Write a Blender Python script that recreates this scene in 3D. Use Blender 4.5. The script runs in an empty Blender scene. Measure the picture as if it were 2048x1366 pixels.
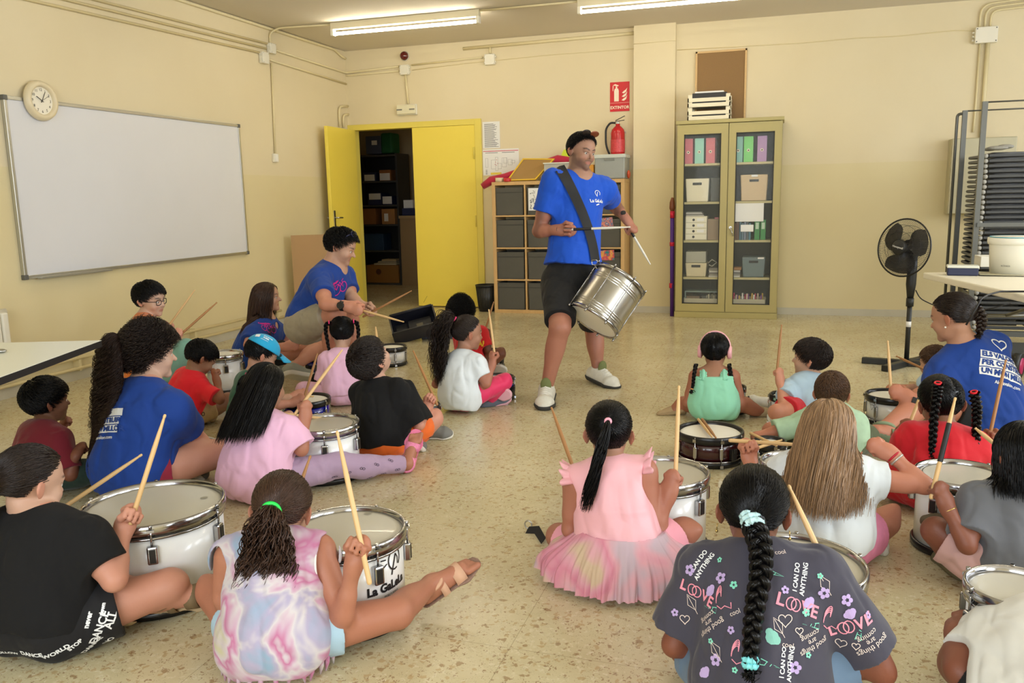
import bpy, bmesh, math, random
import numpy as np
from mathutils import Vector, Matrix
from mathutils.bvhtree import BVHTree
SC = bpy.context.scene
COL = SC.collection
PI = math.pi
# ------------------------------------------------------------------ camera
CAM = np.array([4.95716, -9.18588, 1.26805])
YAW, PIT, ROL, FPX = -0.3113, 0.17044, -0.0207, 1665.74
_fw = np.array([math.sin(YAW)*math.cos(PIT), math.cos(YAW)*math.cos(PIT), -math.sin(PIT)])
_r0 = np.array([math.cos(YAW), -math.sin(YAW), 0.0]); _u0 = np.cross(_r0, _fw)
_rt = _r0*math.cos(ROL) + _u0*math.sin(ROL); _up = -_r0*math.sin(ROL) + _u0*math.cos(ROL)
cd = bpy.data.cameras.new('camera'); cam = bpy.data.objects.new('camera', cd); COL.objects.link(cam)
cd.sensor_width = 36; cd.lens = FPX/2048*36; cd.clip_start = 0.05; cd.clip_end = 60
M = Matrix(((_rt[0], _up[0], -_fw[0], CAM[0]), (_rt[1], _up[1], -_fw[1], CAM[1]), (_rt[2], _up[2], -_fw[2], CAM[2]), (0, 0, 0, 1)))
cam.matrix_world = M
SC.camera = cam
SC.view_settings.view_transform = 'Standard'; SC.view_settings.look = 'None'
SC.view_settings.gamma = 1; SC.view_settings.use_curve_mapping = False
SC.view_settings.exposure = -0.20
try:
    SC.cycles.use_denoising = True
    SC.cycles.max_bounces = 8; SC.cycles.diffuse_bounces = 4; SC.cycles.glossy_bounces = 3
    SC.cycles.transparent_max_bounces = 8; SC.cycles.caustics_reflective = False; SC.cycles.caustics_refractive = False
except Exception:
    pass
# world: overcast daylight outside the windows
wd = bpy.data.worlds.new('world'); SC.world = wd; wd.use_nodes = True
wd.node_tree.nodes['Background'].inputs[0].default_value = (0.80, 0.88, 1.0, 1)
wd.node_tree.nodes['Background'].inputs[1].default_value = 1.2
def area(name, loc, sx, sy, power, col, direction):
    l = bpy.data.lights.new(name, 'AREA'); l.shape = 'RECTANGLE'; l.size = sx; l.size_y = sy
    l.energy = power; l.color = col
    o = bpy.data.objects.new(name, l); COL.objects.link(o); o.location = loc
    o.rotation_euler = Vector(direction).to_track_quat('-Z', 'Y').to_euler()
    return o
RX, NY, HZ = 9.2, -11.4, 3.0125       # right wall x, near wall y, ceiling z
WINS = [(-1.0, -2.9), (-3.6, -5.5), (-6.2, -8.1), (-8.8, -10.6)]
for (a, b), pw in zip(WINS, (40, 90, 110, 90)):
    area('daylight', (RX+0.10, (a+b)/2, 1.85), 1.8, 1.5, pw, (0.88, 0.94, 1.0), (-1, 0, -0.10))
area('daylight', (4.2, NY-0.10, 1.85), 3.4, 1.5, 165, (0.86, 0.93, 1.0), (0, 1, -0.06))

def ray(px, py):
    return CAM, (px-1024)/FPX*_rt - (py-683)/FPX*_up + _fw
def atz(px, py, z=0.0):
    c, d = ray(px, py); return c + d*((z-c[2])/d[2])
def aty(px, py, y=0.0):
    c, d = ray(px, py); return c + d*((y-c[1])/d[1])
def atx(px, py, x=0.0):
    c, d = ray(px, py); return c + d*((x-c[0])/d[0])
def atd(px, py, dep):
    c, d = ray(px, py); return c + d*dep
def depth(p): return float((np.array(p)-CAM) @ _fw)
def proj(p):
    d = np.array(p)-CAM; z = d @ _fw
    return 1024+FPX*(d@_rt)/z, 683-FPX*(d@_up)/z

# ------------------------------------------------------------------ materials
def lin(c):
    if isinstance(c, str):
        c = tuple(int(c[i:i+2], 16) for i in (0, 2, 4))
    c = [v/255 for v in c[:3]]
    return tuple(v/12.92 if v <= 0.04045 else ((v+0.055)/1.055)**2.4 for v in c) + (1,)
MATS = {}
def mat(name, col=(200, 200, 200), rough=0.6, metal=0.0, noise=0.0, nscale=30, bump=0.0, bscale=80, emit=None, alpha=1, spec=0.5, coat=0, trans=0, sheen=0, stretch=None):
    if name in MATS: return MATS[name]
    m = bpy.data.materials.new(name); m.use_nodes = True; MATS[name] = m
    nt = m.node_tree; b = nt.nodes['Principled BSDF']; c = lin(col)
    b.inputs['Base Color'].default_value = c; b.inputs['Roughness'].default_value = rough
    b.inputs['Metallic'].default_value = metal; b.inputs['Alpha'].default_value = alpha
    b.inputs['Specular IOR Level'].default_value = spec; b.inputs['Coat Weight'].default_value = coat
    b.inputs['Transmission Weight'].default_value = trans
    if sheen: b.inputs['Sheen Weight'].default_value = sheen; b.inputs['Sheen Roughness'].default_value = 0.5
    if emit:
        b.inputs['Emission Color'].default_value = lin(emit[0]); b.inputs['Emission Strength'].default_value = emit[1]
    tc = nt.nodes.new('ShaderNodeTexCoord'); src = tc.outputs['Object']
    if stretch:
        mp = nt.nodes.new('ShaderNodeMapping'); mp.inputs['Scale'].default_value = stretch
        nt.links.new(src, mp.inputs[0]); src = mp.outputs[0]
    if noise:
        n = nt.nodes.new('ShaderNodeTexNoise'); n.inputs['Scale'].default_value = nscale; n.inputs['Detail'].default_value = 3
        r = nt.nodes.new('ShaderNodeMapRange'); r.inputs['To Min'].default_value = 1-noise; r.inputs['To Max'].default_value = 1+noise*0.6
        mx = nt.nodes.new('ShaderNodeMix'); mx.data_type = 'RGBA'; mx.blend_type = 'MULTIPLY'; mx.inputs[0].default_value = 1
        mx.inputs[6].default_value = c
        nt.links.new(src, n.inputs['Vector']); nt.links.new(n.outputs['Fac'], r.inputs['Value'])
        nt.links.new(r.outputs[0], mx.inputs[7]); nt.links.new(mx.outputs[2], b.inputs['Base Color'])
    if bump:
        n = nt.nodes.new('ShaderNodeTexNoise'); n.inputs['Scale'].default_value = bscale; n.inputs['Detail'].default_value = 3
        bp = nt.nodes.new('ShaderNodeBump'); bp.inputs['Strength'].default_value = bump; bp.inputs['Distance'].default_value = 0.01
        nt.links.new(src, n.inputs['Vector']); nt.links.new(n.outputs['Fac'], bp.inputs['Height']); nt.links.new(bp.outputs[0], b.inputs['Normal'])
    return m
def nodes(m): return m.node_tree, m.node_tree.nodes['Principled BSDF']

# ------------------------------------------------------------------ mesh builder
def frame(d):
    d = Vector(d).normalized(); a = Vector((0, 0, 1)) if abs(d.z) < 0.95 else Vector((1, 0, 0))
    u = d.cross(a).normalized(); v = u.cross(d).normalized(); return u, v, d
class MB:
    def __init__(s): s.v = []; s.f = []; s.sm = []
    def add(s, vs, fs, smooth=False):
        o = len(s.v); s.v += [tuple(x) for x in vs]
        for f in fs: s.f.append(tuple(i+o for i in f)); s.sm.append(smooth)
        return s
    def box(s, x0, x1, y0, y1, z0, z1, R=None, c=None):
        vs = [Vector((x, y, z)) for x in (x0, x1) for y in (y0, y1) for z in (z0, z1)]
        if R is not None: vs = [R @ v + Vector((0, 0, 0) if c is None else c) for v in vs]
        return s.add(vs, [(0, 1, 3, 2), (4, 6, 7, 5), (0, 4, 5, 1), (2, 3, 7, 6), (0, 2, 6, 4), (1, 5, 7, 3)])
    def bar(s, a, b, w, h):
        a, b = Vector(a), Vector(b); u, v, d = frame(b-a); L = (b-a).length
        vs = [a + u*x*w/2 + v*y*h/2 + d*z*L for x in (-1, 1) for y in (-1, 1) for z in (0, 1)]
        return s.add(vs, [(0, 1, 3, 2), (4, 6, 7, 5), (0, 4, 5, 1), (2, 3, 7, 6), (0, 2, 6, 4), (1, 5, 7, 3)])
    def tube(s, pts, r, n=10, caps=True):
        pts = [Vector(p) for p in pts]; rs = r if isinstance(r, (list, tuple)) else [r]*len(pts)
        vs = []; fs = []; u = None
        for i, p in enumerate(pts):
            d = (pts[min(i+1, len(pts)-1)]-pts[max(i-1, 0)]).normalized()
            if u is None: u = frame(d)[0]
            u = (u - d*u.dot(d)); u = u.normalized() if u.length > 1e-6 else frame(d)[0]
            w = d.cross(u)
            for k in range(n):
                t = 2*PI*k/n; vs.append(p + (u*math.cos(t)+w*math.sin(t))*rs[i])
        for i in range(len(pts)-1):
            for k in range(n):
                k2 = (k+1) % n; fs.append((i*n+k, i*n+k2, (i+1)*n+k2, (i+1)*n+k))
        s.add(vs, fs, True)
        if caps:
            o = len(s.v)-len(vs)
            s.f.append(tuple(o+k for k in range(n))[::-1]); s.sm.append(False)
            s.f.append(tuple(o+(len(pts)-1)*n+k for k in range(n))); s.sm.append(False)
        return s
    def lathe(s, prof, n=32, c=(0, 0, 0), axis=(0, 0, 1), smooth=True, closed=False):
        u, v, d = frame(axis) if tuple(axis) != (0, 0, 1) else (Vector((1, 0, 0)), Vector((0, 1, 0)), Vector((0, 0, 1)))
        c = Vector(c); vs = []; fs = []
        for r, z in prof:
            for k in range(n):
                t = 2*PI*k/n; vs.append(c + d*z + (u*math.cos(t)+v*math.sin(t))*max(r, 1e-5))
        m = len(prof)
        for i in range(m if closed else m-1):
            j = (i+1) % m
            for k in range(n):
                k2 = (k+1) % n; fs.append((i*n+k, i*n+k2, j*n+k2, j*n+k))
        return s.add(vs, fs, smooth)
    def disc(s, c, r, axis=(0, 0, 1), n=32, r0=0):
        return s.lathe([(r0, 0), (r, 0)], n, c, axis, False)
    def prism(s, poly, o, ux, uy, th):
        o = Vector(o); ux = Vector(ux); uy = Vector(uy); nn = ux.cross(uy).normalized()*th; k = len(poly)
        vs = [o+ux*a+uy*b for a, b in poly]+[o+ux*a+uy*b+nn for a, b in poly]
        return s.add(vs, [tuple(range(k))[::-1], tuple(range(k, 2*k))]+[(i, (i+1) % k, (i+1) % k+k, i+k) for i in range(k)])
    def sphere(s, c, r, n=12, sc=(1, 1, 1)):
        vs = []; fs = []
        for i in range(n+1):
            for k in range(n*2):
                a = PI*i/n; t = PI*k/n
                vs.append(Vector(c)+Vector((math.sin(a)*math.cos(t)*sc[0], math.sin(a)*math.sin(t)*sc[1], math.cos(a)*sc[2]))*r)
        for i in range(n):
            for k in range(2*n):
                k2 = (k+1) % (2*n); fs.append((i*2*n+k, (i+1)*2*n+k, (i+1)*2*n+k2, i*2*n+k2))
        return s.add(vs, fs, True)
    def build(s, name, m, parent=None, bevel=0, rec=True):
        me = bpy.data.meshes.new(name); me.from_pydata(s.v, [], s.f)
        me.polygons.foreach_set('use_smooth', s.sm)
        if rec or bevel:
            bm = bmesh.new(); bm.from_mesh(me)
            bmesh.ops.remove_doubles(bm, verts=bm.verts, dist=1e-6)
            if bevel:
                es = [e for e in bm.edges if len(e.link_faces) == 2 and e.calc_face_angle(0) > 0.6]
                bmesh.ops.bevel(bm, geom=es, offset=bevel, segments=2, affect='EDGES', profile=0.5)
            bmesh.ops.recalc_face_normals(bm, faces=bm.faces); bm.to_mesh(me); bm.free()
        me.materials.append(m)
        o = bpy.data.objects.new(name, me); COL.objects.link(o)
        if parent: o.parent = parent; o.matrix_parent_inverse = parent.matrix_world.inverted()
        return o
def kindof(o, k='structure'): o['kind'] = k; return o
def tag(o, label, cat, group=None):
    o['label'] = label; o['category'] = cat
    if group: o['group'] = group
    return o
def thing(name, label, cat, loc=(0, 0, 0), rz=0, group=None):
    o = bpy.data.objects.new(name, None); COL.objects.link(o); o.empty_display_size = 0.05
    o.location = loc; o.rotation_euler = (0, 0, rz); bpy.context.view_layer.update()
    return tag(o, label, cat, group)
def dup(root, loc, label=None, rot=None, group=None):
    r = root.copy(); COL.objects.link(r); r.location = loc
    if rot is not None: r.rotation_euler = rot
    if label: r['label'] = label
    if group: r['group'] = group
    for ch in list(root.children):
        c = ch.copy(); COL.objects.link(c); c.parent = r; c.matrix_parent_inverse = ch.matrix_parent_inverse.copy()
        for g in list(ch.children):
            d = g.copy(); COL.objects.link(d); d.parent = c; d.matrix_parent_inverse = g.matrix_parent_inverse.copy()
    return r
def textmesh(body, size=1.0, bold=0.0, shear=0.0):
    cu = bpy.data.curves.new('t', 'FONT'); cu.body = body; cu.size = size; cu.align_x = 'CENTER'; cu.align_y = 'CENTER'
    cu.offset = bold; cu.shear = shear; cu.resolution_u = 3
    o = bpy.data.objects.new('t', cu); COL.objects.link(o); dg = bpy.context.evaluated_depsgraph_get()
    me = bpy.data.meshes.new_from_object(o.evaluated_get(dg))
    vs = [tuple(v.co[:2]) for v in me.vertices]; fs = [tuple(p.vertices) for p in me.polygons]
    bpy.data.objects.remove(o); bpy.data.curves.remove(cu); bpy.data.meshes.remove(me)
    return vs, fs
def flat_text(mb, body, o, ux, uy, size, bold=0, off=0.0012):
    vs, fs = textmesh(body, size, bold)
    o = Vector(o); ux = Vector(ux).normalized(); uy = Vector(uy).normalized(); n = ux.cross(uy)
    mb.add([o+ux*x+uy*y+n*off for x, y in vs], fs); return mb
rng = random.Random(7)

# ------------------------------------------------------------------ the room
# wall paint: warm cream above 1.55 m, a slightly greener cream dado below
def wallpaint():
    m = mat('wall_paint', (240, 222, 168), 0.62, bump=0.06, bscale=140)
    nt, b = nodes(m)
    g = nt.nodes.new('ShaderNodeNewGeometry'); sp = nt.nodes.new('ShaderNodeSeparateXYZ'); nt.links.new(g.outputs['Position'], sp.inputs[0])
    st = nt.nodes.new('ShaderNodeMath'); st.operation = 'GREATER_THAN'; st.inputs[1].default_value = 1.545; nt.links.new(sp.outputs['Z'], st.inputs[0])
    n = nt.nodes.new('ShaderNodeTexNoise'); n.inputs['Scale'].default_value = 1.3; n.inputs['Detail'].default_value = 5; nt.links.new(g.outputs['Position'], n.inputs['Vector'])
    mx = nt.nodes.new('ShaderNodeMix'); mx.data_type = 'RGBA'; mx.inputs[6].default_value = lin((229, 217, 176)); mx.inputs[7].default_value = lin((232, 220, 188))
    nt.links.new(st.outputs[0], mx.inputs[0])
    m2 = nt.nodes.new('ShaderNodeMix'); m2.data_type = 'RGBA'; m2.blend_type = 'MULTIPLY'; m2.inputs[7].default_value = lin((244, 240, 230))
    nt.links.new(n.outputs['Fac'], m2.inputs[0]); nt.links.new(mx.outputs[2], m2.inputs[6]); nt.links.new(m2.outputs[2], b.inputs['Base Color'])
    return m
WALL = wallpaint()
CEIL = mat('ceiling_paint', (222, 214, 200), 0.85, bump=0.05, bscale=60)
def terrazzo():
    m = mat('terrazzo', (225, 212, 180), 0.22, spec=0.6)
    nt, b = nodes(m); L = nt.links.new
    g = nt.nodes.new('ShaderNodeNewGeometry'); pos = g.outputs['Position']
    def vor(scale, lo, hi, feature='F1'):
        v = nt.nodes.new('ShaderNodeTexVoronoi'); v.inputs['Scale'].default_value = scale; v.feature = feature
        n = nt.nodes.new('ShaderNodeTexNoise'); n.inputs['Scale'].default_value = scale*1.5; n.inputs['Detail'].default_value = 2
        ad = nt.nodes.new('ShaderNodeMix'); ad.data_type = 'RGBA'; ad.blend_type = 'LINEAR_LIGHT'; ad.inputs[0].default_value = 0.02
        L(pos, n.inputs['Vector']); L(pos, ad.inputs[6]); L(n.outputs['Color'], ad.inputs[7]); L(ad.outputs[2], v.inputs['Vector'])
        r = nt.nodes.new('ShaderNodeMapRange'); r.inputs['From Min'].default_value = lo; r.inputs['From Max'].default_value = hi
        r.inputs['To Min'].default_value = 1; r.inputs['To Max'].default_value = 0; L(v.outputs['Distance'], r.inputs['Value'])
        return v, r
    base = nt.nodes.new('ShaderNodeTexNoise'); base.inputs['Scale'].default_value = 2.2; base.inputs['Detail'].default_value = 8; base.inputs['Roughness'].default_value = 0.7
    L(pos, base.inputs['Vector'])
    cr = nt.nodes.new('ShaderNodeValToRGB'); cr.color_ramp.elements[0].position = 0.3; cr.color_ramp.elements[0].color = lin((196, 184, 144))
    cr.color_ramp.elements[1].position = 0.7; cr.color_ramp.elements[1].color = lin((219, 208, 172)); L(base.outputs['Fac'], cr.inputs[0])
    cur = cr.outputs[0]
    for scale, lo, hi, col, sel in ((42, 0.10, 0.38, (226, 217, 188), -0.1), (26, 0.20, 0.30, (152, 120, 80), 0.66), (60, 0.24, 0.34, (138, 102, 68), 0.58), (120, 0.2, 0.4, (110, 88, 62), 0.80), (34, 0.25, 0.33, (186, 160, 116), 0.45)):
        v, r = vor(scale, lo, hi)
        sc = nt.nodes.new('ShaderNodeSeparateColor'); L(v.outputs['Color'], sc.inputs[0])
        gt = nt.nodes.new('ShaderNodeMath'); gt.operation = 'GREATER_THAN'; gt.inputs[1].default_value = sel; L(sc.outputs[0], gt.inputs[0])
        mu = nt.nodes.new('ShaderNodeMath'); mu.operation = 'MULTIPLY'; L(gt.outputs[0], mu.inputs[0]); L(r.outputs[0], mu.inputs[1])
        m8 = nt.nodes.new('ShaderNodeMath'); m8.operation = 'MULTIPLY'; m8.inputs[1].default_value = 0.72; L(mu.outputs[0], m8.inputs[0])
        mx = nt.nodes.new('ShaderNodeMix'); mx.data_type = 'RGBA'; L(m8.outputs[0], mx.inputs[0]); L(cur, mx.inputs[6]); mx.inputs[7].default_value = lin(col); cur = mx.outputs[2]
    # tile joints, 0.4 m grid
    sp = nt.nodes.new('ShaderNodeSeparateXYZ'); L(pos, sp.inputs[0]); js = []
    for ax, off in (('X', 0.26), ('Y', 0.1)):
        a = nt.nodes.new('ShaderNodeMath'); a.operation = 'ADD'; a.inputs[1].default_value = 40-off; L(sp.outputs[ax], a.inputs[0])
        f = nt.nodes.new('ShaderNodeMath'); f.operation = 'PINGPONG'; f.inputs[1].default_value = 0.4; L(a.outputs[0], f.inputs[0])
        lt = nt.nodes.new('ShaderNodeMath'); lt.operation = 'LESS_THAN'; lt.inputs[1].default_value = 0.0011; L(f.outputs[0], lt.inputs[0]); js.append(lt)
    mxx = nt.nodes.new('ShaderNodeMath'); mxx.operation = 'MAXIMUM'; L(js[0].outputs[0], mxx.inputs[0]); L(js[1].outputs[0], mxx.inputs[1])
    m5 = nt.nodes.new('ShaderNodeMath'); m5.operation = 'MULTIPLY'; m5.inputs[1].default_value = 0.45; L(mxx.outputs[0], m5.inputs[0])
    mx = nt.nodes.new('ShaderNodeMix'); mx.data_type = 'RGBA'; L(m5.outputs[0], mx.inputs[0]); L(cur, mx.inputs[6]); mx.inputs[7].default_value = lin((120, 100, 70))
    L(mx.outputs[2], b.inputs['Base Color'])
    rn = nt.nodes.new('ShaderNodeMapRange'); rn.inputs['To Min'].default_value = 0.16; rn.inputs['To Max'].default_value = 0.30; L(base.outputs['Fac'], rn.inputs['Value']); L(rn.outputs[0], b.inputs['Roughness'])
    return m
FLOOR = terrazzo()
kindof(MB().box(-1.7, RX+0.2, NY-0.2, 3.2, -0.1, 0).build('floor', FLOOR))
kindof(MB().box(-1.7, RX+0.2, NY-0.2, 3.2, HZ, HZ+0.1).build('ceiling', CEIL))
kindof(MB().box(-0.2, 0, NY-0.2, 0.12, 0, HZ).build('wall_left', WALL))
DX0, DX1, DZ = 0.06, 1.63, 2.11
kindof(MB().box(0, DX0, 0, 0.12, 0, HZ).box(DX1, RX+0.2, 0, 0.12, 0, HZ).box(DX0, DX1, 0, 0.12, DZ, HZ).build('wall_back', WALL))
kindof(MB().box(3.44, 3.872, -0.10, 0, 0, HZ).build('trim_pillar', WALL))
def holed(name, x, y0, y1, ws, along):
    mb = MB(); ys = sorted([w for p in ws for w in p]); z0, z1 = 1.05, 2.65
    prev = y0
    for i in range(0, len(ys), 2):
        segs = ((prev, ys[i], 0, HZ), (ys[i], ys[i+1], 0, z0), (ys[i], ys[i+1], z1, HZ)); prev = ys[i+1]
        for a, b, c, d in segs: mb.box(x, x+0.2, a, b, c, d) if along == 'y' else mb.box(a, b, x-0.2, x, c, d)
    a, b = prev, y1
    mb.box(x, x+0.2, a, b, 0, HZ) if along == 'y' else mb.box(a, b, x-0.2, x, 0, HZ)
    kindof(mb.build(name, WALL))
holed('wall_right', RX, NY, 3.2, WINS, 'y')
holed('wall_near', NY, -0.2, RX+0.2, [(2.4, 6.0)], 'x')
FR = mat('window_aluminium', (205, 205, 200), 0.35, 0.6)
n_ = 1
for a, b in WINS:
    mb = MB(); y0, y1 = min(a, b), max(a, b)
    for yy in (y0+0.02, (y0+y1)/2, y1-0.02): mb.box(RX+0.02, RX+0.07, yy-0.02, yy+0.02, 1.05, 2.65)
    for zz in (1.07, 2.63): mb.box(RX+0.02, RX+0.07, y0, y1, zz-0.02, zz+0.02)
    kindof(mb.build('window_%d' % n_, FR)); n_ += 1
mb = MB()
for xx in (2.42, 3.6, 4.8, 5.98): mb.box(xx-0.02, xx+0.02, NY-0.07, NY-0.02, 1.05, 2.65)
for zz in (1.07, 2.63): mb.box(2.4, 6.0, NY-0.07, NY-0.02, zz-0.02, zz+0.02)
kindof(mb.build('window_%d' % n_, FR))
BB = mat('baseboard_stone', (205, 200, 182), 0.4, noise=0.12, nscale=6)
kindof(MB().box(1.72, 3.44, -0.012, 0, 0, 0.07).box(3.872, RX, -0.012, 0, 0, 0.07).box(3.43, 3.885, -0.112, -0.1, 0, 0.07).build('baseboard_back', BB))
kindof(MB().box(0, 0.015, NY, -0.78, 0, 0.09).build('baseboard_left', BB))
# closet behind the doors
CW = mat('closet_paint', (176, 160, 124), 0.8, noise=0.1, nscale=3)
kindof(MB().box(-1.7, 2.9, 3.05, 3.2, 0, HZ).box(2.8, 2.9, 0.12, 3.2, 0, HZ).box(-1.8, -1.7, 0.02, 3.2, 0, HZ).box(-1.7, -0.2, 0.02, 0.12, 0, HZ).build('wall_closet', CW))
# doors
YEL = mat('yellow_door_paint', (244, 222, 92), 0.38, noise=0.03, nscale=4, bump=0.02, bscale=40)
YF = mat('yellow_frame_paint', (232, 214, 100), 0.4)
STEEL = mat('brushed_steel', (190, 190, 186), 0.3, 1.0)
kindof(MB().box(-0.0, 0.075, -0.025, 0.12, 0, 2.165).box(1.615, 1.69, -0.025, 0.12, 0, 2.165).box(0.075, 1.615, -0.025, 0.12, 2.10, 2.165).build('door_1_frame', YF, bevel=0.004))['label'] = 'yellow painted frame around the double closet door'
lf = kindof(MB().box(0.835, 1.612, -0.02, 0.02, 0.012, 2.098).build('door_2', YEL, bevel=0.003))
MB().tube([(1.6, -0.028, 1.72), (1.6, -0.028, 1.85)], 0.008).build('hinge', YF, lf)
MB().tube([(1.6, -0.028, 0.95), (1.6, -0.028, 1.08)], 0.008).build('hinge', YF, lf)
SCR = mat('scuff', (90, 80, 40), 0.8)
MB().tube([(0.90, -0.0205, 0.05), (0.93, -0.0205, 0.10), (0.95, -0.0205, 0.13)], 0.0015, 4).build('scratch', SCR, lf)
ang = math.atan2(-0.73, 0.05); R = Matrix.Rotation(ang, 3, 'Z')
lf = kindof(MB().box(0, 0.745, -0.02, 0.02, 0.012, 2.098, R=R, c=(0.085, -0.03, 0)).build('door_3', YEL, bevel=0.003))
def onleaf(x, y, z): v = R @ Vector((x, y, z)); return v+Vector((0.085, -0.03, 0))
mb = MB()
mb.box(0.665, 0.705, -0.026, -0.02, 0.95, 1.17, R=R, c=(0.085, -0.03, 0)).box(0.665, 0.705, 0.02, 0.026, 0.95, 1.17, R=R, c=(0.085, -0.03, 0))
mb.build('lock_plate', STEEL, lf)
for s in (1, -1):
    MB().tube([onleaf(0.685, s*0.024, 1.09), onleaf(0.685, s*0.065, 1.09), onleaf(0.675, s*0.07, 1.09), onleaf(0.58, s*0.07, 1.088)], 0.009).build('door_handle', STEEL, lf)
# ------------------------------------------------------------------ pipes, boxes on the walls
PIPE = mat('cream_conduit', (228, 214, 170), 0.45)
PW = mat('white_plastic', (236, 232, 216), 0.4)
def arcpath(pts, r=0.04, n=5):
    pts = [Vector(p) for p in pts]; out = [pts[0]]
    for a, b, c in zip(pts, pts[1:], pts[2:]):
        d1 = (a-b).normalized(); d2 = (c-b).normalized(); rr = min(r, (a-b).length/2.1, (c-b).length/2.1)
        p, q = b+d1*rr, b+d2*rr
        for i in range(n+1):
            t = i/n; out.append(p*(1-t)**2 + b*2*t*(1-t) + q*t*t)
    out.append(pts[-1]); return out
def pipe(name, pts, r, label, m=PIPE, clips=None, cat='conduit', rr=0.05, group=None):
    o = MB().tube(arcpath(pts, rr), r, 8).build(name, m)
    tag(o, label, cat, group)
    return o
w = 0.014
pipe('conduit', [(w, NY+0.3, 2.52), (w, -1.69, 2.735)], 0.011, 'lowest long cream conduit run above the whiteboard on the left wall')
pipe('conduit', [(w, NY+0.3, 2.60), (w, -1.64, 2.79)], 0.011, 'middle cream conduit above the whiteboard, running into the upper junction box')
pipe('conduit', [(w, NY+0.3, 2.66), (w, -1.62, 2.84)], 0.011, 'topmost of the three long cream conduits above the whiteboard')
pipe('conduit', [(w, -1.5, 2.80), (w, -w, 2.765), (0.7, -w, 2.795)], 0.012, 'cream conduit from the left wall round the corner to the box above the door')
pipe('conduit', [(w, -1.62, 2.69), (w, -0.02, 2.64)], 0.011, 'short cream conduit on the left wall ending at the corner below the others')
pipe('conduit', [(w, -3.4, HZ-0.02), (w, -0.25, HZ-0.02), (w, -0.1, 2.94), (w, -0.01, 2.93)], 0.014, 'cream pipe along the top edge of the left wall under the ceiling')
pipe('conduit', [(w, -1.56, 2.84), (w, -1.56, 2.95), (0.1, -1.52, HZ-0.012), (0.68, -1.45, HZ-0.012)], 0.010, 'cream conduit climbing from the left wall box to the left ceiling lamp')
pipe('conduit', [(w, -1.56, 2.66), (w, -1.60, 1.77)], 0.010, 'vertical cream conduit dropping to the wall switch left of the open door')
pipe('conduit', [(0.02, -0.01, 2.735), (0.03, -w, 2.735), (0.70, -w, 2.745)], 0.011, 'lower of two cream conduits above the door, ending at the junction box')
pipe('conduit', [(0.86, -w, 2.80), (1.73, -w, 2.825)], 0.010, 'cream conduit between the two junction boxes on the back wall')
pipe('conduit', [(1.50, -w, 2.935), (3.44, -w, 2.955)], 0.018, 'thick cream conduit near the ceiling running to the pillar')
pipe('conduit', [(0.78, -w, 2.70), (0.80, -w, 2.37)], 0.014, 'short vertical conduit from the junction box down to the emergency light')
pipe('conduit', [(1.82, -w, 2.86), (1.82, -w, 2.925)], 0.014, 'stub of conduit between the right junction box and the thick conduit')
pipe('conduit', [(0.02, -0.24, 2.13), (0.02, -0.24, 2.36), (0.02, -0.02, 2.385)], 0.014, 'taller cream pipe bend above the open yellow door', rr=0.08)
pipe('conduit', [(0.02, -0.15, 2.13), (0.02, -0.15, 2.27), (0.02, -0.02, 2.29)], 0.014, 'shorter cream pipe bend above the open yellow door', rr=0.08)
wire = [(0.86, 2.745), (1.5, 2.775), (2.5, 2.80), (3.43, 2.80)]
pipe('wall_cable', [(x, -0.006, z) for x, z in wire], 0.004, 'thin cream cable sagging between the junction box and the pillar', cat='cable')
pipe('wall_cable', [(3.88, -0.006, 2.755), (4.5, -0.006, 2.745), (5.1, -0.006, 2.735), (5.6, -0.006, 2.745), (6.0, -0.006, 2.735), (6.5, -0.006, 2.75), (6.66, -0.006, 2.73)], 0.004, 'thin cream cable sagging from the pillar to the white box on the right', cat='cable')
pipe('wall_cable', [(3.435, -0.106, 2.83), (3.875, -0.106, 2.835)], 0.003, 'thin cream cable crossing the front of the pillar', cat='cable')
def jbox(c, s, axis, label):
    t = thing('junction_box', label, 'junction box', c)
    x, y, z = c; h = s/2
    mb = MB()
    if axis == 'x': mb.box(0.001, 0.05, y-h, y+h, z-h, z+h)
    else: mb.box(x-h, x+h, -0.05, -0.001, z-h, z+h)
    mb.build('box', PW, t, bevel=0.006)
    mb = MB()
    for sgn in (-1, 1):
        for dz in (-0.5, 0.5):
            if axis == 'x': mb.tube([(0.025, y+sgn*h, z+dz*h), (0.025, y+sgn*(h+0.012), z+dz*h)], 0.012, 10)
            else: mb.tube([(x+sgn*h, -0.025, z+dz*h), (x+sgn*(h+0.012), -0.025, z+dz*h)], 0.012, 10)
    mb.build('gland', PW, t)
    mb = MB()
    for a in (-1, 1):
        for b in (-1, 1):
            if axis == 'x': mb.tube([(0.049, y+a*h*0.8, z+b*h*0.8), (0.052, y+a*h*0.8, z+b*h*0.8)], 0.004, 8)
            else: mb.tube([(x+a*h*0.8, -0.049, z+b*h*0.8), (x+a*h*0.8, -0.052, z+b*h*0.8)], 0.004, 8)
    mb.build('screw', STEEL, t)
jbox((0, -1.56, 2.80), 0.10, 'x', 'upper of two cream junction boxes on the left wall')
jbox((0, -1.70, 2.69), 0.11, 'x', 'lower of two cream junction boxes on the left wall')
jbox((0.78, 0, 2.75), 0.11, 'y', 'square cream junction box above the emergency light')
jbox((1.82, 0, 2.795), 0.115, 'y', 'cream junction box on the back wall under the thick conduit')
t = thing('junction_box', 'wide white junction box high on the right of the back wall', 'junction box', (6.73, 0, 2.68))
MB().box(6.645, 6.835, -0.07, -0.001, 2.61, 2.755).build('box', PW, t, bevel=0.006)
mb = MB()
for k in range(3): mb.tube([(6.645, -0.035, 2.64+k*0.035), (6.625, -0.035, 2.64+k*0.035)], 0.011)
mb.build('gland', PW, t)
mb = MB()
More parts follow.
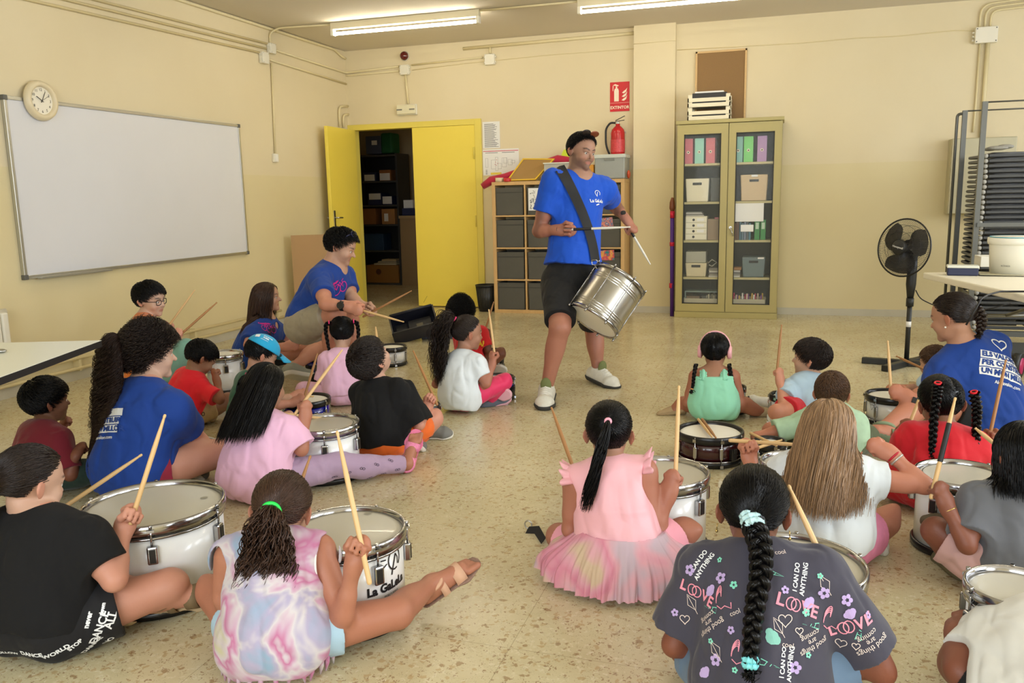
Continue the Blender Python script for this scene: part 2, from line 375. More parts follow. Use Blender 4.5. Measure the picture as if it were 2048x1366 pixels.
for a in (6.66, 6.82):
    for b in (2.625, 2.74): mb.tube([(a, -0.069, b), (a, -0.073, b)], 0.005, 8)
mb.build('screw', mat('dark_screw', (60, 60, 58), 0.5), t)
for i, dx in enumerate((0, 0.045, 0.09)):
    pipe('conduit', [(6.685+dx, -0.02, 2.75), (6.685+dx, -0.02, 2.96-0.03*i), (7.1, -0.02, 2.985-0.035*i), (8.6, -0.02, 2.985-0.035*i)], 0.010, ('outermost', 'middle', 'innermost')[i]+' cream conduit bending right out of the wide white junction box', rr=0.12)
pipe('conduit', [(6.70, -0.016, 2.61), (6.70, -0.016, 1.95), (6.695, -0.016, 1.80)], 0.010, 'thin vertical cream conduit down to the grey electrical cabinet')
pipe('conduit', [(6.765, -0.022, 2.61), (6.765, -0.022, 1.75)], 0.019, 'thick vertical cream conduit down to the grey electrical cabinet')
# siren, emergency light, switch
t = thing('alarm_siren', 'round dark red alarm siren high on the back wall', 'alarm siren', (0.78, 0, 2.905))
RED = mat('red_plastic', (150, 18, 22), 0.25, coat=0.4)
MB().lathe([(0, 0.0), (0.05, 0.0), (0.056, 0.008), (0.056, 0.018), (0.05, 0.022)], 24, (0.78, 0, 2.905), (0, -1, 0)).build('base', mat('siren_base', (214, 205, 190), 0.5), t)
MB().lathe([(0.048, 0.02), (0.047, 0.04), (0.040, 0.055), (0.024, 0.064), (0, 0.067)], 24, (0.78, 0, 2.905), (0, -1, 0)).build('dome', mat('siren_red', (96, 14, 20), 0.15, coat=0.6), t)
t = thing('emergency_light', 'rectangular emergency light fitting above the yellow door', 'emergency light', (0.785, 0, 2.305))
MB().box(0.66, 0.91, -0.03, -0.001, 2.245, 2.365).build('back_plate', PW, t, bevel=0.006)
MB().box(0.668, 0.902, -0.062, -0.03, 2.253, 2.357).build('diffuser', mat('frosted_diffuser', (232, 226, 196), 0.25), t, bevel=0.01)
MB().box(0.672, 0.74, -0.0635, -0.062, 2.296, 2.312).box(0.83, 0.898, -0.0635, -0.062, 2.296, 2.312).build('grey_strip', mat('grey_strip', (130, 128, 118), 0.4), t)
t = thing('light_switch', 'small cream wall switch at the end of the vertical conduit', 'switch', (0, -1.605, 1.72))
MB().box(0.001, 0.03, -1.645, -1.565, 1.68, 1.765).build('switch_box', PW, t, bevel=0.006)
MB().box(0.03, 0.034, -1.63, -1.58, 1.69, 1.755).build('rocker', mat('white_rocker', (245, 243, 236), 0.35), t, bevel=0.002)
# heating pipes and radiator on the left wall
t = thing('heating_pipes', 'pair of cream heating pipes running low along the left wall', 'pipe', (0.05, -3, 0.1))
for z, y1 in ((0.17, -1.75), (0.095, -1.6)):
    MB().tube([(0.055, NY+0.2, z), (0.055, y1, z)], 0.013, 10).build('pipe', PIPE, t)
mb = MB()
for k in range(7):
    y = -9.6+k*1.3; mb.box(0.001, 0.06, y-0.01, y+0.01, 0.075, 0.19)
mb.build('bracket', PIPE, t)
t = thing('radiator', 'cream ribbed radiator on the left wall at the left edge', 'radiator', (0.1, -5.4, 0.15))
for k in range(9):
    y = -5.06-k*0.06
    MB().box(0.07, 0.16, y-0.026, y+0.026, 0.22, 0.60).build('rib', PW, t, bevel=0.012)
MB().tube([(0.115, -5.02, 0.20), (0.115, -5.59, 0.20)], 0.022).tube([(0.115, -5.02, 0.60), (0.115, -5.59, 0.60)], 0.022).build('header_pipe', PW, t)
MB().tube(arcpath([(0.115, -5.02, 0.20), (0.115, -4.92, 0.20), (0.055, -4.92, 0.17)], 0.02), 0.011).sphere((0.115, -4.97, 0.20), 0.024).build('valve', PW, t)
# ------------------------------------------------------------------ whiteboard, clock
t = thing('whiteboard', 'large wall-mounted whiteboard with aluminium frame on the left wall', 'whiteboard', (0, -3.48, 1.4))
ALU = mat('aluminium', (196, 196, 190), 0.32, 0.85)
Y0, Y1, Z0, Z1 = -4.76, -2.19, 0.785, 2.01
MB().box(0.012, 0.022, Y0+0.01, Y1-0.01, Z0+0.01, Z1-0.01).build('writing_surface', mat('enamel', (226, 227, 232), 0.22, noise=0.03, nscale=3, spec=0.4), t)
for a, b, c, d in ((Y0, Y1, Z0, Z0+0.025), (Y0, Y1, Z1-0.025, Z1), (Y0, Y0+0.025, Z0, Z1), (Y1-0.025, Y1, Z0, Z1)):
    MB().box(0.001, 0.03, a, b, c, d).build('frame_rail', ALU, t, bevel=0.003)
MB().box(0.03, 0.075, Y0+0.1, Y0+0.75, Z0-0.005, Z0+0.006).build('pen_tray', ALU, t)
BP = mat('grey_corner', (96, 96, 92), 0.5)
for y, z in ((Y0, Z0), (Y0, Z1), (Y1, Z0), (Y1, Z1)):
    MB().box(0.0, 0.034, y-(0.004 if y == Y0 else 0.03), y+(0.03 if y == Y0 else 0.004), z-(0.004 if z == Z0 else 0.03), z+(0.03 if z == Z0 else 0.004)).build('corner_cap', BP, t, bevel=0.004)
t = thing('wall_clock', 'round cream wall clock overlapping the top of the whiteboard', 'clock', (0.03, -4.475, 2.0))
cc = (0.032, -4.475, 2.0)
MB().lathe([(0.10, 0), (0.135, 0), (0.137, 0.012), (0.128, 0.034), (0.108, 0.042), (0.095, 0.034), (0.092, 0.016)], 48, cc, (1, 0, 0)).build('clock_rim', mat('cream_plastic', (228, 214, 180), 0.35), t)
MB().disc((0.050, -4.475, 2.0), 0.096, (1, 0, 0), 48).build('dial', mat('dial_white', (244, 238, 220), 0.5), t)
BLK = mat('black_paint', (24, 24, 26), 0.5)
mb = MB()
for k in range(1, 13):
    a = PI/2-k*PI/6
    flat_text(mb, str(k), (0.0505, -4.475+0.074*math.cos(a), 2.0+0.074*math.sin(a)), (0, 1, 0), (0, 0, 1), 0.026)
mb.build('numerals', BLK, t)
def hand(a, L, wd, x, mname):
    a = PI/2-a*PI/180; d = Vector((0, math.cos(a), math.sin(a))); MB().bar(Vector((x, -4.475, 2.0))-d*0.015, Vector((x, -4.475, 2.0))+d*L, wd, 0.0015).build(mname, BLK, t)
hand(302, 0.05, 0.007, 0.055, 'hour_hand'); hand(28, 0.068, 0.005, 0.057, 'minute_hand'); hand(58, 0.072, 0.002, 0.059, 'second_hand')
# ------------------------------------------------------------------ ceiling lamps
LAMPS = []
LW = mat('lamp_housing', (214, 206, 178), 0.45)
TUBE = mat('lit_tube', (255, 250, 235), 0.4, emit=((255, 244, 218), 52))
def lamp(x, y, label, g='fluorescent ceiling lamps'):
    t = thing('ceiling_lamp', label, 'lamp', (x, y, HZ), group=g)
    L = 1.56
    MB().box(x, x+L, y-0.03, y+0.03, HZ-0.065, HZ-0.001).build('housing', LW, t, bevel=0.004)
    MB().box(x, x+0.03, y-0.03, y+0.03, HZ-0.125, HZ-0.06).box(x+L-0.03, x+L, y-0.03, y+0.03, HZ-0.125, HZ-0.06).build('tube_holder', PW, t, bevel=0.004)
    MB().tube([(x+0.03, y, HZ-0.105), (x+L-0.03, y, HZ-0.105)], 0.0145, 14).build('fluorescent_tube', TUBE, t)
lamp(0.66, -1.46, 'left lit fluorescent tube lamp on the ceiling above the door')
lamp(3.16, -1.46, 'right lit fluorescent tube lamp at the top edge of the picture')
for y in (-3.7,):  # unseen lamp row above the frame, placed to brighten the mid and far floor
    for x in (0.9, 3.6, 6.3): lamp(x, y, 'unseen lit fluorescent tube lamp on the ceiling, placed to brighten the far floor')
pipe('conduit', [(2.22, -1.46, HZ-0.012), (3.16, -1.46, HZ-0.012)], 0.010, 'cream conduit on the ceiling joining the two lit lamps')
# ------------------------------------------------------------------ papers, signs, corkboard
t = thing('wall_paper_notice', 'white printed text notice pinned above the floor plan sheet', 'notice', (1.8, 0, 2.0))
PAP = mat('paper', (240, 240, 238), 0.7); INK = mat('ink', (70, 70, 74), 0.8)
MB().box(1.705, 1.91, -0.006, -0.003, 1.83, 2.125).build('sheet', PAP, t)
mb = MB()
for k in range(24):
    z = 2.10-k*0.011; L = 0.11 if k in (0, 7, 15) else rng.uniform(0.12, 0.17)
    mb.box(1.725, 1.725+L, -0.0068, -0.006, z-0.0022, z+0.0018)
mb.build('text_lines', INK, t)
t = thing('floor_plan_sheet', 'evacuation floor plan sheet with red band pinned beside the door frame', 'poster', (1.9, 0, 1.67))
MB().box(1.70, 2.13, -0.006, -0.003, 1.53, 1.82).build('sheet', PAP, t)
mb = MB().box(1.705, 2.125, -0.0068, -0.006, 1.795, 1.802).build('red_band', mat('print_red', (196, 40, 70), 0.7), t)
mb = MB()
def rectline(mb, x0, x1, z0, z1):
    for a, b, c, d in ((x0, x1, z0, z0), (x0, x1, z1, z1), (x0, x0, z0, z1), (x1, x1, z0, z1)): mb.box(a-0.0007, b+0.0007, -0.0068, -0.006, c-0.0007, d+0.0007)
for a in ((1.80, 1.85, 1.60, 1.70), (1.85, 1.88, 1.58, 1.73), (1.88, 1.92, 1.60, 1.66), (1.93, 1.98, 1.62, 1.72), (1.95, 1.99, 1.66, 1.72), (2.0, 2.05, 1.64, 1.70), (2.04, 2.08, 1.66, 1.69), (1.73, 1.76, 1.62, 1.72)): rectline(mb, *a)
for x, z in ((1.73, 1.778), (1.93, 1.778)): mb.box(x, x+0.15, -0.0068, -0.006, z, z+0.005)
for k in range(8): mb.box(1.73, 1.75, -0.0068, -0.006, 1.59-k*0.007, 1.5925-k*0.007)
mb.build('plan_lines', INK, t)
mb = MB()
for x, z in ((1.865, 1.70), (1.85, 1.675), (1.875, 1.66), (1.86, 1.64), (1.845, 1.65)): mb.tube([(x, -0.0061, z), (x, -0.0075, z)], 0.004, 8)
mb.build('red_marks', mat('print_red'), t)
MB().box(1.79, 1.92, -0.0068, -0.006, 1.535, 1.56).build('yellow_note', mat('print_yellow', (236, 214, 90), 0.7), t)
t = thing('extinguisher_sign', 'red fire extinguisher sign reading EXTINTOR above the extinguisher', 'sign', (3.275, 0, 2.3))
SR = mat('sign_red', (205, 24, 34), 0.4); SWH = mat('sign_white', (250, 236, 214), 0.5)
MB().box(3.17, 3.38, -0.006, -0.002, 2.165, 2.47).build('sign_plate', SR, t)
mb = MB(); o = (3.17, -0.0063, 2.165)
def sp(poly): mb.prism(poly, o, (1, 0, 0), (0, 0, 1), 0.0006)
sp([(0.045, 0.105), (0.095, 0.105), (0.095, 0.215), (0.088, 0.238), (0.052, 0.238), (0.045, 0.215)])
sp([(0.062, 0.238), (0.078, 0.238), (0.078, 0.262), (0.062, 0.262)]); sp([(0.03, 0.272), (0.09, 0.262), (0.094, 0.27), (0.055, 0.285)])
sp([(0.03, 0.268), (0.038, 0.266), (0.034, 0.215), (0.028, 0.215)])
for dz, dx in ((0, 0), (0.038, 0.008), (0.076, 0.014)):
    sp([(0.125+dx*0.3, 0.115+dz), (0.15, 0.108+dz), (0.175, 0.125+dz), (0.186, 0.165+dz), (0.168, 0.145+dz), (0.15, 0.135+dz)])
sp([(0.0, 0.0885), (0.21, 0.0885), (0.21, 0.0905), (0, 0.0905)])
flat_text(mb, 'EXTINTOR', (3.275, -0.0063, 2.205), (1, 0, 0), (0, 0, 1), 0.042, 0.0012)
mb.build('pictogram', SWH, t)
t = thing('fire_extinguisher', 'red fire extinguisher hanging on the wall beside the pillar', 'fire extinguisher', (3.28, -0.12, 1.7))
ER = mat('extinguisher_red', (190, 20, 34), 0.22, coat=0.5)
MB().lathe([(0, 0), (0.07, 0.0), (0.075, 0.012), (0.075, 0.27), (0.066, 0.305), (0.04, 0.335), (0.024, 0.345), (0.024, 0.365), (0, 0.365)], 32, (3.275, -0.115, 1.66)).build('cylinder', ER, t)
MB().lathe([(0.0765, 0.07), (0.0765, 0.20)], 32, (3.275, -0.115, 1.66)).build('label_band', mat('ext_label', (214, 70, 76), 0.4, noise=0.5, nscale=60), t)
MB().box(3.262, 3.288, -0.13, -0.1, 2.02, 2.05).build('valve', STEEL, t, bevel=0.003)
MB().bar((3.25, -0.115, 2.05), (3.345, -0.115, 2.062), 0.02, 0.006).bar((3.25, -0.115, 2.06), (3.35, -0.115, 2.105), 0.02, 0.006).build('lever', BLK, t)
MB().tube(arcpath([(3.255, -0.13, 2.035), (3.20, -0.14, 2.04), (3.15, -0.14, 1.98), (3.15, -0.14, 1.80), (3.20, -0.12, 1.68)], 0.1, 6), 0.011, 10).build('hose', BLK, t)
MB().box(3.255, 3.295, -0.045, -0.001, 1.9, 1.98).box(3.20, 3.35, -0.05, -0.04, 1.93, 1.95).build('bracket', STEEL, t)
t = thing('corkboard', 'cork pinboard with light wooden frame behind the crate', 'corkboard', (4.32, 0, 2.4))
WD = mat('light_wood', (214, 178, 122), 0.5, noise=0.12, nscale=10, stretch=(1, 1, 12))
MB().box(4.08, 4.575, -0.02, -0.006, 1.985, 2.71).build('cork_panel', mat('cork', (150, 118, 78), 0.9, noise=0.2, nscale=150, bump=0.3, bscale=300), t)
for a, b, c, d in ((4.07, 4.09, 1.97, 2.72), (4.565, 4.585, 1.97, 2.72), (4.07, 4.585, 2.70, 2.72), (4.07, 4.585, 1.97, 1.99)): MB().box(a, b, -0.028, -0.004, c, d).build('frame_rail', WD, t, bevel=0.002)
# ------------------------------------------------------------------ cube shelf with grey boxes
KX, KW, KH, KD = 1.925, 1.47, 1.445, 0.38
OAK = mat('oak_laminate', (206, 168, 112), 0.45, noise=0.14, nscale=9, stretch=(8, 8, 1))
t = thing('cube_shelf', 'oak shelf unit of four by four cubes with dark grey boxes', 'shelf unit', (KX+KW/2, -KD/2, 0))
MB().box(KX, KX+KW, -KD, -0.015, KH-0.038, KH).build('top_board', OAK, t, bevel=0.002)
MB().box(KX, KX+KW, -KD, -0.015, 0, 0.038).build('bottom_board', OAK, t, bevel=0.002)
for x in (KX, KX+KW-0.038): MB().box(x, x+0.038, -KD, -0.015, 0.038, KH-0.038).build('side_board', OAK, t, bevel=0.002)
pitch = (KW-0.038)/4
for k in (1, 2, 3):
    x = KX+0.019+pitch*k; MB().box(x-0.008, x+0.008, -KD+0.003, -0.015, 0.038, KH-0.038).build('upright_divider', OAK, t)
    z = 0.019+(KH-0.038)/4*k; MB().box(KX+0.038, KX+KW-0.038, -KD+0.002, -0.015, z-0.008, z+0.008).build('shelf_board', OAK, t)
GB = mat('grey_fabric_box', (84, 82, 74), 0.75, noise=0.1, nscale=5, bump=0.12, bscale=14)
def storage_box():
    b = thing('storage_box', '', 'storage box', (0, 0, 0))
    h = 0.30; mb = MB(); wv = 0.155
    mb.box(-wv, wv, -0.36, -0.352, 0, h).box(-wv, wv, -0.04, -0.032, 0, h).box(-wv, -wv+0.006, -0.36, -0.032, 0, h).box(wv-0.006, wv, -0.36, -0.032, 0, h).box(-wv, wv, -0.36, -0.032, 0, 0.006)
    mb.build('box_body', GB, b, bevel=0.003)
    MB().box(-wv+0.004, wv-0.004, -0.3635, -0.36, h-0.055, h-0.05).build('top_seam', mat('seam', (60, 58, 52), 0.8), b)
    return b
proto = storage_box()
ZS = ('bottom', 'third', 'second', 'top'); XS = ('left', 'second', 'third', 'right')
for r_ in range(4):
    for c_ in range(4):
        x = KX+0.019+pitch*(c_+0.5); z = 0.038 if r_ == 0 else 0.027+(KH-0.038)/4*r_
        lab = 'dark grey fabric box in the %s row, %s column of the oak shelf' % (ZS[r_], XS[c_])
        if r_ == 0 and c_ == 0: proto.location = (x, 0, z); proto['label'] = lab; proto['group'] = 'grey boxes in the oak shelf'
        else: dup(proto, (x, 0, z), lab, group='grey boxes in the oak shelf')
def picmat(name, cols, scale):
    m = mat(name, (200, 120, 90), 0.4); nt, b = nodes(m)
    v = nt.nodes.new('ShaderNodeTexNoise'); v.inputs['Scale'].default_value = scale; v.inputs['Detail'].default_value = 5
    tc = nt.nodes.new('ShaderNodeNewGeometry'); nt.links.new(tc.outputs['Position'], v.inputs['Vector'])
    sc = nt.nodes.new('ShaderNodeSeparateColor'); nt.links.new(v.outputs['Color'], sc.inputs[0])
    cr = nt.nodes.new('ShaderNodeValToRGB'); e = cr.color_ramp.elements
    e[0].position = 0.34; e[0].color = lin(cols[0]); e[1].position = 0.66; e[1].color = lin(cols[-1])
    for i, c in enumerate(cols[1:-1]): q = e.new(0.34+0.32*(i+1)/(len(cols)-1)); q.color = lin(c)
    nt.links.new(sc.outputs[0], cr.inputs[0]); nt.links.new(cr.outputs[0], b.inputs['Base Color']); return m
for (x0, x1, z0, z1, tilt, m_, lab) in ((3.10, 3.27, 1.285, 1.37, 0, picmat('picture_teal', [(60, 130, 140), (190, 200, 120), (130, 170, 180), (180, 110, 60)], 22), 'small teal picture card on the top right grey box'),
                                 (3.09, 3.27, 0.94, 1.04, 0.12, picmat('picture_red', [(160, 40, 60), (220, 140, 120), (40, 90, 140), (230, 200, 190)], 30), 'small reddish picture card on the right grey box of the second row'),
                                 (3.10, 3.285, 0.59, 0.70, 0.04, picmat('picture_pink', [(30, 130, 130), (200, 60, 90), (230, 170, 70), (90, 60, 160)], 18), 'small pink and teal picture card on the right grey box of the third row')):
    Rr = Matrix.Rotation(-tilt, 3, 'Y')
    o = MB().box(-(x1-x0)/2, (x1-x0)/2, -0.3672, -0.3642, -(z1-z0)/2, (z1-z0)/2, R=Rr, c=((x0+x1)/2, 0, (z0+z1)/2)).build('picture_card', m_)
    tag(o, lab, 'picture')
t = thing('drawing_sheet', 'white sheet with a black leafy drawing on a top row grey box', 'drawing', (2.42, -0.366, 1.24))
MB().box(2.34, 2.49, -0.367, -0.3642, 1.13, 1.37).build('sheet', PAP, t)
mb = MB()
for k in range(46):
    x, z = rng.uniform(2.36, 2.42), rng.uniform(1.15, 1.34); a = rng.uniform(0, PI); mb.bar((x-0.006*math.cos(a), -0.3675, z-0.006*math.sin(a)), (x+0.006*math.cos(a), -0.3675, z+0.006*math.sin(a)), 0.0008, 0.005)
mb.build('drawn_leaves', INK, t)
# ---- things on top of the shelf
RC = mat('magenta_cloth', (176, 22, 56), 0.75, bump=0.4, bscale=18, sheen=0.3)
pts = [(1.80, -0.33, 1.40), (1.90, -0.31, 1.465), (2.05, -0.28, 1.50), (2.25, -0.20, 1.565), (2.45, -0.16, 1.63), (2.62, -0.14, 1.68), (2.8, -0.13, 1.66)]
tag(MB().tube(pts, [0.035, 0.048, 0.04, 0.045, 0.042, 0.045, 0.03], 14).build('rolled_cloth', RC), 'long rolled magenta cloth lying along the shelf top', 'cloth')
t = thing('framed_board', 'brown board with yellow tape edging leaning on the shelf top', 'board', (2.3, -0.3, KH))
Rb = Matrix.Rotation(math.radians(40), 3, 'Y') @ Matrix.Rotation(math.radians(0), 3, 'X')
def bp(x, y): return x, y
quad = [Vector((2.09, -0.34, 1.450)), Vector((2.42, -0.34, 1.452)), Vector((2.60, -0.20, 1.675)), Vector((2.24, -0.20, 1.69))]
def quadslab(mb, q, th):
    n = (q[1]-q[0]).cross(q[3]-q[0]).normalized()*th
    return mb.add(q+[p+n for p in q], [(3, 2, 1, 0), (4, 5, 6, 7), (0, 1, 5, 4), (1, 2, 6, 5), (2, 3, 7, 6), (3, 0, 4, 7)])
quadslab(MB(), quad, 0.012).build('panel', mat('brown_board', (158, 122, 66), 0.55), t)
def lerp(a, b, s): return a*(1-s)+b*s
for i in range(4):
    a, b = quad[i], quad[(i+1) % 4]; c = sum(quad, Vector())/4
    q = [a, b, lerp(b, c, 0.1), lerp(a, c, 0.1)]; n = (quad[1]-quad[0]).cross(quad[3]-quad[0]).normalized()
    q = [p-n*0.003 for p in q]; quadslab(MB(), q, 0.018).build('yellow_edge', mat('yellow_tape', (226, 186, 40), 0.4), t)
t = thing('tape_roll', 'cream roll of tape at the left end of the shelf top', 'tape roll', (2.0, -0.33, KH))
MB().lathe([(0.03, 0), (0.045, 0), (0.045, 0.045), (0.03, 0.045)], 24, (2.0, -0.33, KH+0.001), closed=True).build('tape', mat('cream_tape', (226, 212, 176), 0.4), t)
tag(MB().lathe([(0, 0), (0.038, 0), (0.04, 0.01), (0.04, 0.035), (0.036, 0.04), (0, 0.04)], 24, (2.10, -0.355, KH+0.001)).build('red_tin', mat('tin_red', (200, 50, 50), 0.35)), 'small red tin on the shelf top beside the tape roll', 'tin')
CLR = mat('clear_plastic', (225, 225, 215), 0.12, alpha=0.38)
t = thing('clear_bin', 'clear plastic bin of toys on the shelf behind the standing man', 'bin', (2.66, -0.24, KH))
mb = MB(); mb.box(2.52, 2.82, -0.36, -0.355, KH+0.002, 1.63).box(2.52, 2.82, -0.13, -0.125, KH+0.002, 1.63).box(2.52, 2.525, -0.36, -0.125, KH+0.002, 1.63).box(2.815, 2.82, -0.36, -0.125, KH+0.002, 1.63).box(2.52, 2.82, -0.36, -0.125, KH+0.002, KH+0.008)
mb.build('bin_body', CLR, t)
MB().box(2.51, 2.83, -0.37, -0.115, 1.622, 1.635).build('rim', mat('milky_plastic', (224, 226, 214), 0.3), t, bevel=0.004)
tc_ = [(206, 90, 70), (230, 190, 80), (210, 120, 60), (150, 60, 50), (240, 220, 200), (90, 150, 90)]
for k in range(9):
    x, y, z = rng.uniform(2.56, 2.78), rng.uniform(-0.32, -0.17), KH+0.045+0.055*(k//4)
    o = MB().sphere((x, y, z), 0.034, 8, (1, 1, rng.uniform(.7, 1))).build('toy_ball', mat('toy%d' % (k % 6), tc_[k % 6], 0.4)); tag(o, 'small coloured toy heaped inside the clear bin', 'toy', 'toys in the clear bin')
o = quadslab(MB(), [Vector((2.62, -0.13, 1.64)), Vector((2.78, -0.13, 1.64)), Vector((2.80, -0.10, 1.77)), Vector((2.68, -0.10, 1.775))], 0.02).build('green_folder', mat('lime_plastic', (196, 214, 40), 0.35)); tag(o, 'lime green folder standing behind the clear bin', 'folder')
t = thing('lidded_box', 'grey plastic box with clear lid on the right end of the shelf', 'box', (3.25, -0.25, KH))
MB().box(3.075, 3.395, -0.37, -0.08, KH+0.002, 1.685).build('box_body', mat('grey_plastic', (150, 154, 150), 0.35), t, bevel=0.012)
MB().box(3.065, 3.405, -0.38, -0.07, 1.66, 1.70).build('lid', mat('milky_lid', (200, 206, 200), 0.2), t, bevel=0.008)
MB().box(3.18, 3.29, -0.378, -0.368, 1.635, 1.665).build('handle', mat('grey_handle', (120, 124, 120), 0.4), t, bevel=0.003)
tag(MB().box(2.90, 3.06, -0.34, -0.12, KH+0.002, 1.60).build('orange_box', mat('orange_card', (214, 150, 50), 0.6), bevel=0.004), 'orange box on the shelf between the clear bin and grey box', 'box')
tag(MB().sphere((3.425, -0.30, 1.49), 0.032, 8, (0.6, 1, 1.4)).build('red_tinsel', mat('tinsel', (190, 70, 30), 0.3, bump=0.8, bscale=60)), 'bit of red and gold tinsel beside the grey lidded box', 'tinsel')
# ------------------------------------------------------------------ waste basket
t = thing('waste_basket', 'black mesh waste basket between the yellow door and the shelf', 'waste basket', (1.755, -0.24, 0))
BM = mat('black_plastic', (30, 31, 30), 0.45)
MB().lathe([(0, 0.002), (0.092, 0.002), (0.122, 0.30), (0.116, 0.30), (0.088, 0.01), (0, 0.01)], 28, (1.79, -0.25, 0)).build('basket_body', BM, t)
MB().lathe([(0.12, 0.285), (0.129, 0.287), (0.129, 0.303), (0.117, 0.303)], 28, (1.79, -0.25, 0), closed=True).build('rim', BM, t)
mb = MB()
for k in range(28):
    a = 2*PI*k/28; mb.tube([(1.79+0.095*math.cos(a), -0.25+0.095*math.sin(a), 0.02), (1.79+0.122*math.cos(a), -0.25+0.122*math.sin(a), 0.28)], 0.0025, 4)
mb.build('mesh_rib', mat('black_plastic2', (52, 52, 50), 0.4), t)
# ------------------------------------------------------------------ glazed metal cabinet
CX, CWD, CH, CDP = 3.935, 1.02, 2.0, 0.41
MET = mat('olive_metal', (176, 164, 106), 0.42, noise=0.03, nscale=3)
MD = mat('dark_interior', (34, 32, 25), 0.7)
t = thing('glazed_cabinet', 'tall khaki metal cabinet with two glazed doors', 'cabinet', (CX+CWD/2, -CDP/2, 0))
mb = MB(); y0, y1 = -CDP+0.022, -0.01
mb.box(CX, CX+0.02, y0, y1, 0.04, CH-0.03).box(CX+CWD-0.02, CX+CWD, y0, y1, 0.04, CH-0.03).box(CX+CWD/2-0.012, CX+CWD/2+0.012, y0+0.02, y1, 0.06, CH-0.04)
mb.build('carcass', MET, t)
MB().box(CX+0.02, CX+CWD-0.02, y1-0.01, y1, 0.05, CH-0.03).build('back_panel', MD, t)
MB().box(CX-0.012, CX+CWD+0.012, -CDP-0.012, y1, CH-0.035, CH).build('top_panel', MET, t, bevel=0.003)
MB().box(CX-0.005, CX+CWD+0.005, -CDP, y1, 0, 0.062).build('plinth', MET, t, bevel=0.003)
SHZ = [0.07, 0.42, 0.80, 1.19, 1.575]
for z in SHZ: MB().box(CX+0.02, CX+CWD-0.02, y0+0.012, y1-0.01, z-0.022, z).build('shelf', mat('shelf_metal', (188, 178, 130), 0.45), t)
GLS = mat('cabinet_glass', (225, 232, 225), 0.03, alpha=0.05, spec=0.5)
for i in (0, 1):
    xa = CX+0.004+i*(CWD/2); xb = xa+CWD/2-0.008; za, zb = 0.066, CH-0.04; yf = -CDP
    d = MB().box(xa, xa+0.072, yf, yf+0.02, za, zb).box(xb-0.072, xb, yf, yf+0.02, za, zb).box(xa+0.072, xb-0.072, yf, yf+0.02, zb-0.10, zb).box(xa+0.072, xb-0.072, yf, yf+0.02, za, za+0.085).build('door', MET, t, rec=True)
    d['label'] = 'left glazed door' if i == 0 else 'right glazed door with handle'
    MB().box(xa+0.068, xb-0.068, yf+0.009, yf+0.013, za+0.08, zb-0.095).build('glass_pane', GLS, d)
    mb = MB()
    for a, b, c, e in ((xa+0.068, xa+0.076, za+0.08, zb-0.095), (xb-0.076, xb-0.068, za+0.08, zb-0.095), (xa+0.07, xb-0.07, zb-0.104, zb-0.096), (xa+0.07, xb-0.07, za+0.081, za+0.089)): mb.box(a, b, yf-0.001, yf+0.015, c, e)
    mb.build('rubber_seal', mat('rubber', (40, 38, 32), 0.6), d)
    if i == 1:
        MB().tube([(xa+0.035, yf-0.018, 0.93), (xa+0.06, yf-0.028, 0.845)], [0.008, 0.006], 8).tube([(xa+0.033, yf+0.002, 0.93), (xa+0.033, yf-0.02, 0.93)], 0.015, 10).build('handle', STEEL, d)
tag(MB().box(CX+0.57, CX+0.95, -0.32, -0.05, CH+0.001, CH+0.006).build('flat_card', mat('olive_card', (150, 138, 84), 0.6)), 'thin flat card lying on the cabinet top right of the crate', 'card')
# contents
def cbox(name, x0, x1, h, shelf, m_, label, cat, yb=-0.36, dp=0.22, taper=0.0, bevel=0.006, group=None, zoff=0):
    z = SHZ[shelf]+0.001+zoff; mb = MB()
    vs = [(x0+taper*(1-k), yb+taper*(1-k), z+h*k) for k in (0, 1)]
    mb.add([(x0+taper, yb+taper, z), (x1-taper, yb+taper, z), (x1-taper, yb+dp, z), (x0+taper, yb+dp, z), (x0, yb, z+h), (x1, yb, z+h), (x1, yb+dp, z+h), (x0, yb+dp, z+h)], [(3, 2, 1, 0), (4, 5, 6, 7), (0, 1, 5, 4), (1, 2, 6, 5), (2, 3, 7, 6), (3, 0, 4, 7)])
    o = mb.build(name, m_, None, bevel=bevel); tag(o, label, cat, group); return o
for i, (x, c, dark) in enumerate(((4.045, (196, 96, 108), 0), (4.155, (150, 208, 190), 0), (4.265, (204, 112, 124), 0), (4.535, (128, 184, 170), 0), (4.635, (118, 206, 110), 0), (4.765, (176, 138, 186), 0))):
    nm = ('dusty red', 'pale mint', 'rose', 'sea green', 'bright green', 'lilac')[i]
    root = cbox('magazine_file', x-0.045, x+0.045, 0.25, 4, mat('file%d' % i, c, 0.55), nm+' magazine file on the top shelf of the glazed cabinet', 'magazine file', dp=0.25, bevel=0.002)
    mb = MB().lathe([(0.008, 0), (0.015, 0), (0.015, 0.003), (0.008, 0.003)], 18, (x, -0.3605, SHZ[4]+0.115), (0, -1, 0), closed=True); mb.build('finger_ring', SWH, root)
    MB().disc((x, -0.3615, SHZ[4]+0.115), 0.008, (0, -1, 0), 14).build('finger_hole', BLK, root)
def handled(x0, x1, h, shelf, c, label, tag_=None):
    root = cbox('storage_tub', x0, x1, h, shelf, mat('tub'+str(c), c, 0.45), label, 'tub', taper=0.012, dp=0.28, bevel=0.01)
    z = SHZ[shelf]+h*0.78; xc = (x0+x1)/2
    MB().box(xc-0.045, xc+0.045, -0.3625, -0.358, z-0.012, z+0.012).build('handle_slot', BLK, root, bevel=0.001)
    if tag_: MB().box(xc-0.03+tag_, xc+0.03+tag_, -0.365, -0.3615, SHZ[shelf]+h*0.92, SHZ[shelf]+h*1.0).build('paper_label', PAP, root)
    return root
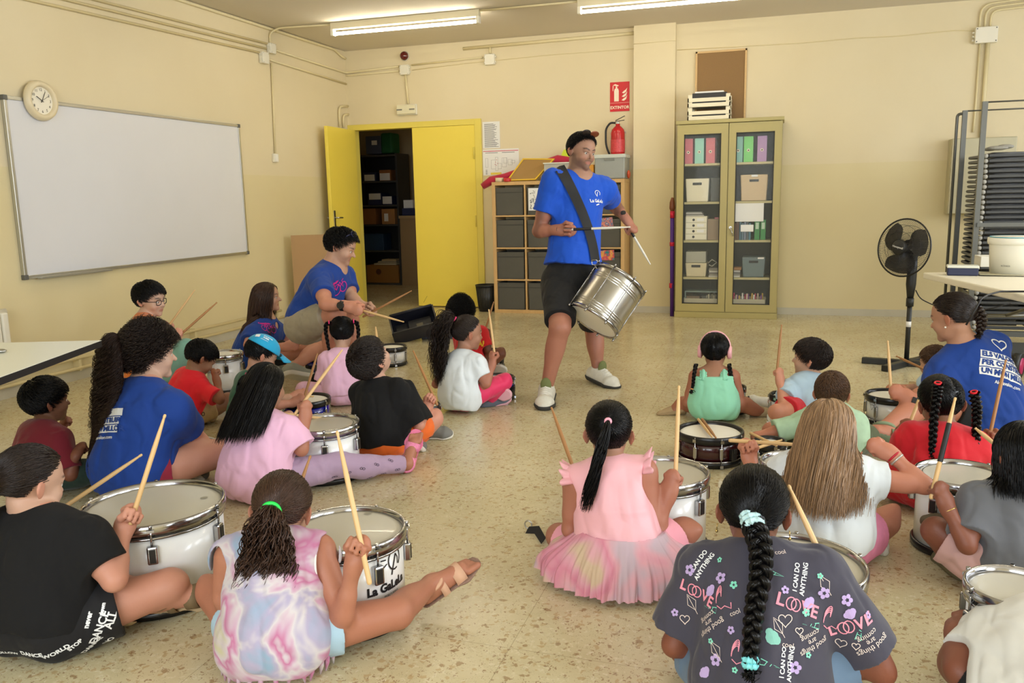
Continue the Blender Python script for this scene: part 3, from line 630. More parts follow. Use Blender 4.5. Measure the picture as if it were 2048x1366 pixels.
handled(4.02, 4.26, 0.235, 3, (232, 226, 200), 'cream tub with slot handle on the second shelf, left door')
handled(4.565, 4.83, 0.26, 3, (206, 182, 140), 'tan tub with paper label behind the right door', 0.005)
cbox('dark_bin', 4.275, 4.40, 0.24, 3, mat('dark_bin', (60, 62, 58), 0.6), 'dark grey bin beside the cream tub in the cabinet', 'bin')
# drawer unit with four drawers
root = thing('drawer_unit', 'white desktop unit of four small drawers in the cabinet', 'drawer unit', (4.13, -0.25, SHZ[2]))
MB().box(4.025, 4.245, -0.355, -0.10, SHZ[2]+0.001, SHZ[2]+0.245).build('unit_body', mat('offwhite_plastic', (222, 216, 192), 0.45), root, bevel=0.004)
for k in range(4):
    z = SHZ[2]+0.008+k*0.058
    d = MB().box(4.03, 4.24, -0.362, -0.352, z, z+0.053).build('drawer', mat('offwhite2', (234, 230, 208), 0.4), root, bevel=0.003)
    MB().disc((4.11, -0.3625, z+0.027), 0.013, (0, -1, 0), 16).build('finger_hole', BLK, d)
    if k: MB().box(4.145, 4.215, -0.365, -0.3622, z+0.014, z+0.042).build('label_card', PAP, d)
for k in range(4): tag(MB().box(4.03, 4.21-0.008*k, -0.35, -0.13, SHZ[2]+0.247+k*0.011, SHZ[2]+0.256+k*0.011).build('magazine', mat('mag%d' % k, ((190, 186, 176), (120, 116, 110), (206, 204, 198), (150, 150, 146))[k], 0.5)), 'magazine stacked on the small white drawer unit', 'magazine', 'magazines on the drawer unit')
o = cbox('taupe_file', 4.25, 4.375, 0.215, 2, mat('taupe', (142, 124, 104), 0.6), 'taupe file box with a red strip in the cabinet', 'file box')
MB().box(4.32, 4.36, -0.362, -0.345, SHZ[2]+0.216, SHZ[2]+0.232).build('red_strip', RED, o)
t2 = tag(MB().box(4.50, 4.80, -0.375, -0.366, 0.985, 1.185).build('blank_sheet', PAP, bevel=0.004), 'large blank white sheet behind the right glass door', 'paper')
tag(MB().box(4.58, 4.705, -0.378, -0.371, 0.885, 0.955).build('blank_label_card', mat('white_card', (246, 246, 244), 0.5), bevel=0.003), 'small blank white card below the large sheet in the cabinet', 'card')
bc = [((120, 84, 60), 'brown'), ((96, 66, 50), 'dark brown'), ((60, 100, 120), 'blue'), ((84, 110, 130), 'grey blue'), ((120, 130, 150), 'pale blue'), ((90, 96, 100), 'slate'), ((70, 120, 140), 'teal')]
x = 4.505
for i, (c, nm) in enumerate(bc):
    wd = 0.028 if i < 2 else 0.02
    cbox('book', x, x+wd, 0.17+0.012*(i % 3), 2, mat('book%d' % i, c, 0.55), nm+' book upright on the middle shelf behind the right glass door', 'book', bevel=0.001); x += wd+0.003
for i in range(2):
    o = cbox('binder', 4.715+i*0.058, 4.765+i*0.058, 0.20, 2, mat('binder_green', (30, 130, 50), 0.4), ('left', 'right')[i]+' green ring binder at the end of the book row', 'binder', bevel=0.002)
    MB().box(4.725+i*0.058, 4.755+i*0.058, -0.3625, -0.358, SHZ[2]+0.11, SHZ[2]+0.175).build('spine_label', mat('pale_label', (190, 214, 190), 0.6), o)
handled(4.03, 4.25, 0.145, 1, (214, 204, 170), 'low cream tub with slot handle on the fourth shelf')
cbox('grey_case', 4.035, 4.24, 0.115, 1, mat('milky_grey', (168, 168, 152), 0.35), 'translucent grey case resting on the low cream tub', 'case', zoff=0.147)
for k in range(6): tag(MB().box(4.27+0.005*(k % 2), 4.37, -0.35, -0.15, SHZ[1]+0.001+k*0.016, SHZ[1]+0.014+k*0.016).build('booklet', mat('booklet%d' % (k % 3), ((206, 204, 196), (150, 146, 136), (120, 116, 112))[k % 3], 0.6)), 'booklet in the untidy pile right of the low cream tub', 'booklet', 'booklets piled in the cabinet')
tag(MB().tube([(4.26, -0.33, 0.56), (4.30, -0.34, 0.60), (4.35, -0.33, 0.57), (4.30, -0.33, 0.53), (4.27, -0.33, 0.545)], 0.006, 8).build('coiled_cable', mat('grey_cable', (170, 168, 160), 0.4)), 'grey coiled cable on top of the booklet pile', 'cable')
handled(4.60, 4.83, 0.205, 1, (104, 122, 128), 'blue grey tub with slot handle behind the right door', 0.07)
for k in range(4): tag(MB().box(4.51, 4.585, -0.35, -0.15, SHZ[1]+0.001+k*0.018, SHZ[1]+0.016+k*0.018).build('booklet', mat('booklet%d' % (k % 3), (200, 198, 190), 0.6)), 'booklet in the small pile left of the blue grey tub', 'booklet', 'booklets beside the blue grey tub')
tag(MB().box(4.50, 4.595, -0.35, -0.2, SHZ[1]+0.075, SHZ[1]+0.10).build('brown_carton', mat('carton', (170, 120, 70), 0.7)), 'little brown carton on the booklet pile behind the right door', 'carton')
def openbin(x0, x1, label):
    t = thing('slatted_bin', label, 'bin', ((x0+x1)/2, -0.25, SHZ[0])); m_ = mat('grey_bin', (184, 178, 152), 0.5); z = SHZ[0]+0.001
    MB().box(x0, x1, -0.365, -0.357, z, z+0.05).box(x0, x1, -0.365, -0.357, z+0.075, z+0.125).box(x0, x1, -0.12, -0.112, z, z+0.125).box(x0, x0+0.006, -0.365, -0.112, z, z+0.125).box(x1-0.006, x1, -0.365, -0.112, z, z+0.125).box(x0, x1, -0.365, -0.112, z, z+0.006).build('bin_body', m_, t)
openbin(4.02, 4.375, 'grey slatted bin of books on the bottom shelf, left'); openbin(4.50, 4.845, 'grey slatted bin of craft things on the bottom shelf, right')
for k in range(5): tag(MB().box(4.05, 4.22-0.01*k, -0.345, -0.18, SHZ[0]+0.009+k*0.028, SHZ[0]+0.034+k*0.028).build('book', mat('lowbook%d' % k, ((196, 190, 170), (150, 110, 70), (206, 200, 184), (176, 130, 84), (120, 100, 80))[k], 0.6)), ('lowest', 'second lowest', 'middle', 'second highest', 'highest')[k]+' book of the flat pile in the bottom left bin', 'book')
x = 4.25
for k in range(6): tag(MB().box(x, x+0.014, -0.345, -0.2, SHZ[0]+0.009, SHZ[0]+0.16+0.01*(k % 2)).build('book', mat('thin%d' % (k % 3), ((120, 116, 100), (166, 160, 140), (86, 84, 76))[k % 3], 0.6)), 'thin book upright at the right of the bottom left bin', 'book', 'thin upright books in the bottom left bin'); x += 0.018
tag(MB().box(4.03, 4.37, -0.35, -0.14, SHZ[0]+0.19, SHZ[0]+0.2).box(4.03, 4.04, -0.35, -0.34, SHZ[0]+0.126, SHZ[0]+0.19).box(4.36, 4.37, -0.35, -0.34, SHZ[0]+0.126, SHZ[0]+0.19).build('letter_tray', mat('teal_tray', (120, 140, 136), 0.4)), 'flat grey green tray above the bin of books', 'tray')
for k in range(14):
    x, y = 4.52+0.0225*k, -0.30+0.02*(k % 3)
    tag(MB().tube([(x, y, SHZ[0]+0.01), (x+rng.uniform(-.01, .01), y-0.01, SHZ[0]+rng.uniform(0.15, 0.185))], 0.008, 8).build('marker_pen', mat('pen%d' % (k % 5), ((190, 50, 90), (226, 200, 180), (120, 60, 140), (220, 180, 80), (240, 236, 230))[k % 5], 0.4)), 'coloured pen standing in the bottom right bin', 'pen', 'pens in the bottom right bin')
# crates on the cabinet
def crate(z, label):
    t = thing('wooden_crate', label, 'crate', (4.24, -0.2, z)); m_ = mat('white_crate', (238, 230, 204), 0.5)
    x0, x1, ya, yb = 4.03, 4.45, -0.36, -0.08
    for zz in (z+0.005, z+0.055):
        MB().box(x0, x1, ya, ya+0.012, zz, zz+0.036).build('slat', m_, t); MB().box(x0, x1, yb-0.012, yb, zz, zz+0.036).build('slat', m_, t)
        MB().box(x0, x0+0.012, ya, yb, zz, zz+0.036).build('slat', m_, t); MB().box(x1-0.012, x1, ya, yb, zz, zz+0.036).build('slat', m_, t)
    for x in (x0+0.003, x1-0.045):
        for y in (ya+0.012, yb-0.042): MB().box(x, x+0.042, y, y+0.03, z, z+0.125).build('corner_post', m_, t)
    MB().box(x0+0.01, x1-0.01, ya+0.012, yb-0.012, z+0.004, z+0.01).build('crate_floor', m_, t)
crate(CH+0.002, 'lower white slatted crate on the glazed cabinet'); crate(CH+0.129, 'upper white slatted crate on the glazed cabinet')
for i in (0, 1): tag(MB().box(4.075, 4.41, -0.34, -0.10, CH+0.015+0.129*i, CH+0.095+0.129*i+0.045*i).build('black_folder_box', mat('black_card', (34, 34, 36), 0.5)), 'black folder box inside the %s white crate' % ('lower', 'upper')[i], 'folder box')
tag(MB().box(4.10, 4.38, -0.335, -0.15, CH+0.27, CH+0.285).build('white_sheets', PAP), 'sheaf of pale blue white sheets in the upper crate', 'papers')
# umbrella / banner roll beside the cabinet
t = thing('banner_roll', 'purple fabric roll with red bands standing beside the cabinet', 'fabric roll', (3.905, -0.30, 0))
PU = mat('purple_cloth', (78, 40, 130), 0.6, bump=0.2, bscale=30); RB = mat('red_band', (196, 24, 60), 0.55)
MB().tube([(3.897, -0.335, 0.0), (3.892, -0.33, 0.6), (3.888, -0.33, 1.08)], [0.020, 0.022, 0.021], 14).build('rolled_fabric', PU, t)
for z, h in ((1.03, 0.07), (0.74, 0.04), (0.30, 0.05)): MB().tube([(3.889, -0.33, z), (3.889, -0.33, z+h)], 0.0245, 14).build('red_band', RB, t)
MB().tube([(3.888, -0.33, 1.09), (3.887, -0.33, 1.13), (3.885, -0.33, 1.19), (3.888, -0.33, 1.24)], [0.016, 0.03, 0.026, 0.012], 12).build('leather_tip', mat('brown_leather', (120, 66, 36), 0.5, bump=0.5, bscale=25), t)
# ------------------------------------------------------------------ closet contents
t = thing('metal_rack', 'dark grey metal rack inside the dim closet', 'rack', (0.3, 1.0, 0))
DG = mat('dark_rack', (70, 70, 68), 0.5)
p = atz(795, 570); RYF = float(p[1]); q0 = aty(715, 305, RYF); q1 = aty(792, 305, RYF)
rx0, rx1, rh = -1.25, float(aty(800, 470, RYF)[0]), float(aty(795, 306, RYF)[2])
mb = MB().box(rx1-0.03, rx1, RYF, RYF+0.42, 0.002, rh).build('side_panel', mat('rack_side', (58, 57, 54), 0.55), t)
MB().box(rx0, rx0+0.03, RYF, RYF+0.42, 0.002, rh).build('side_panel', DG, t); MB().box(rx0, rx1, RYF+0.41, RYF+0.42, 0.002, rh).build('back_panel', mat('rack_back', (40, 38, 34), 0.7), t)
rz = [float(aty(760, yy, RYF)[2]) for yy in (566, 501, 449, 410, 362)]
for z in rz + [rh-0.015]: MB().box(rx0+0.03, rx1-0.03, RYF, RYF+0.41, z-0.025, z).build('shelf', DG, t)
CB = mat('cardboard', (176, 128, 76), 0.75, noise=0.06, nscale=4); CB2 = mat('brown_box', (150, 100, 54), 0.75)
def closet(name, x0, x1, h, si, m_, label, cat, lab=None):
    xa, xb = float(aty(x0, 450, RYF)[0]), float(aty(x1, 450, RYF)[0]); z = rz[si]+0.001 if si < 5 else rh+0.001
    o = MB().box(xa, xb, RYF+0.02, RYF+0.3, z, z+h).build(name, m_, None, bevel=0.004); tag(o, label, cat)
    if lab: a, b, c, d = lab; MB().box(xa+(xb-xa)*a, xa+(xb-xa)*b, RYF+0.016, RYF+0.0205, z+h*c, z+h*d).build('paper_label', PAP, o)
    return o
NV = mat('navy_box', (40, 48, 84), 0.5)
closet('navy_box', 730, 755, 0.13, 4, NV, 'navy box with a white label on the rack shelf, left', 'box', (0.1, 0.9, 0.05, 0.75))
closet('cardboard_box', 762, 784, 0.16, 4, CB2, 'small brown box with a white label on the upper rack shelf', 'box', (0.05, 0.95, 0.05, 0.7))
o = closet('navy_pouch', 737, 764, 0.18, 3, NV, 'navy bag with a tilted white label on the rack', 'bag', (0.1, 0.95, 0.45, 0.95))
closet('navy_box', 766, 785, 0.13, 3, NV, 'navy box with a large white label right of the tilted one', 'box', (0.02, 0.98, 0.1, 0.95))
closet('cardboard_box', 723, 751, 0.24, 2, CB2, 'brown printed carton on the middle rack shelf, left', 'box')
closet('cardboard_box', 763, 789, 0.23, 2, CB, 'brown carton with a tall white label on the middle rack shelf', 'box', (0.2, 0.5, 0.2, 0.7))
closet('blue_tub', 722, 764, 0.25, 1, mat('blue_tub', (44, 70, 104), 0.3, alpha=0.85), 'translucent blue tub on the fourth rack shelf', 'tub')
o = closet('cardboard_box', 727, 792, 0.27, 0, mat('ochre_carton', (150, 106, 46), 0.7), 'wide ochre carton at the bottom of the rack', 'box')
xa = float(aty(754, 500, RYF)[0]); MB().disc((xa, RYF+0.0195, rz[0]+0.17), 0.045, (0, -1, 0), 20).build('printed_mark', mat('mark_brown', (90, 50, 30), 0.7), o)
for k in range(3): tag(MB().box(float(aty(745+8*k, 500, RYF)[0]), float(aty(790, 500, RYF)[0]), RYF+0.02, RYF+0.25, rz[0]+0.273+k*0.03, rz[0]+0.30+k*0.03).build('cloth_pile', mat('pale_cloth%d' % k, ((196, 186, 160), (176, 166, 140), (190, 170, 130))[k], 0.8), bevel=0.008), 'folded pale cloth on the wide ochre carton', 'cloth', 'folded cloths in the closet')
closet('blue_crate', 738, 768, 0.26, 5, mat('slate_crate', (76, 84, 108), 0.5), 'slate blue crate on top of the dark rack', 'crate', (0.4, 0.75, 0.5, 0.75))
MB()
tag(MB().box(float(aty(766, 450, RYF)[0])+0.01, float(aty(790, 450, RYF)[0]), RYF+0.02, RYF+0.3, rh+0.001, rh+0.30).build('green_bag', mat('green_fabric', (24, 92, 48), 0.7, bump=0.5, bscale=10), bevel=0.03), 'crumpled green bag on top of the dark rack', 'bag')
p2 = atz(815, 571); cy_ = float(p2[1]); cx0 = rx1+0.03; cz = float(aty(820, 434, cy_)[2])
t = thing('low_cupboard', 'beige low cupboard standing right of the closet rack', 'cupboard', (cx0+0.4, cy_+0.2, 0))
BG = mat('beige_laminate', (156, 130, 92), 0.55)
MB().box(cx0, cx0+0.8, cy_, cy_+0.45, 0.06, cz-0.02).build('cupboard_body', BG, t); MB().box(cx0-0.01, cx0+0.81, cy_-0.012, cy_+0.45, cz-0.02, cz+0.02).build('worktop', mat('beige_top', (176, 150, 108), 0.5), t); MB().box(cx0, cx0+0.8, cy_-0.005, cy_+0.45, 0.0, 0.06).build('plinth', BG, t)
tag(MB().box(cx0+0.03, cx0+0.33, cy_+0.02, cy_+0.3, cz+0.021, cz+0.13).build('navy_tray', NV, bevel=0.01), 'dark blue tray on the beige cupboard in the closet', 'tray')
tag(MB().box(cx0+0.05, cx0+0.2, cy_+0.05, cy_+0.2, cz+0.131, cz+0.25, ).build('paper_bundle', PAP), 'white papers standing in the dark blue tray', 'papers')
# ------------------------------------------------------------------ cardboard box folded flat by the wall
t = thing('cardboard_carton', 'large flattened cardboard carton leaning upright by the left wall', 'carton', (0.3, -1.4, 0))
fa = atz(562, 668); 
CBX = mat('carton_brown', (176, 142, 98), 0.75, noise=0.05, nscale=5)
A = Vector((0.10, -1.55, 0.002)); Bv = Vector((0.46, -1.32, 0.002)); Cc = Vector((0.50, -1.10, 0.002)); H1 = 0.93
def wallq(a, b, z0, z1, th, lean=0.0):
    n = (b-a).cross(Vector((0, 0, 1))).normalized(); off = -n*lean
    return [a, b, b+Vector((0, 0, z1-z0))+off, a+Vector((0, 0, z1-z0))+off]
quadslab(MB(), wallq(A, Bv, 0, H1, 0.02), 0.02).build('front_panel', CBX, t)
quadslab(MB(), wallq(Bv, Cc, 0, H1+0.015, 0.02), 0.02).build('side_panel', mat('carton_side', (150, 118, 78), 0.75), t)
mid = lerp(A, Bv, 0.55); dd = (Bv-A).normalized(); nn = dd.cross(Vector((0, 0, 1))).normalized()
MB().box(-0.045, 0.045, -0.001, 0.003, 0, 0.05, R=Matrix((dd, nn, (0, 0, 1))).transposed(), c=mid+Vector((0, 0, H1-0.07))+nn*0.0).build('black_print', BLK, t)
# ------------------------------------------------------------------ electrical cabinet
t = thing('electrical_cabinet', 'grey beige electrical cabinet on the back wall behind the chair rack', 'electrical cabinet', (6.76, 0, 1.38))
EC = mat('grey_beige', (186, 180, 150), 0.45)
MB().box(6.49, 7.04, -0.17, -0.001, 1.03, 1.74).build('cabinet_body', EC, t, bevel=0.006)
MB().box(6.495, 7.035, -0.19, -0.172, 1.035, 1.735).build('cabinet_door', mat('grey_beige2', (196, 190, 160), 0.4), t, bevel=0.006)
MB().box(6.94, 6.965, -0.194, -0.189, 1.50, 1.54).build('lock', BLK, t)
# ------------------------------------------------------------------ chair trolley with folding chairs
t = thing('chair_trolley', 'grey steel trolley frame holding the stacked folding chairs', 'trolley', (6.9, -1.65, 0))
GM = mat('grey_steel', (104, 106, 104), 0.4, 0.6)
X0, X1, YF_, YB_ = 6.385, 7.25, -2.0, -1.28
for x, y in ((X0, YF_), (X1, YF_), (X0, YB_), (X1, YB_)): MB().box(x-0.018, x+0.018, y-0.018, y+0.018, 0.14, 1.905).build('post', GM, t)
for y in (YF_, YB_): MB().tube([(X0, y, 1.90), (X1, y, 1.90)], 0.006, 8).build('top_bar', GM, t)
MB().box(X0, X1, YF_-0.035, YF_-0.018, 0.98, 1.01).build('cross_bar', GM, t)
MB().box(X0-0.02, X1+0.02, YF_-0.02, YF_+0.02, 0.14, 0.18).box(X0-0.02, X1+0.02, YB_-0.02, YB_+0.02, 0.14, 0.18).box(X0-0.02, X0+0.02, YF_, YB_, 0.14, 0.18).box(X1-0.02, X1+0.02, YF_, YB_, 0.14, 0.18).build('base_frame', GM, t)
for x, y in ((X0+0.05, YF_+0.03), (X1-0.05, YF_+0.03), (X0+0.05, YB_-0.03), (X1-0.05, YB_-0.03)):
    w_ = MB().tube([(x-0.015, y, 0.062), (x+0.015, y, 0.062)], 0.06, 20).build('wheel', BM, t); MB().tube([(x-0.02, y, 0.062), (x+0.02, y, 0.062)], 0.02, 12).box(x-0.02, x+0.02, y-0.01, y+0.01, 0.06, 0.14).build('hub', STEEL, w_)
MB().tube(arcpath([(X0-0.05, YB_+0.03, 0.2), (X0-0.05, YB_+0.03, 1.88), (X0, YB_+0.0, 1.88)], 0.05), 0.012, 8).build('push_handle', GM, t)
CHT = mat('chair_tube', (92, 92, 92), 0.35, 0.4); CHP = mat('chair_plastic', (66, 68, 70), 0.5); CHK = mat('chair_cap', (170, 168, 160), 0.5)
def folding_chair():
    c = thing('folding_chair', '', 'folding chair', (0, 0, 0))
    x0, x1 = X0+0.045, X1-0.03; y0_, y1_ = YF_+0.05, YB_-0.05
    MB().tube(arcpath([(x1, y0_, 0), (x0, y0_, 0), (x0, y1_, 0.006), (x1, y1_, 0.006)], 0.05), 0.0125, 8).build('leg_frame', CHT, c)
    MB().tube(arcpath([(x0+0.3, y0_+0.05, 0.018), (x0+0.05, y0_+0.05, 0.018), (x0+0.05, y1_-0.05, 0.018), (x0+0.3, y1_-0.05, 0.018)], 0.04), 0.009, 8).build('back_frame', CHT, c)
    MB().box(x0+0.07, x0+0.27, y0_+0.06, y1_-0.06, 0.008, 0.022).build('backrest', CHP, c, bevel=0.004)
    MB().box(x0+0.36, x0+0.74, y0_+0.035, y1_-0.035, 0.004, 0.022).build('seat', CHP, c, bevel=0.004)
    MB().sphere((x0-0.004, y0_-0.012, 0.0), 0.0175, 6).build('end_cap', CHK, c)
    MB().box(x0+0.02, x0+0.7, y0_-0.016, y0_-0.010, -0.006, 0.012).build('hinge_plate', CHP, c)
    return c
pc = folding_chair(); N_CH = 35
for k in range(N_CH):
    loc = (rng.uniform(-0.006, 0.006), rng.uniform(-0.01, 0.01), 0.20+k*0.0385)
    if k == 0: pc.location = loc; pc['label'] = 'dark grey folding chair lying flat in the trolley stack'; pc['group'] = 'folding chairs stacked on the trolley'
    else: dup(pc, loc)
mb = MB()
for (x, y, z, r_, sc) in ((6.50, -1.95, 1.565, 0.05, (1.5, 0.9, 0.35)), (6.56, -1.92, 1.575, 0.045, (1.3, 1.0, 0.4)), (6.46, -1.90, 1.56, 0.04, (1.2, 1.2, 0.35))): mb.sphere((x, y, z), r_, 8, sc)
tag(mb.build('crumpled_cloth', mat('grey_cloth', (150, 148, 140), 0.8, bump=0.8, bscale=40)), 'crumpled grey rag on top of the folded chairs', 'rag')
# ------------------------------------------------------------------ folding table on the right
t = thing('folding_table', 'white plastic folding table at the right edge', 'table', (6.7, -3.9, 0))
TA = Vector((5.85, -3.25, 0.74)); e1 = (Vector((6.13, -4.48, 0.74))-TA).normalized(); e2 = Vector((-e1.y, e1.x, 0)); e2 = -e2 if e2.x < 0 else e2
TW = mat('white_table', (238, 232, 212), 0.42, noise=0.02, nscale=4)
q = [TA, TA+e1*1.83, TA+e1*1.83+e2*0.76, TA+e2*0.76]
q = [Vector((p.x, p.y, 0.70)) for p in q]
mb = quadslab(MB(), q, 0.04); mb.v = [(x, y, 0.70 if i % 8 < 4 else 0.74) for i, (x, y, z) in enumerate(mb.v)]; mb.build('tabletop', TW, t, bevel=0.008)
TG = mat('table_steel', (120, 118, 110), 0.35, 0.7)
def TP(u, v, z): p = TA+e1*u+e2*v; return (p.x, p.y, z)
for u in (0.32, 1.5):
    MB().tube(arcpath([TP(u, 0.10, 0.70), TP(u, 0.10, 0.42), TP(u+0.02, 0.18, 0.30), TP(u-0.05, 0.10, 0.015), ], 0.08), 0.014, 10).build('leg', TG, t)
    MB().tube(arcpath([TP(u, 0.66, 0.70), TP(u, 0.66, 0.42), TP(u+0.02, 0.58, 0.30), TP(u-0.05, 0.66, 0.015), ], 0.08), 0.014, 10).build('leg', TG, t)
    MB().tube([TP(u, 0.10, 0.5), TP(u, 0.66, 0.5)], 0.011, 8).build('cross_tube', TG, t)
    MB().tube([TP(u, 0.38, 0.5), TP(0.92, 0.38, 0.69)], 0.010, 8).build('brace', TG, t)
t = thing('white_bucket', 'white plastic bucket with blue lid rim on the folding table', 'bucket', (6.2, -3.75, 0.741))
bc_ = atz(2032, 548, 0.741); bx, by_ = float(bc_[0]), float(bc_[1])
MB().lathe([(0, 0.0), (0.145, 0.0), (0.158, 0.19), (0.158, 0.20), (0, 0.20)], 40, (bx, by_, 0.741)).build('bucket_body', mat('bucket_white', (240, 238, 226), 0.35), t)
MB().lathe([(0, 0.232), (0.150, 0.232), (0.158, 0.226), (0.168, 0.226), (0.170, 0.20), (0.165, 0.185), (0.157, 0.185)], 40, (bx, by_, 0.741)).build('lid', mat('bucket_white'), t)
MB().lathe([(0.150, 0.2325), (0.158, 0.2325), (0.158, 0.229), (0.150, 0.229)], 40, (bx, by_, 0.741), closed=True).build('blue_ring', mat('ring_blue', (70, 170, 196), 0.3), t)
mb = MB(); flat_text(mb, 'KÖNIGS', (bx-0.09, by_-0.128, 0.80), (0.82, -0.57, 0), (0, 0, 1), 0.014); mb.build('small_print', INK, t)
c0 = atz(1924, 550, 0.741)
t = thing('navy_box', 'small navy box with white lid near the table corner', 'box', tuple(c0))
MB().box(-0.085, 0.085, -0.05, 0.05, 0.0, 0.05, R=Matrix.Rotation(-0.12, 3, 'Z'), c=c0).build('box_body', mat('navy', (26, 34, 70), 0.4), t, bevel=0.006)
MB().box(-0.088, 0.088, -0.053, 0.053, 0.046, 0.062, R=Matrix.Rotation(-0.12, 3, 'Z'), c=c0).build('lid', mat('milky_plastic'), t, bevel=0.005)
c1 = atz(1985, 548, 0.741)
for k in range(3): tag(MB().box(-0.15, 0.15, -0.105, 0.105, 0.001+0.003*k, 0.003+0.003*k, R=Matrix.Rotation(-0.5+0.2*k, 3, 'Z'), c=(c1[0]+0.03*k, c1[1]-0.03*k, 0.741)).build('magazine', mat('mag_pale%d' % k, ((196, 190, 160), (220, 214, 196), (176, 170, 140))[k], 0.5)), ('bottom', 'middle', 'top')[k]+' magazine of the three lying under the bucket edge', 'magazine')
tag(MB().box(-0.06, 0.06, -0.1, 0.1, 0, 0.07, c=(float(atz(1985, 535, 0.741)[0])-0.01, float(atz(1985, 535, 0.741)[1])+0.12, 0.742), R=Matrix.Identity(3)).build('white_carton', mat('white_carton', (236, 234, 224), 0.5), bevel=0.004), 'low white carton behind the bucket', 'carton')
pc_ = [atz(2048, 583, 0.748), atz(2000, 583, 0.748), atz(1975, 590, 0.748), atz(1962, 598, 0.745)]
tag(MB().tube([tuple(p) for p in [atz(2110, 590, 0.748)]+pc_]+[(pc_[-1][0]-0.02, pc_[-1][1]-0.01, 0.70), (pc_[-1][0]-0.06, pc_[-1][1]-0.02, 0.62)], 0.005, 8).build('power_cord', BLK), 'black cord running over the front edge of the folding table', 'cord')
t = thing('stroller_wheels', 'grey wheeled cart base under the folding table', 'cart', (6.9, -3.0, 0))
wc = [atz(2032, 690, 0.08), atz(2044, 680, 0.08)]
c = aty(2040, 672, -2.9)
MB().tube([(c[0]-0.02, -2.9, 0.085), (c[0]+0.02, -2.92, 0.085)], 0.085, 24).build('wheel', BM, t)
MB().tube([(c[0]-0.025, -2.9, 0.085), (c[0]+0.025, -2.92, 0.085)], 0.055, 20).build('pink_hub', mat('magenta_plastic', (180, 30, 90), 0.4), t)
MB().box(c[0]-0.05, c[0]+0.6, -2.85, -2.4, 0.10, 0.16).tube([(c[0], -2.9, 0.085), (c[0]+0.05, -2.8, 0.14)], 0.012).build('cart_base', GM, t)
# ------------------------------------------------------------------ left table
t = thing('left_table', 'white table with black edge entering at the left', 'table', (1.6, -7.0, 0))
t.name = 'white_table'
A = atz(203, 681, 0.74); B_ = atz(0, 755, 0.74); C_ = atz(0, 671, 0.74)
ev = Vector(B_-A).normalized(); eh = Vector((-ev.y, ev.x, 0)); eh = eh if eh.x < 0 else -eh
q = [Vector(A), Vector(A)+ev*1.25, Vector(A)+ev*1.25+eh*1.1, Vector(A)+eh*1.1]
lt = [(p.x, p.y) for p in q]
def slab(mb, pts, z0, z1):
    k = len(pts); return mb.add([(x, y, z0) for x, y in pts]+[(x, y, z1) for x, y in pts], [tuple(range(k))[::-1], tuple(range(k, 2*k))]+[(i, (i+1) % k, (i+1) % k+k, i+k) for i in range(k)])
slab(MB(), lt, 0.715, 0.7395).build('black_core', BLK, t)
slab(MB(), lt, 0.7396, 0.741).build('white_top', mat('white_laminate', (238, 240, 226), 0.3), t)
ci = sum(q, Vector())/4
for u_, v_ in ((0.30, 0.95), (1.15, 0.95)):
    pp = Vector(A)+ev*u_+eh*v_; MB().tube([(pp.x, pp.y, 0.03), (pp.x, pp.y, 0.714)], 0.025, 14).build('leg', GM, t)
    a_, b_ = pp-eh*0.08, pp+eh*0.12; MB().bar((a_.x, a_.y, 0.015), (b_.x, b_.y, 0.015), 0.06, 0.026).build('foot', GM, t)
sp_ = atz(6, 705, 0.742)
tag(MB().sphere((sp_[0]-0.01, sp_[1], 0.7485), 0.02, 8, (1.2, 0.9, 0.35)).tube([(sp_[0]-0.14, sp_[1]-0.02, 0.75), (sp_[0]-0.03, sp_[1], 0.749)], 0.003, 6).build('metal_spoon', STEEL), 'metal spoon on the white table at the left edge', 'spoon')
# ------------------------------------------------------------------ pedestal fan
FC = aty(1811, 497, -2.72); FB = atz(1812, 732)
t = thing('pedestal_fan', 'black pedestal fan standing before the back wall', 'fan', (float(FB[0]), float(FB[1]), 0))
fx, fy = float(FB[0]), float(FB[1])
for a in (math.radians(170), math.radians(-12), math.radians(235), math.radians(52)):
    d = Vector((math.cos(a), math.sin(a), 0)); L = 0.30
    MB().box(0, L, -0.025, 0.025, 0.002, 0.045, R=Matrix((d, Vector((-d.y, d.x, 0)), Vector((0, 0, 1)))).transposed(), c=(fx, fy, 0)).build('foot', BM, t, bevel=0.004)
MB().tube([(fx, fy, 0.045), (fx, fy, 0.50)], 0.017, 16).build('lower_pole', BM, t)
MB().tube([(fx, fy, 0.29), (fx, fy, 0.33)], 0.0178, 16).build('label_sticker', PAP, t)
MB().tube([(fx, fy, 0.44), (fx, fy, 0.50)], 0.026, 16).build('collar', BM, t)
hz = float(FC[2])
MB().tube([(fx, fy, 0.50), (fx, fy, 0.60), (fx+0.003, fy+0.01, 0.72), (fx, fy+0.02, hz-0.05)], [0.022, 0.034, 0.033, 0.036], 16).build('control_column', BM, t)
ax = (Vector(CAM)-Vector((fx, fy, hz))); ax.z = 0.12*ax.length; ax = (ax.normalized()+Vector((-0.62, 0.12, 0.0))).normalized()
fc = Vector((float(FC[0]), fy, hz))
MB().tube([fc-ax*0.05, fc-ax*0.12, fc-ax*0.2], [0.06, 0.065, 0.04], 20).tube([fc-ax*0.1, (fx, fy+0.02, hz-0.08)], 0.03, 12).build('motor_housing', BM, t)
Rg = 0.205; u, v, d = frame(ax)
DKW = mat('black_wire', (22, 22, 22), 0.35)
mb = MB(); 
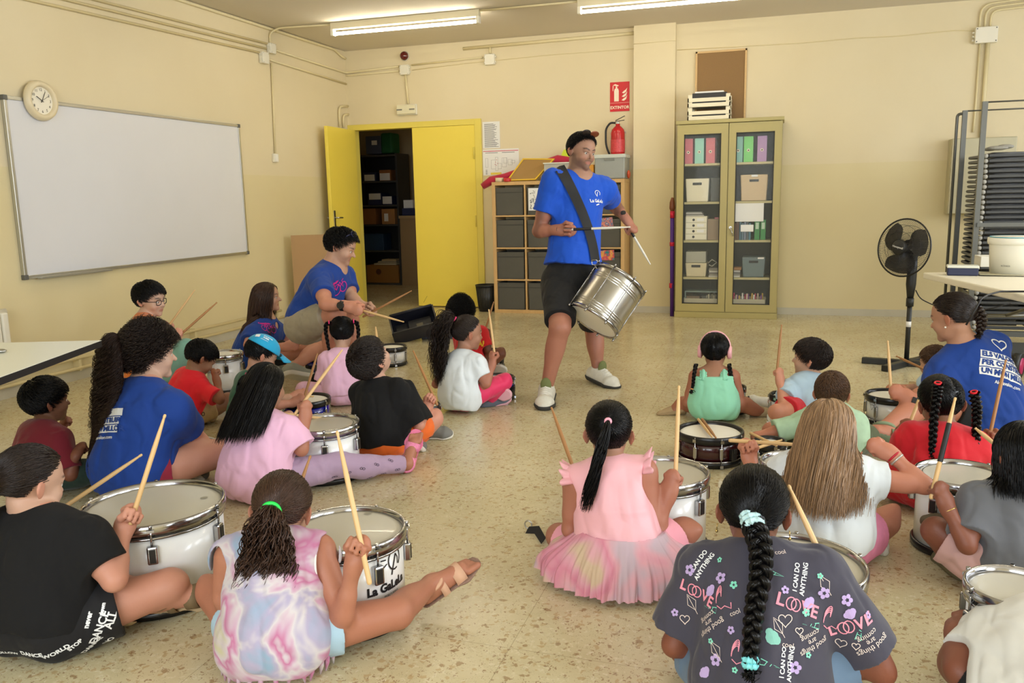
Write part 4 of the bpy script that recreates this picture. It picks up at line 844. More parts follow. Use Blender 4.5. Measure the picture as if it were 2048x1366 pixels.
for k in range(96):
    a = 2*PI*k/96; e = u*math.cos(a)+v*math.sin(a)
    for s in (1, -1):
        pts = [fc+e*0.055+ax*0.062*s, fc+e*0.12+ax*0.058*s, fc+e*0.175+ax*0.04*s, fc+e*Rg+ax*0.006*s]
        mb.tube(pts, 0.0009, 4, False)
mb.build('wire_grille', DKW, t)
mb = MB()
for rr, hh_ in ((Rg, 0.0), (0.16, 0.048), (0.11, 0.06), (0.06, 0.062)):
    for s in ((1,) if rr == Rg else (1, -1)):
        ring = [fc+(u*math.cos(2*PI*k/48)+v*math.sin(2*PI*k/48))*rr+ax*hh_*s for k in range(49)]
        mb.tube(ring, 0.006 if rr == Rg else 0.0013, 6, False)
mb.build('outer_ring', DKW, t)
MB().lathe([(0, 0.070), (0.045, 0.070), (0.055, 0.062), (0.055, 0.054), (0, 0.054)], 28, fc, ax).build('badge_disc', BM, t)
mb = MB(); rh_ = Vector(_rt); rh_ = (rh_-ax*rh_.dot(ax)).normalized(); uh = ax.cross(rh_)
flat_text(mb, 'Honeywell', fc+ax*0.0705, rh_*0.94-uh*0.34, uh*0.94+rh_*0.34, 0.02, 0.0004, off=0.0008); mb.build('badge_text', mat('badge_silver', (220, 220, 216), 0.3), t)
for k in range(3):
    a0 = 2*PI*k/3+0.5; vs = []; fs = []; nr, na = 7, 9
    for i in range(nr):
        r_ = 0.035+0.15*i/(nr-1); sw = 0.5+0.35*math.sin(PI*i/(nr-1))
        for j in range(na):
            a = a0+0.25*i/(nr-1)+sw*(j/(na-1)-0.5)*2; h_ = 0.045*(j/(na-1)-0.5)
            vs.append(fc+(u*math.cos(a)+v*math.sin(a))*r_+ax*(h_-0.005))
    for i in range(nr-1):
        for j in range(na-1): fs.append((i*na+j, i*na+j+1, (i+1)*na+j+1, (i+1)*na+j))
    vs2 = [p-ax*0.002 for p in vs]; n0 = len(vs)
    fs2 = [tuple(x+n0 for x in f[::-1]) for f in fs]
    MB().add(vs+vs2, fs+fs2, True).build('blade', mat('smoked_blade', (40, 40, 42), 0.3, alpha=0.8), t)
MB().tube([fc-ax*0.04, fc+ax*0.03], 0.035, 20).build('hub', BM, t)
cp = [(fx+0.03, fy-0.02, 0.56), (fx+0.06, fy-0.03, 0.50), (fx+0.16, fy-0.06, 0.45), (fx+0.30, fy-0.10, 0.42), (fx+0.45, fy-0.15, 0.44), (fx+0.6, fy-0.2, 0.5)]
MB().tube(arcpath(cp, 0.1), 0.004, 6).build('power_cord', BLK, t)
# ------------------------------------------------------------------ instrument case
cp0 = atz(838, 678)
t = thing('instrument_case', 'open black plastic drum case lying on the floor', 'case', (float(cp0[0]), float(cp0[1]), 0))
CS = mat('case_black', (26, 28, 40), 0.35); CS2 = mat('case_inner', (18, 19, 26), 0.6)
def tray(mb, w, d, h, th, R_, c_):
    mb.box(-w/2, w/2, -d/2, d/2, 0, th, R=R_, c=c_).box(-w/2, w/2, -d/2, -d/2+th, 0, h, R=R_, c=c_).box(-w/2, w/2, d/2-th, d/2, 0, h, R=R_, c=c_).box(-w/2, -w/2+th, -d/2, d/2, 0, h, R=R_, c=c_).box(w/2-th, w/2, -d/2, d/2, 0, h, R=R_, c=c_); return mb
RA = Matrix.Rotation(math.radians(18), 3, 'Z'); b0 = Vector((float(cp0[0]), float(cp0[1]), 0.003))
lid = atz(885, 668)
tray(MB(), 0.46, 0.36, 0.13, 0.012, RA, Vector((b0.x+0.20, b0.y+0.22, 0.003))).build('case_lid', CS, t, bevel=0.004)
RB2 = Matrix.Rotation(math.radians(32), 3, 'Z') @ Matrix.Rotation(math.radians(24), 3, 'X') @ Matrix.Rotation(math.radians(-14), 3, 'Y')
cc2 = Vector((b0.x-0.02, b0.y-0.02, 0.085))
tray(MB(), 0.42, 0.30, 0.13, 0.012, RB2, cc2).build('case_base', CS, t, bevel=0.004)
mb = MB().box(-0.05, 0.16, -0.12, 0.10, 0.012, 0.05, R=RB2, c=cc2).box(-0.17, -0.07, -0.12, 0.10, 0.012, 0.03, R=RB2, c=cc2); mb.build('foam_insert', CS2, t)
MB().box(0.02, 0.08, -0.06, 0.02, 0.05, 0.054, R=RB2, c=cc2).build('paper_label', mat('beige_label', (96, 90, 72), 0.6), t)
MB().tube([RB2 @ Vector((-0.2, 0.15, 0.13))+cc2, RB2 @ Vector((0.2, 0.15, 0.13))+cc2], 0.01, 8).build('hinge', CS, t)
# ------------------------------------------------------------------ strap on the floor
t = thing('drum_strap', 'black webbing strap with metal clip crumpled on the floor', 'strap', tuple(atz(1095, 1080)))
sp2 = [atz(x, y, z) for x, y, z in ((1053, 1062, .012), (1072, 1062, .02), (1085, 1083, .012), (1098, 1066, .035), (1112, 1072, .02), (1128, 1066, .03), (1150, 1072, .01), (1165, 1080, .01))]
mb = MB(); up = Vector((0.25, 0.75, 0.6)).normalized(); vs = []; fs = []
for i, p in enumerate(sp2):
    p = Vector(p); a = up*(0.022+0.004*(i % 2)); vs += [p-a*0.5, p+a*0.8, p+a*0.8+Vector((0.003, 0, 0.003)), p-a*0.5+Vector((0.003, 0, 0.003))]
for i in range(len(sp2)-1):
    for k in range(4): fs.append((i*4+k, i*4+(k+1) % 4, (i+1)*4+(k+1) % 4, (i+1)*4+k))
fs += [(0, 1, 2, 3), tuple(len(vs)-4+k for k in (3, 2, 1, 0))]
vs = [Vector((v.x, v.y, max(v.z, 0.002))) for v in vs]
mb.add(vs, fs).build('webbing', mat('black_webbing', (20, 20, 22), 0.7), t)
p = Vector(atz(1056, 1050, 0.02)); MB().tube([p+Vector((0.014*math.cos(a), 0.004, 0.016*math.sin(a))) for a in [PI*2*k/16 for k in range(17)]], 0.003, 6, False).build('metal_clip', STEEL, t)

# unseen bulb, added to brighten the dark closet contents
t = thing('added_closet_bulb', 'unseen bulb added to brighten the closet behind the yellow doors', 'lamp', (1.2, 1.3, HZ))
MB().tube([(1.2, 1.3, HZ-0.001), (1.2, 1.3, HZ-0.06)], 0.03, 12).build('socket', PW, t); MB().sphere((1.2, 1.3, HZ-0.10), 0.04, 10).build('bulb', mat('added_closet_bulb_glass', (255, 235, 200), 0.3, emit=((255, 226, 180), 120)), t)
# ------------------------------------------------------------------ drums
CHR = mat('chrome', (176, 176, 178), 0.16, 1.0)
SKINH = mat('clear_drumhead', (226, 219, 198), 0.22, alpha=0.62, coat=0.2)
WHEAD = mat('coated_drumhead', (240, 238, 228), 0.45, noise=0.03, nscale=8)
BHOOP = mat('black_hoop', (20, 20, 22), 0.28)
def metal_streak(name, col, rough): return mat(name, col, rough, 1.0)
def bar_between(mb, a, b, r, n=8): return mb.tube([a, b], r, n)
def drum(label, tx, ty, a, h, shell, head, hoop, lugs=6, lug_style='claw', lug0=0.0, kind='drum', open_bottom=True, ring=False, badge=None, strap=False, group=None, footed=False, zoff=0.0, dot=None):
    c = atz(tx, ty, h+zoff); r = a*depth(c)/FPX; x, y = float(c[0]), float(c[1]); z0 = 0.004+zoff
    t = thing(kind, label, 'drum', (x, y, z0), group=group); C0 = (x, y, z0)
    wall = 0.008
    MB().lathe([(r-0.012-wall, 0.012), (r-0.012, 0.012), (r-0.012, h-0.012), (r-0.012-wall, h-0.012)], 64, C0, closed=True).build('shell', shell, t)
    # bottom hoop
    MB().lathe([(r-0.02, 0.0), (r-0.003, 0.0), (r-0.002, 0.022), (r-0.010, 0.026), (r-0.02, 0.02)], 64, C0, closed=True).build('bottom_hoop', BHOOP if hoop is CHR and lug_style == 'claw' else hoop, t)
    if lug_style != 'claw': MB().lathe([(r-0.011, 0.022), (r-0.004, 0.023), (r-0.004, 0.03), (r-0.011, 0.03)], 64, C0, closed=True).build('collar', CHR, t)
    # head and counter hoop
    MB().lathe([(0, h-0.005), (r-0.035, h-0.005), (r-0.022, h-0.006), (r-0.014, h-0.012)], 64, C0).build('drumhead', head, t)
    if head is SKINH:
        pass
    MB().lathe([(r-0.016, h-0.028), (r-0.001, h-0.030), (r+0.001, h-0.012), (r, h+0.004), (r-0.004, h+0.008), (r-0.010, h+0.004), (r-0.013, h-0.010)], 72, C0, closed=True).build('top_hoop', hoop, t)
    if hoop is CHR: MB().lathe([(r-0.012, h-0.04), (r-0.003, h-0.041), (r-0.002, h-0.034), (r-0.012, h-0.034)], 72, C0, closed=True).build('flesh_hoop', CHR, t)
    if ring: MB().lathe([(r*0.80, h-0.0045), (r*0.80+0.003, h-0.0045), (r*0.80+0.003, h-0.0038), (r*0.80, h-0.0038)], 64, C0, closed=True).build('head_ring_mark', mat('ring_mark', (90, 84, 72), 0.6), t)
    if dot: MB().lathe([(0, h-0.0035), (0.012, h-0.0035)], 18, (x+dot[0], y+dot[1], z0)).build('head_spot', mat('head_spot', (150, 146, 130), 0.6), t)
    for k in range(lugs):
        A = lug0+2*PI*k/lugs; e = Vector((math.cos(A), math.sin(A), 0)); s_ = Vector((-e.y, e.x, 0)); P0 = Vector((x, y, z0))+e*(r-0.012)
        Rm = Matrix((e, s_, Vector((0, 0, 1)))).transposed()
        if lug_style == 'claw':
            l = MB().box(0, 0.022, -0.016, 0.016, h-0.115, h-0.058, R=Rm, c=P0).build('lug', CHR, t, bevel=0.005)
            MB().box(0.022, 0.0245, -0.009, 0.009, h-0.108, h-0.066, R=Rm, c=P0).build('lug_window', mat('dark_metal', (50, 48, 46), 0.4, 0.5), l)
            MB().tube([P0+e*0.013+Vector((0, 0, h-0.06)), P0+e*0.013+Vector((0, 0, h+0.002))], 0.0035, 8).box(0.004, 0.022, -0.011, 0.011, h-0.012, h-0.004, R=Rm, c=P0).tube([P0+e*0.013+Vector((0, 0, h-0.002)), P0+e*0.013+Vector((0, 0, h+0.010))], 0.0055, 6).build('tension_rod', CHR, l)
        else:
            l = MB().box(0, 0.016, -0.0085, 0.0085, h*0.30, h*0.70, R=Rm, c=P0).build('lug', CHR, t, bevel=0.004)
            MB().tube([P0+e*0.012+Vector((0, 0, 0.006)), P0+e*0.012+Vector((0, 0, h+0.004))], 0.0028, 8).build('tension_rod', CHR, l)
            mb = MB()
            for zz in (0.008, h-0.012): mb.box(0.006, 0.020, -0.008, 0.008, zz-0.006, zz+0.008, R=Rm, c=P0)
            mb.build('hoop_clamp', CHR, l)
    if lug_style == 'snare':
        A = lug0+PI/lugs; e = Vector((math.cos(A), math.sin(A), 0)); s_ = Vector((-e.y, e.x, 0)); P0 = Vector((x, y, z0))+e*(r-0.012); Rm = Matrix((e, s_, Vector((0, 0, 1)))).transposed()
        MB().box(0, 0.022, -0.015, 0.015, h*0.25, h*0.62, R=Rm, c=P0).box(0.02, 0.03, -0.01, 0.01, h*0.5, h*0.66, R=Rm, c=P0).build('snare_strainer', mat('dark_metal'), t, bevel=0.003)
    if strap:
        p = Vector((x, y, z0+h-0.07)); e = Vector((math.cos(strap), math.sin(strap), 0)); p += e*(r+0.014)
        MB().tube([p+Vector((0, 0, 0.06)), p+e*0.006, p+Vector((0, 0, -0.02))], 0.004, 8).build('clip', CHR, t)
        MB().box(-0.002, 0.002, -0.014, 0.014, -0.13, -0.02, R=Matrix((e, Vector((-e.y, e.x, 0)), Vector((0, 0, 1)))).transposed(), c=p).build('strap_tail', BLK, t)
    DRH[LAST[0]] = h+zoff+0.012
    return t, Vector((x, y, z0)), r
SH_W = mat('white_shell', (240, 241, 240), 0.22, coat=0.3)
SH_B = mat('blue_shell', (22, 30, 150), 0.18, coat=0.5)
SH_R = mat('maroon_shell', (58, 14, 18), 0.2, coat=0.5)
DR = {}; DRH = {}; LAST = ['']
LAST[0] = 'N'; DR['N'] = drum('big white drum with chrome rim in front of the girl in plain black', 307, 1010, 137, 0.30, SH_W, SKINH, CHR, 6, lug0=-1.95, strap=-1.8, dot=(0.12, 0.1))
LAST[0] = 'O'; DR['O'] = drum('big white drum with a printed black logo beside the tie-dye girl', 693, 1060, 119, 0.28, SH_W, SKINH, CHR, 6, lug0=-1.62, dot=(0.0, 0.14))
LAST[0] = 'I'; DR['I'] = drum('white drum beside the girl with very long black hair', 648, 848, 72, 0.25, SH_W, SKINH, CHR, 6, lug0=-1.05, ring=True)
LAST[0] = 'G'; DR['G'] = drum('white drum at the left behind the boy in bright red', 447, 708, 38, 0.26, SH_W, WHEAD, CHR, 6, lug0=-1.9)
LAST[0] = 'J1'; DR['J1'] = drum('little blue snare drum left of the small girl in pink', 641, 712, 31, 0.15, SH_B, WHEAD, BHOOP, 6, 'snare', lug0=-2.4, kind='snare_drum')
LAST[0] = 'X1'; DR['X1'] = drum('white snare drum with black rims standing alone near the open case', 782, 694, 31, 0.14, SH_W, WHEAD, BHOOP, 6, 'snare', lug0=-1.9, kind='snare_drum')
LAST[0] = 'H'; DR['H'] = drum('blue snare drum beside the child in the cyan cap', 613, 799, 48, 0.15, SH_B, WHEAD, BHOOP, 6, 'snare', lug0=-1.2, kind='snare_drum')
LAST[0] = 'K'; DR['K'] = drum('white snare drum at the right hand of the boy in black', 848, 812, 33, 0.15, SH_W, WHEAD, BHOOP, 6, 'snare', lug0=-0.9, kind='snare_drum')
LAST[0] = 'L'; DR['L'] = drum('blue snare drum in front of the girl in pink leggings', 998, 755, 31, 0.14, SH_B, WHEAD, BHOOP, 6, 'snare', lug0=-0.8, kind='snare_drum')
LAST[0] = 'M'; DR['M'] = drum('small drum behind the kneeling child in red, furthest back', 985, 702, 22, 0.12, SH_W, WHEAD, BHOOP, 6, 'snare', lug0=-0.8, kind='snare_drum')
LAST[0] = 'P'; DR['P'] = drum('white drum beside the girl in the pink tutu', 1322, 946, 96, 0.28, SH_W, SKINH, CHR, 6, lug0=-0.55)
LAST[0] = 'Q2'; DR['Q2'] = drum('maroon snare drum with two sticks lying on its head', 1420, 863, 66, 0.14, SH_R, WHEAD, BHOOP, 8, 'snare', lug0=-1.15, kind='snare_drum')
LAST[0] = 'Q'; DR['Q'] = drum('white snare drum beside the girl with pink headphones', 1464, 775, 28, 0.15, SH_W, WHEAD, BHOOP, 6, 'snare', lug0=-0.5, kind='snare_drum')
LAST[0] = 'R'; DR['R'] = drum('white snare drum in front of the boy in pale blue', 1570, 791, 30, 0.15, SH_W, WHEAD, BHOOP, 6, 'snare', lug0=-2.2, kind='snare_drum')
LAST[0] = 'U'; DR['U'] = drum('white snare drum with triangle badge by the woman at the right', 1784, 791, 50, 0.155, SH_W, WHEAD, BHOOP, 6, 'snare', lug0=-1.25, kind='snare_drum')
LAST[0] = 'S'; DR['S'] = drum('black snare drum in front of the boy in the mint shirt', 1540, 884, 32, 0.13, mat('black_shell', (22, 22, 24), 0.25), WHEAD, BHOOP, 6, 'snare', lug0=-1.25, kind='snare_drum')
LAST[0] = 'T'; DR['T'] = drum('white drum partly hidden beyond the fair haired girl', 1588, 925, 66, 0.22, SH_W, SKINH, CHR, 6, lug0=-1.1)
LAST[0] = 'Y'; DR['Y'] = drum('white drum in front of the girl in the printed dark shirt', 1580, 1128, 147, 0.27, SH_W, SKINH, CHR, 6, lug0=-0.62)
LAST[0] = 'X'; DR['X'] = drum('white drum in front of the girl in the grey shirt', 1925, 950, 89, 0.27, SH_W, SKINH, CHR, 6, lug0=-2.3, ring=True)
LAST[0] = 'Z'; DR['Z'] = drum('white drum at the bottom right beyond the child in white', 2035, 1178, 97, 0.27, SH_W, SKINH, CHR, 6, lug0=-2.75)
# triangle badge on U, printed logo on O
def on_shell(key, px, py):
    t, c, r = DR[key]; o, d = ray(px, py); o = np.array(o); d = np.array(d)/np.linalg.norm(d)
    rr = r-0.0115; ox, oy = o[0]-c.x, o[1]-c.y; A = d[0]**2+d[1]**2; Bq = 2*(ox*d[0]+oy*d[1]); Cq = ox*ox+oy*oy-rr*rr
    D = Bq*Bq-4*A*Cq; s = (-Bq-math.sqrt(max(D, 0)))/(2*A); p = o+d*s
    return t, c, rr, math.atan2(p[1]-c.y, p[0]-c.x), p[2]
def shell_print(key, px, py, polys, m_, name):
    t, c, rr, A, z = on_shell(key, px, py); mb = MB()
    for vs, fs in polys:
        out = []
        for u_, v_ in vs:
            a = A+u_/rr; q = rr+0.0012; out.append((c.x+q*math.cos(a), c.y+q*math.sin(a), z+v_))
        mb.add(out, fs)
    return mb.build(name, m_, t, rec=False)
def stroke(pts, w, closed=False):
    P = [np.array(p, float) for p in pts]; vs = []; fs = []; n = len(P)
    for i in range(n):
        a = P[(i-1) % n] if (closed or i > 0) else P[i]; b = P[(i+1) % n] if (closed or i < n-1) else P[i]
        d = b-a; d = d/(np.linalg.norm(d)+1e-9); nn = np.array([-d[1], d[0]])*w/2
        vs += [tuple(P[i]+nn), tuple(P[i]-nn)]
    for i in range(n if closed else n-1):
        j = (i+1) % n; fs.append((2*i, 2*i+1, 2*j+1, 2*j))
    return vs, fs
def ttxt(body, size, dx=0, dy=0, bold=0, rot=0):
    vs, fs = textmesh(body, size, bold); c, s = math.cos(rot), math.sin(rot)
    return [(x*c-y*s+dx, x*s+y*c+dy) for x, y in vs], fs
polys = [ttxt('La GaLeLa', 0.036, 0, 0, 0.0018), ttxt('PERCUSSIO', 0.012, 0.01, -0.028)]
# hand holding a stick with rays, above the words
polys += [stroke([(0.03+0.028*math.cos(a), 0.075+0.032*math.sin(a)) for a in [k*PI/8 for k in range(-2, 14)]], 0.005), stroke([(0.035, 0.09), (0.028, 0.07), (0.018, 0.045), (0.014, 0.03)], 0.006), stroke([(0.035, 0.09), (0.045, 0.075), (0.045, 0.055)], 0.004)]
polys += [stroke([(-0.005, 0.10), (-0.02, 0.11)], 0.004), stroke([(-0.008, 0.085), (-0.028, 0.087)], 0.004), stroke([(-0.004, 0.072), (-0.02, 0.062)], 0.004)]
polys += [stroke([(-0.03, -0.05), (0.0, -0.043), (0.03, -0.05), (0.0, -0.055)], 0.007, True)]
shell_print('O', 778, 1172, polys, BLK, 'printed_logo')
shell_print('U', 1744, 812, [stroke([(-0.022, 0.016), (0.022, 0.016), (0.0, -0.022)], 0.004, True), ttxt('TAMA', 0.013, 0, 0.006)], mat('badge_grey', (90, 88, 84), 0.5), 'triangle_badge')
# ------------------------------------------------------------------ drum sticks
STW = mat('stick_wood', (222, 184, 128), 0.42, noise=0.08, nscale=20, stretch=(1, 1, 1))
STB = mat('stick_wood_brown', (168, 120, 72), 0.45, noise=0.1, nscale=20)
STP = mat('stick_plastic', (226, 224, 214), 0.35)
def stick(label, a, b, m_=STW, r=0.0072, grip=None, group=None):
    a = Vector([float(v) for v in a]); b = Vector([float(v) for v in b]); d = (b-a); L = d.length; d.normalize()
    prof = [(0, 0), (r*0.8, 0.002), (r, 0.008), (r, L*0.70), (r*0.82, L*0.82), (r*0.55, L*0.945), (r*0.48, L*0.962), (r*0.62, L*0.975), (r*0.62, L*0.988), (r*0.4, L*0.998), (0, L)]
    o = MB().lathe(prof, 14, a, d).build('drumstick', m_); tag(o, label, 'drumstick', group)
    if grip: g0, g1 = grip; MB().lathe([(r*1.12, L*g0), (r*1.15, L*g0+0.003), (r*1.15, L*g1-0.003), (r*1.12, L*g1)], 14, a, d).build('grip_wrap', BLK, o)
    return o
# ------------------------------------------------------------------ signed-distance body modeller
f32 = np.float32
def N_(v): v = np.asarray(v, float); return v/(np.linalg.norm(v)+1e-12)
_rs = np.random.RandomState(3); _LAT = _rs.rand(24, 24, 24).astype(f32)
def vnoise(P):
    P = np.asarray(P, f32); i = np.floor(P).astype(int); f = P-i; f = f*f*(3-2*f); i %= 24; j = (i+1) % 24
    def g(a, b, c): return _LAT[a, b, c]
    x0, y0, z0 = i.T; x1, y1, z1 = j.T; fx, fy, fz = f.T
    a = g(x0, y0, z0)*(1-fx)+g(x1, y0, z0)*fx; b = g(x0, y1, z0)*(1-fx)+g(x1, y1, z0)*fx
    c = g(x0, y0, z1)*(1-fx)+g(x1, y0, z1)*fx; d = g(x0, y1, z1)*(1-fx)+g(x1, y1, z1)*fx
    return ((a*(1-fy)+b*fy)*(1-fz)+(c*(1-fy)+d*fy)*fz)*2-1
class Cone:      # tapered capsule; flat: (axis, scale) squashes the section along axis
    def __init__(s, a, b, r1, r2, flat=None, k=0.02, cut=None): s.cut = cut; s.a, s.b, s.r1, s.r2, s.flat, s.k = np.asarray(a, float), np.asarray(b, float), r1, r2, flat, k
    def bbox(s): r = max(s.r1, s.r2)*max(1, 1); return np.minimum(s.a, s.b)-r, np.maximum(s.a, s.b)+r
    def d(s, X, Y, Z):
        ab = s.b-s.a; L = ab@ab+1e-12; vx, vy, vz = X-s.a[0], Y-s.a[1], Z-s.a[2]
        t = np.clip((vx*ab[0]+vy*ab[1]+vz*ab[2])/L, 0, 1).astype(f32)
        vx = vx-t*ab[0]; vy = vy-t*ab[1]; vz = vz-t*ab[2]; sc = 1.0
        if s.flat is not None:
            f, q = s.flat; pr = (vx*f[0]+vy*f[1]+vz*f[2])*(1/q-1); vx = vx+pr*f[0]; vy = vy+pr*f[1]; vz = vz+pr*f[2]; sc = q**0.5
        o = (np.sqrt(vx*vx+vy*vy+vz*vz)-(s.r1+(s.r2-s.r1)*t))*sc
        if s.cut is not None: q, m = s.cut; o = np.maximum(o, (X-q[0])*m[0]+(Y-q[1])*m[1]+(Z-q[2])*m[2])
        return o
class Ell:
    def __init__(s, c, R, r, k=0.02): s.c, s.R, s.r, s.k = np.asarray(c, float), np.asarray(R, float), np.asarray(r, float), k
    def bbox(s): e = np.sqrt(((s.R*s.r[:, None])**2).sum(0)); return s.c-e, s.c+e
    def d(s, X, Y, Z):
        x, y, z = X-s.c[0], Y-s.c[1], Z-s.c[2]; k0 = 0; k1 = 0
        for i in range(3):
            q = (x*s.R[i, 0]+y*s.R[i, 1]+z*s.R[i, 2])/s.r[i]; k0 = k0+q*q; k1 = k1+(q/s.r[i])**2
        k0 = np.sqrt(k0); return k0*(k0-1)/(np.sqrt(k1)+1e-6)
class Sph(Ell):
    def __init__(s, c, r, k=0.02): super().__init__(c, np.eye(3), (r, r, r), k)
class RBox:
    def __init__(s, c, R, h, rd=0.005, k=0.005): s.c, s.R, s.h, s.rd, s.k = np.asarray(c, float), np.asarray(R, float), np.asarray(h, float), rd, k
    def bbox(s): e = (np.abs(s.R)*s.h[:, None]).sum(0); return s.c-e, s.c+e
    def d(s, X, Y, Z):
        x, y, z = X-s.c[0], Y-s.c[1], Z-s.c[2]; o = 0; mx = -1e9
        for i in range(3):
            q = np.abs(x*s.R[i, 0]+y*s.R[i, 1]+z*s.R[i, 2])-(s.h[i]-s.rd); o = o+np.maximum(q, 0)**2; mx = np.maximum(mx, q)
        return np.sqrt(o)+np.minimum(mx, 0)-s.rd
class Plane:     # keeps the side n points away from
    def __init__(s, p, n): s.p, s.n = np.asarray(p, float), N_(n)
    def d(s, X, Y, Z): return (X-s.p[0])*s.n[0]+(Y-s.p[1])*s.n[1]+(Z-s.p[2])*s.n[2]
def sdf_mesh(ops, vox, wrinkle=None, clip_floor=0.0015):
    """ops: list of ('u'|'s'|'i'|'l', prim[, limit]) -> verts, quads by surface nets"""
    los, his = zip(*[o[1].bbox() for o in ops if o[0] == 'u'])
    lo = np.min(los, 0)-4*vox-0.012; hi = np.max(his, 0)+4*vox+0.012
    if clip_floor is not None: lo[2] = max(lo[2], -4*vox)
    n = np.ceil((hi-lo)/vox).astype(int)+1
    D = np.full(n, 1.0, f32); ax = [(lo[i]+vox*np.arange(n[i])).astype(f32) for i in range(3)]
    for o in ops:
        p = o[1]; k = getattr(p, 'k', 0.01)
        if o[0] in 'us':
            l, h = p.bbox(); pad = k+3*vox; i0 = np.clip(np.floor((l-pad-lo)/vox).astype(int), 0, n-1); i1 = np.clip(np.ceil((h+pad-lo)/vox).astype(int)+1, 1, n)
            if (i1 <= i0).any(): continue
            sl = tuple(slice(i0[i], i1[i]) for i in range(3)); X = ax[0][sl[0]][:, None, None]; Y = ax[1][sl[1]][None, :, None]; Z = ax[2][sl[2]][None, None, :]
            d = p.d(X, Y, Z).astype(f32); a = D[sl]
            if o[0] == 'u':
                hh = np.maximum(k-np.abs(a-d), 0)/k; D[sl] = np.minimum(a, d)-hh*hh*k*0.25
            else:
                d = -d; hh = np.maximum(k-np.abs(a-d), 0)/k; D[sl] = np.maximum(a, d)+hh*hh*k*0.25
        else:
            X = ax[0][:, None, None]; Y = ax[1][None, :, None]; Z = ax[2][None, None, :]
            D = np.maximum(D, p.d(X, Y, Z).astype(f32))
    if clip_floor is not None: D = np.maximum(D, (clip_floor-ax[2])[None, None, :])
    if wrinkle:
        m = np.abs(D) < 3*vox; I = np.argwhere(m); P = lo+I*vox
        D[m] += wrinkle(P).astype(f32)
    S = D < 0
    c = [S[i:n[0]-1+i, j:n[1]-1+j, k:n[2]-1+k] for i in (0, 1) for j in (0, 1) for k in (0, 1)]
    anyS = c[0].copy(); allS = c[0].copy()
    for q in c[1:]: anyS |= q; allS &= q
    act = anyS & ~allS; I = np.argwhere(act); idx = np.full(act.shape, -1, np.int32); idx[act] = np.arange(len(I))
    V = np.zeros((len(I), 3)); cnt = np.zeros(len(I))
    cv = {}
    for a in (0, 1):
        for b in (0, 1):
            for e in (0, 1): cv[a, b, e] = D[I[:, 0]+a, I[:, 1]+b, I[:, 2]+e]
    for a in cv:
        for axn in range(3):
            if a[axn] == 0:
                b = list(a); b[axn] = 1; b = tuple(b); v0, v1 = cv[a], cv[b]; m = (v0 < 0) != (v1 < 0)
                t = np.where(m, v0/(v0-v1+1e-12), 0); q = np.array(a, float)[None, :].repeat(len(I), 0); q[:, axn] = t
                V[m] += q[m]; cnt[m] += 1
    V = lo+(I+V/cnt[:, None])*vox
    F = []
    for axn in range(3):
        b1, b2 = (axn+1) % 3, (axn+2) % 3
        sl0 = [slice(None)]*3; sl1 = [slice(None)]*3; sl0[axn] = slice(0, n[axn]-1); sl1[axn] = slice(1, n[axn])
        A, B = S[tuple(sl0)], S[tuple(sl1)]; E = np.argwhere(A != B); sg = A[tuple(E.T)]
        ok = (E[:, b1] > 0) & (E[:, b2] > 0) & (E[:, b1] < n[b1]-1) & (E[:, b2] < n[b2]-1); E, sg = E[ok], sg[ok]
        def at(d1, d2): q = E.copy(); q[:, b1] -= d1; q[:, b2] -= d2; return idx[q[:, 0], q[:, 1], q[:, 2]]
        f = np.stack([at(1, 1), at(0, 1), at(0, 0), at(1, 0)], 1); f[~sg] = f[~sg][:, ::-1]; F.append(f)
    F = np.concatenate(F); F = F[(F >= 0).all(1)]
    # light smoothing
    e = np.concatenate([F[:, [0, 1]], F[:, [1, 2]], F[:, [2, 3]], F[:, [3, 0]]])
    deg = np.bincount(e[:, 0], minlength=len(V))[:, None]+1e-9
    for lam in (0.5,):
        s = np.stack([np.bincount(e[:, 0], V[e[:, 1], i], minlength=len(V)) for i in range(3)], 1)/deg
        V = V+(s-V)*lam
    return V, F
def np_object(name, V, F, m, parent=None, smooth=True, color=None):
    V = np.asarray(V, f32); F = np.asarray(F, np.int32); k = F.shape[1]
    me = bpy.data.meshes.new(name); me.vertices.add(len(V)); me.vertices.foreach_set('co', V.ravel())
    me.loops.add(F.size); me.loops.foreach_set('vertex_index', F.ravel())
    me.polygons.add(len(F)); me.polygons.foreach_set('loop_start', np.arange(0, F.size, k, dtype=np.int32))
    try: me.polygons.foreach_set('loop_total', np.full(len(F), k, np.int32))
    except Exception: pass
    me.polygons.foreach_set('use_smooth', np.full(len(F), smooth))
    me.update(calc_edges=True)
    if color is not None:
        at = me.color_attributes.new('tint', 'FLOAT_COLOR', 'POINT'); at.data.foreach_set('color', np.concatenate([color, np.ones((len(V), 1))], 1).astype(f32).ravel())
    me.materials.append(m); o = bpy.data.objects.new(name, me); COL.objects.link(o)
    if parent: o.parent = parent
    return o
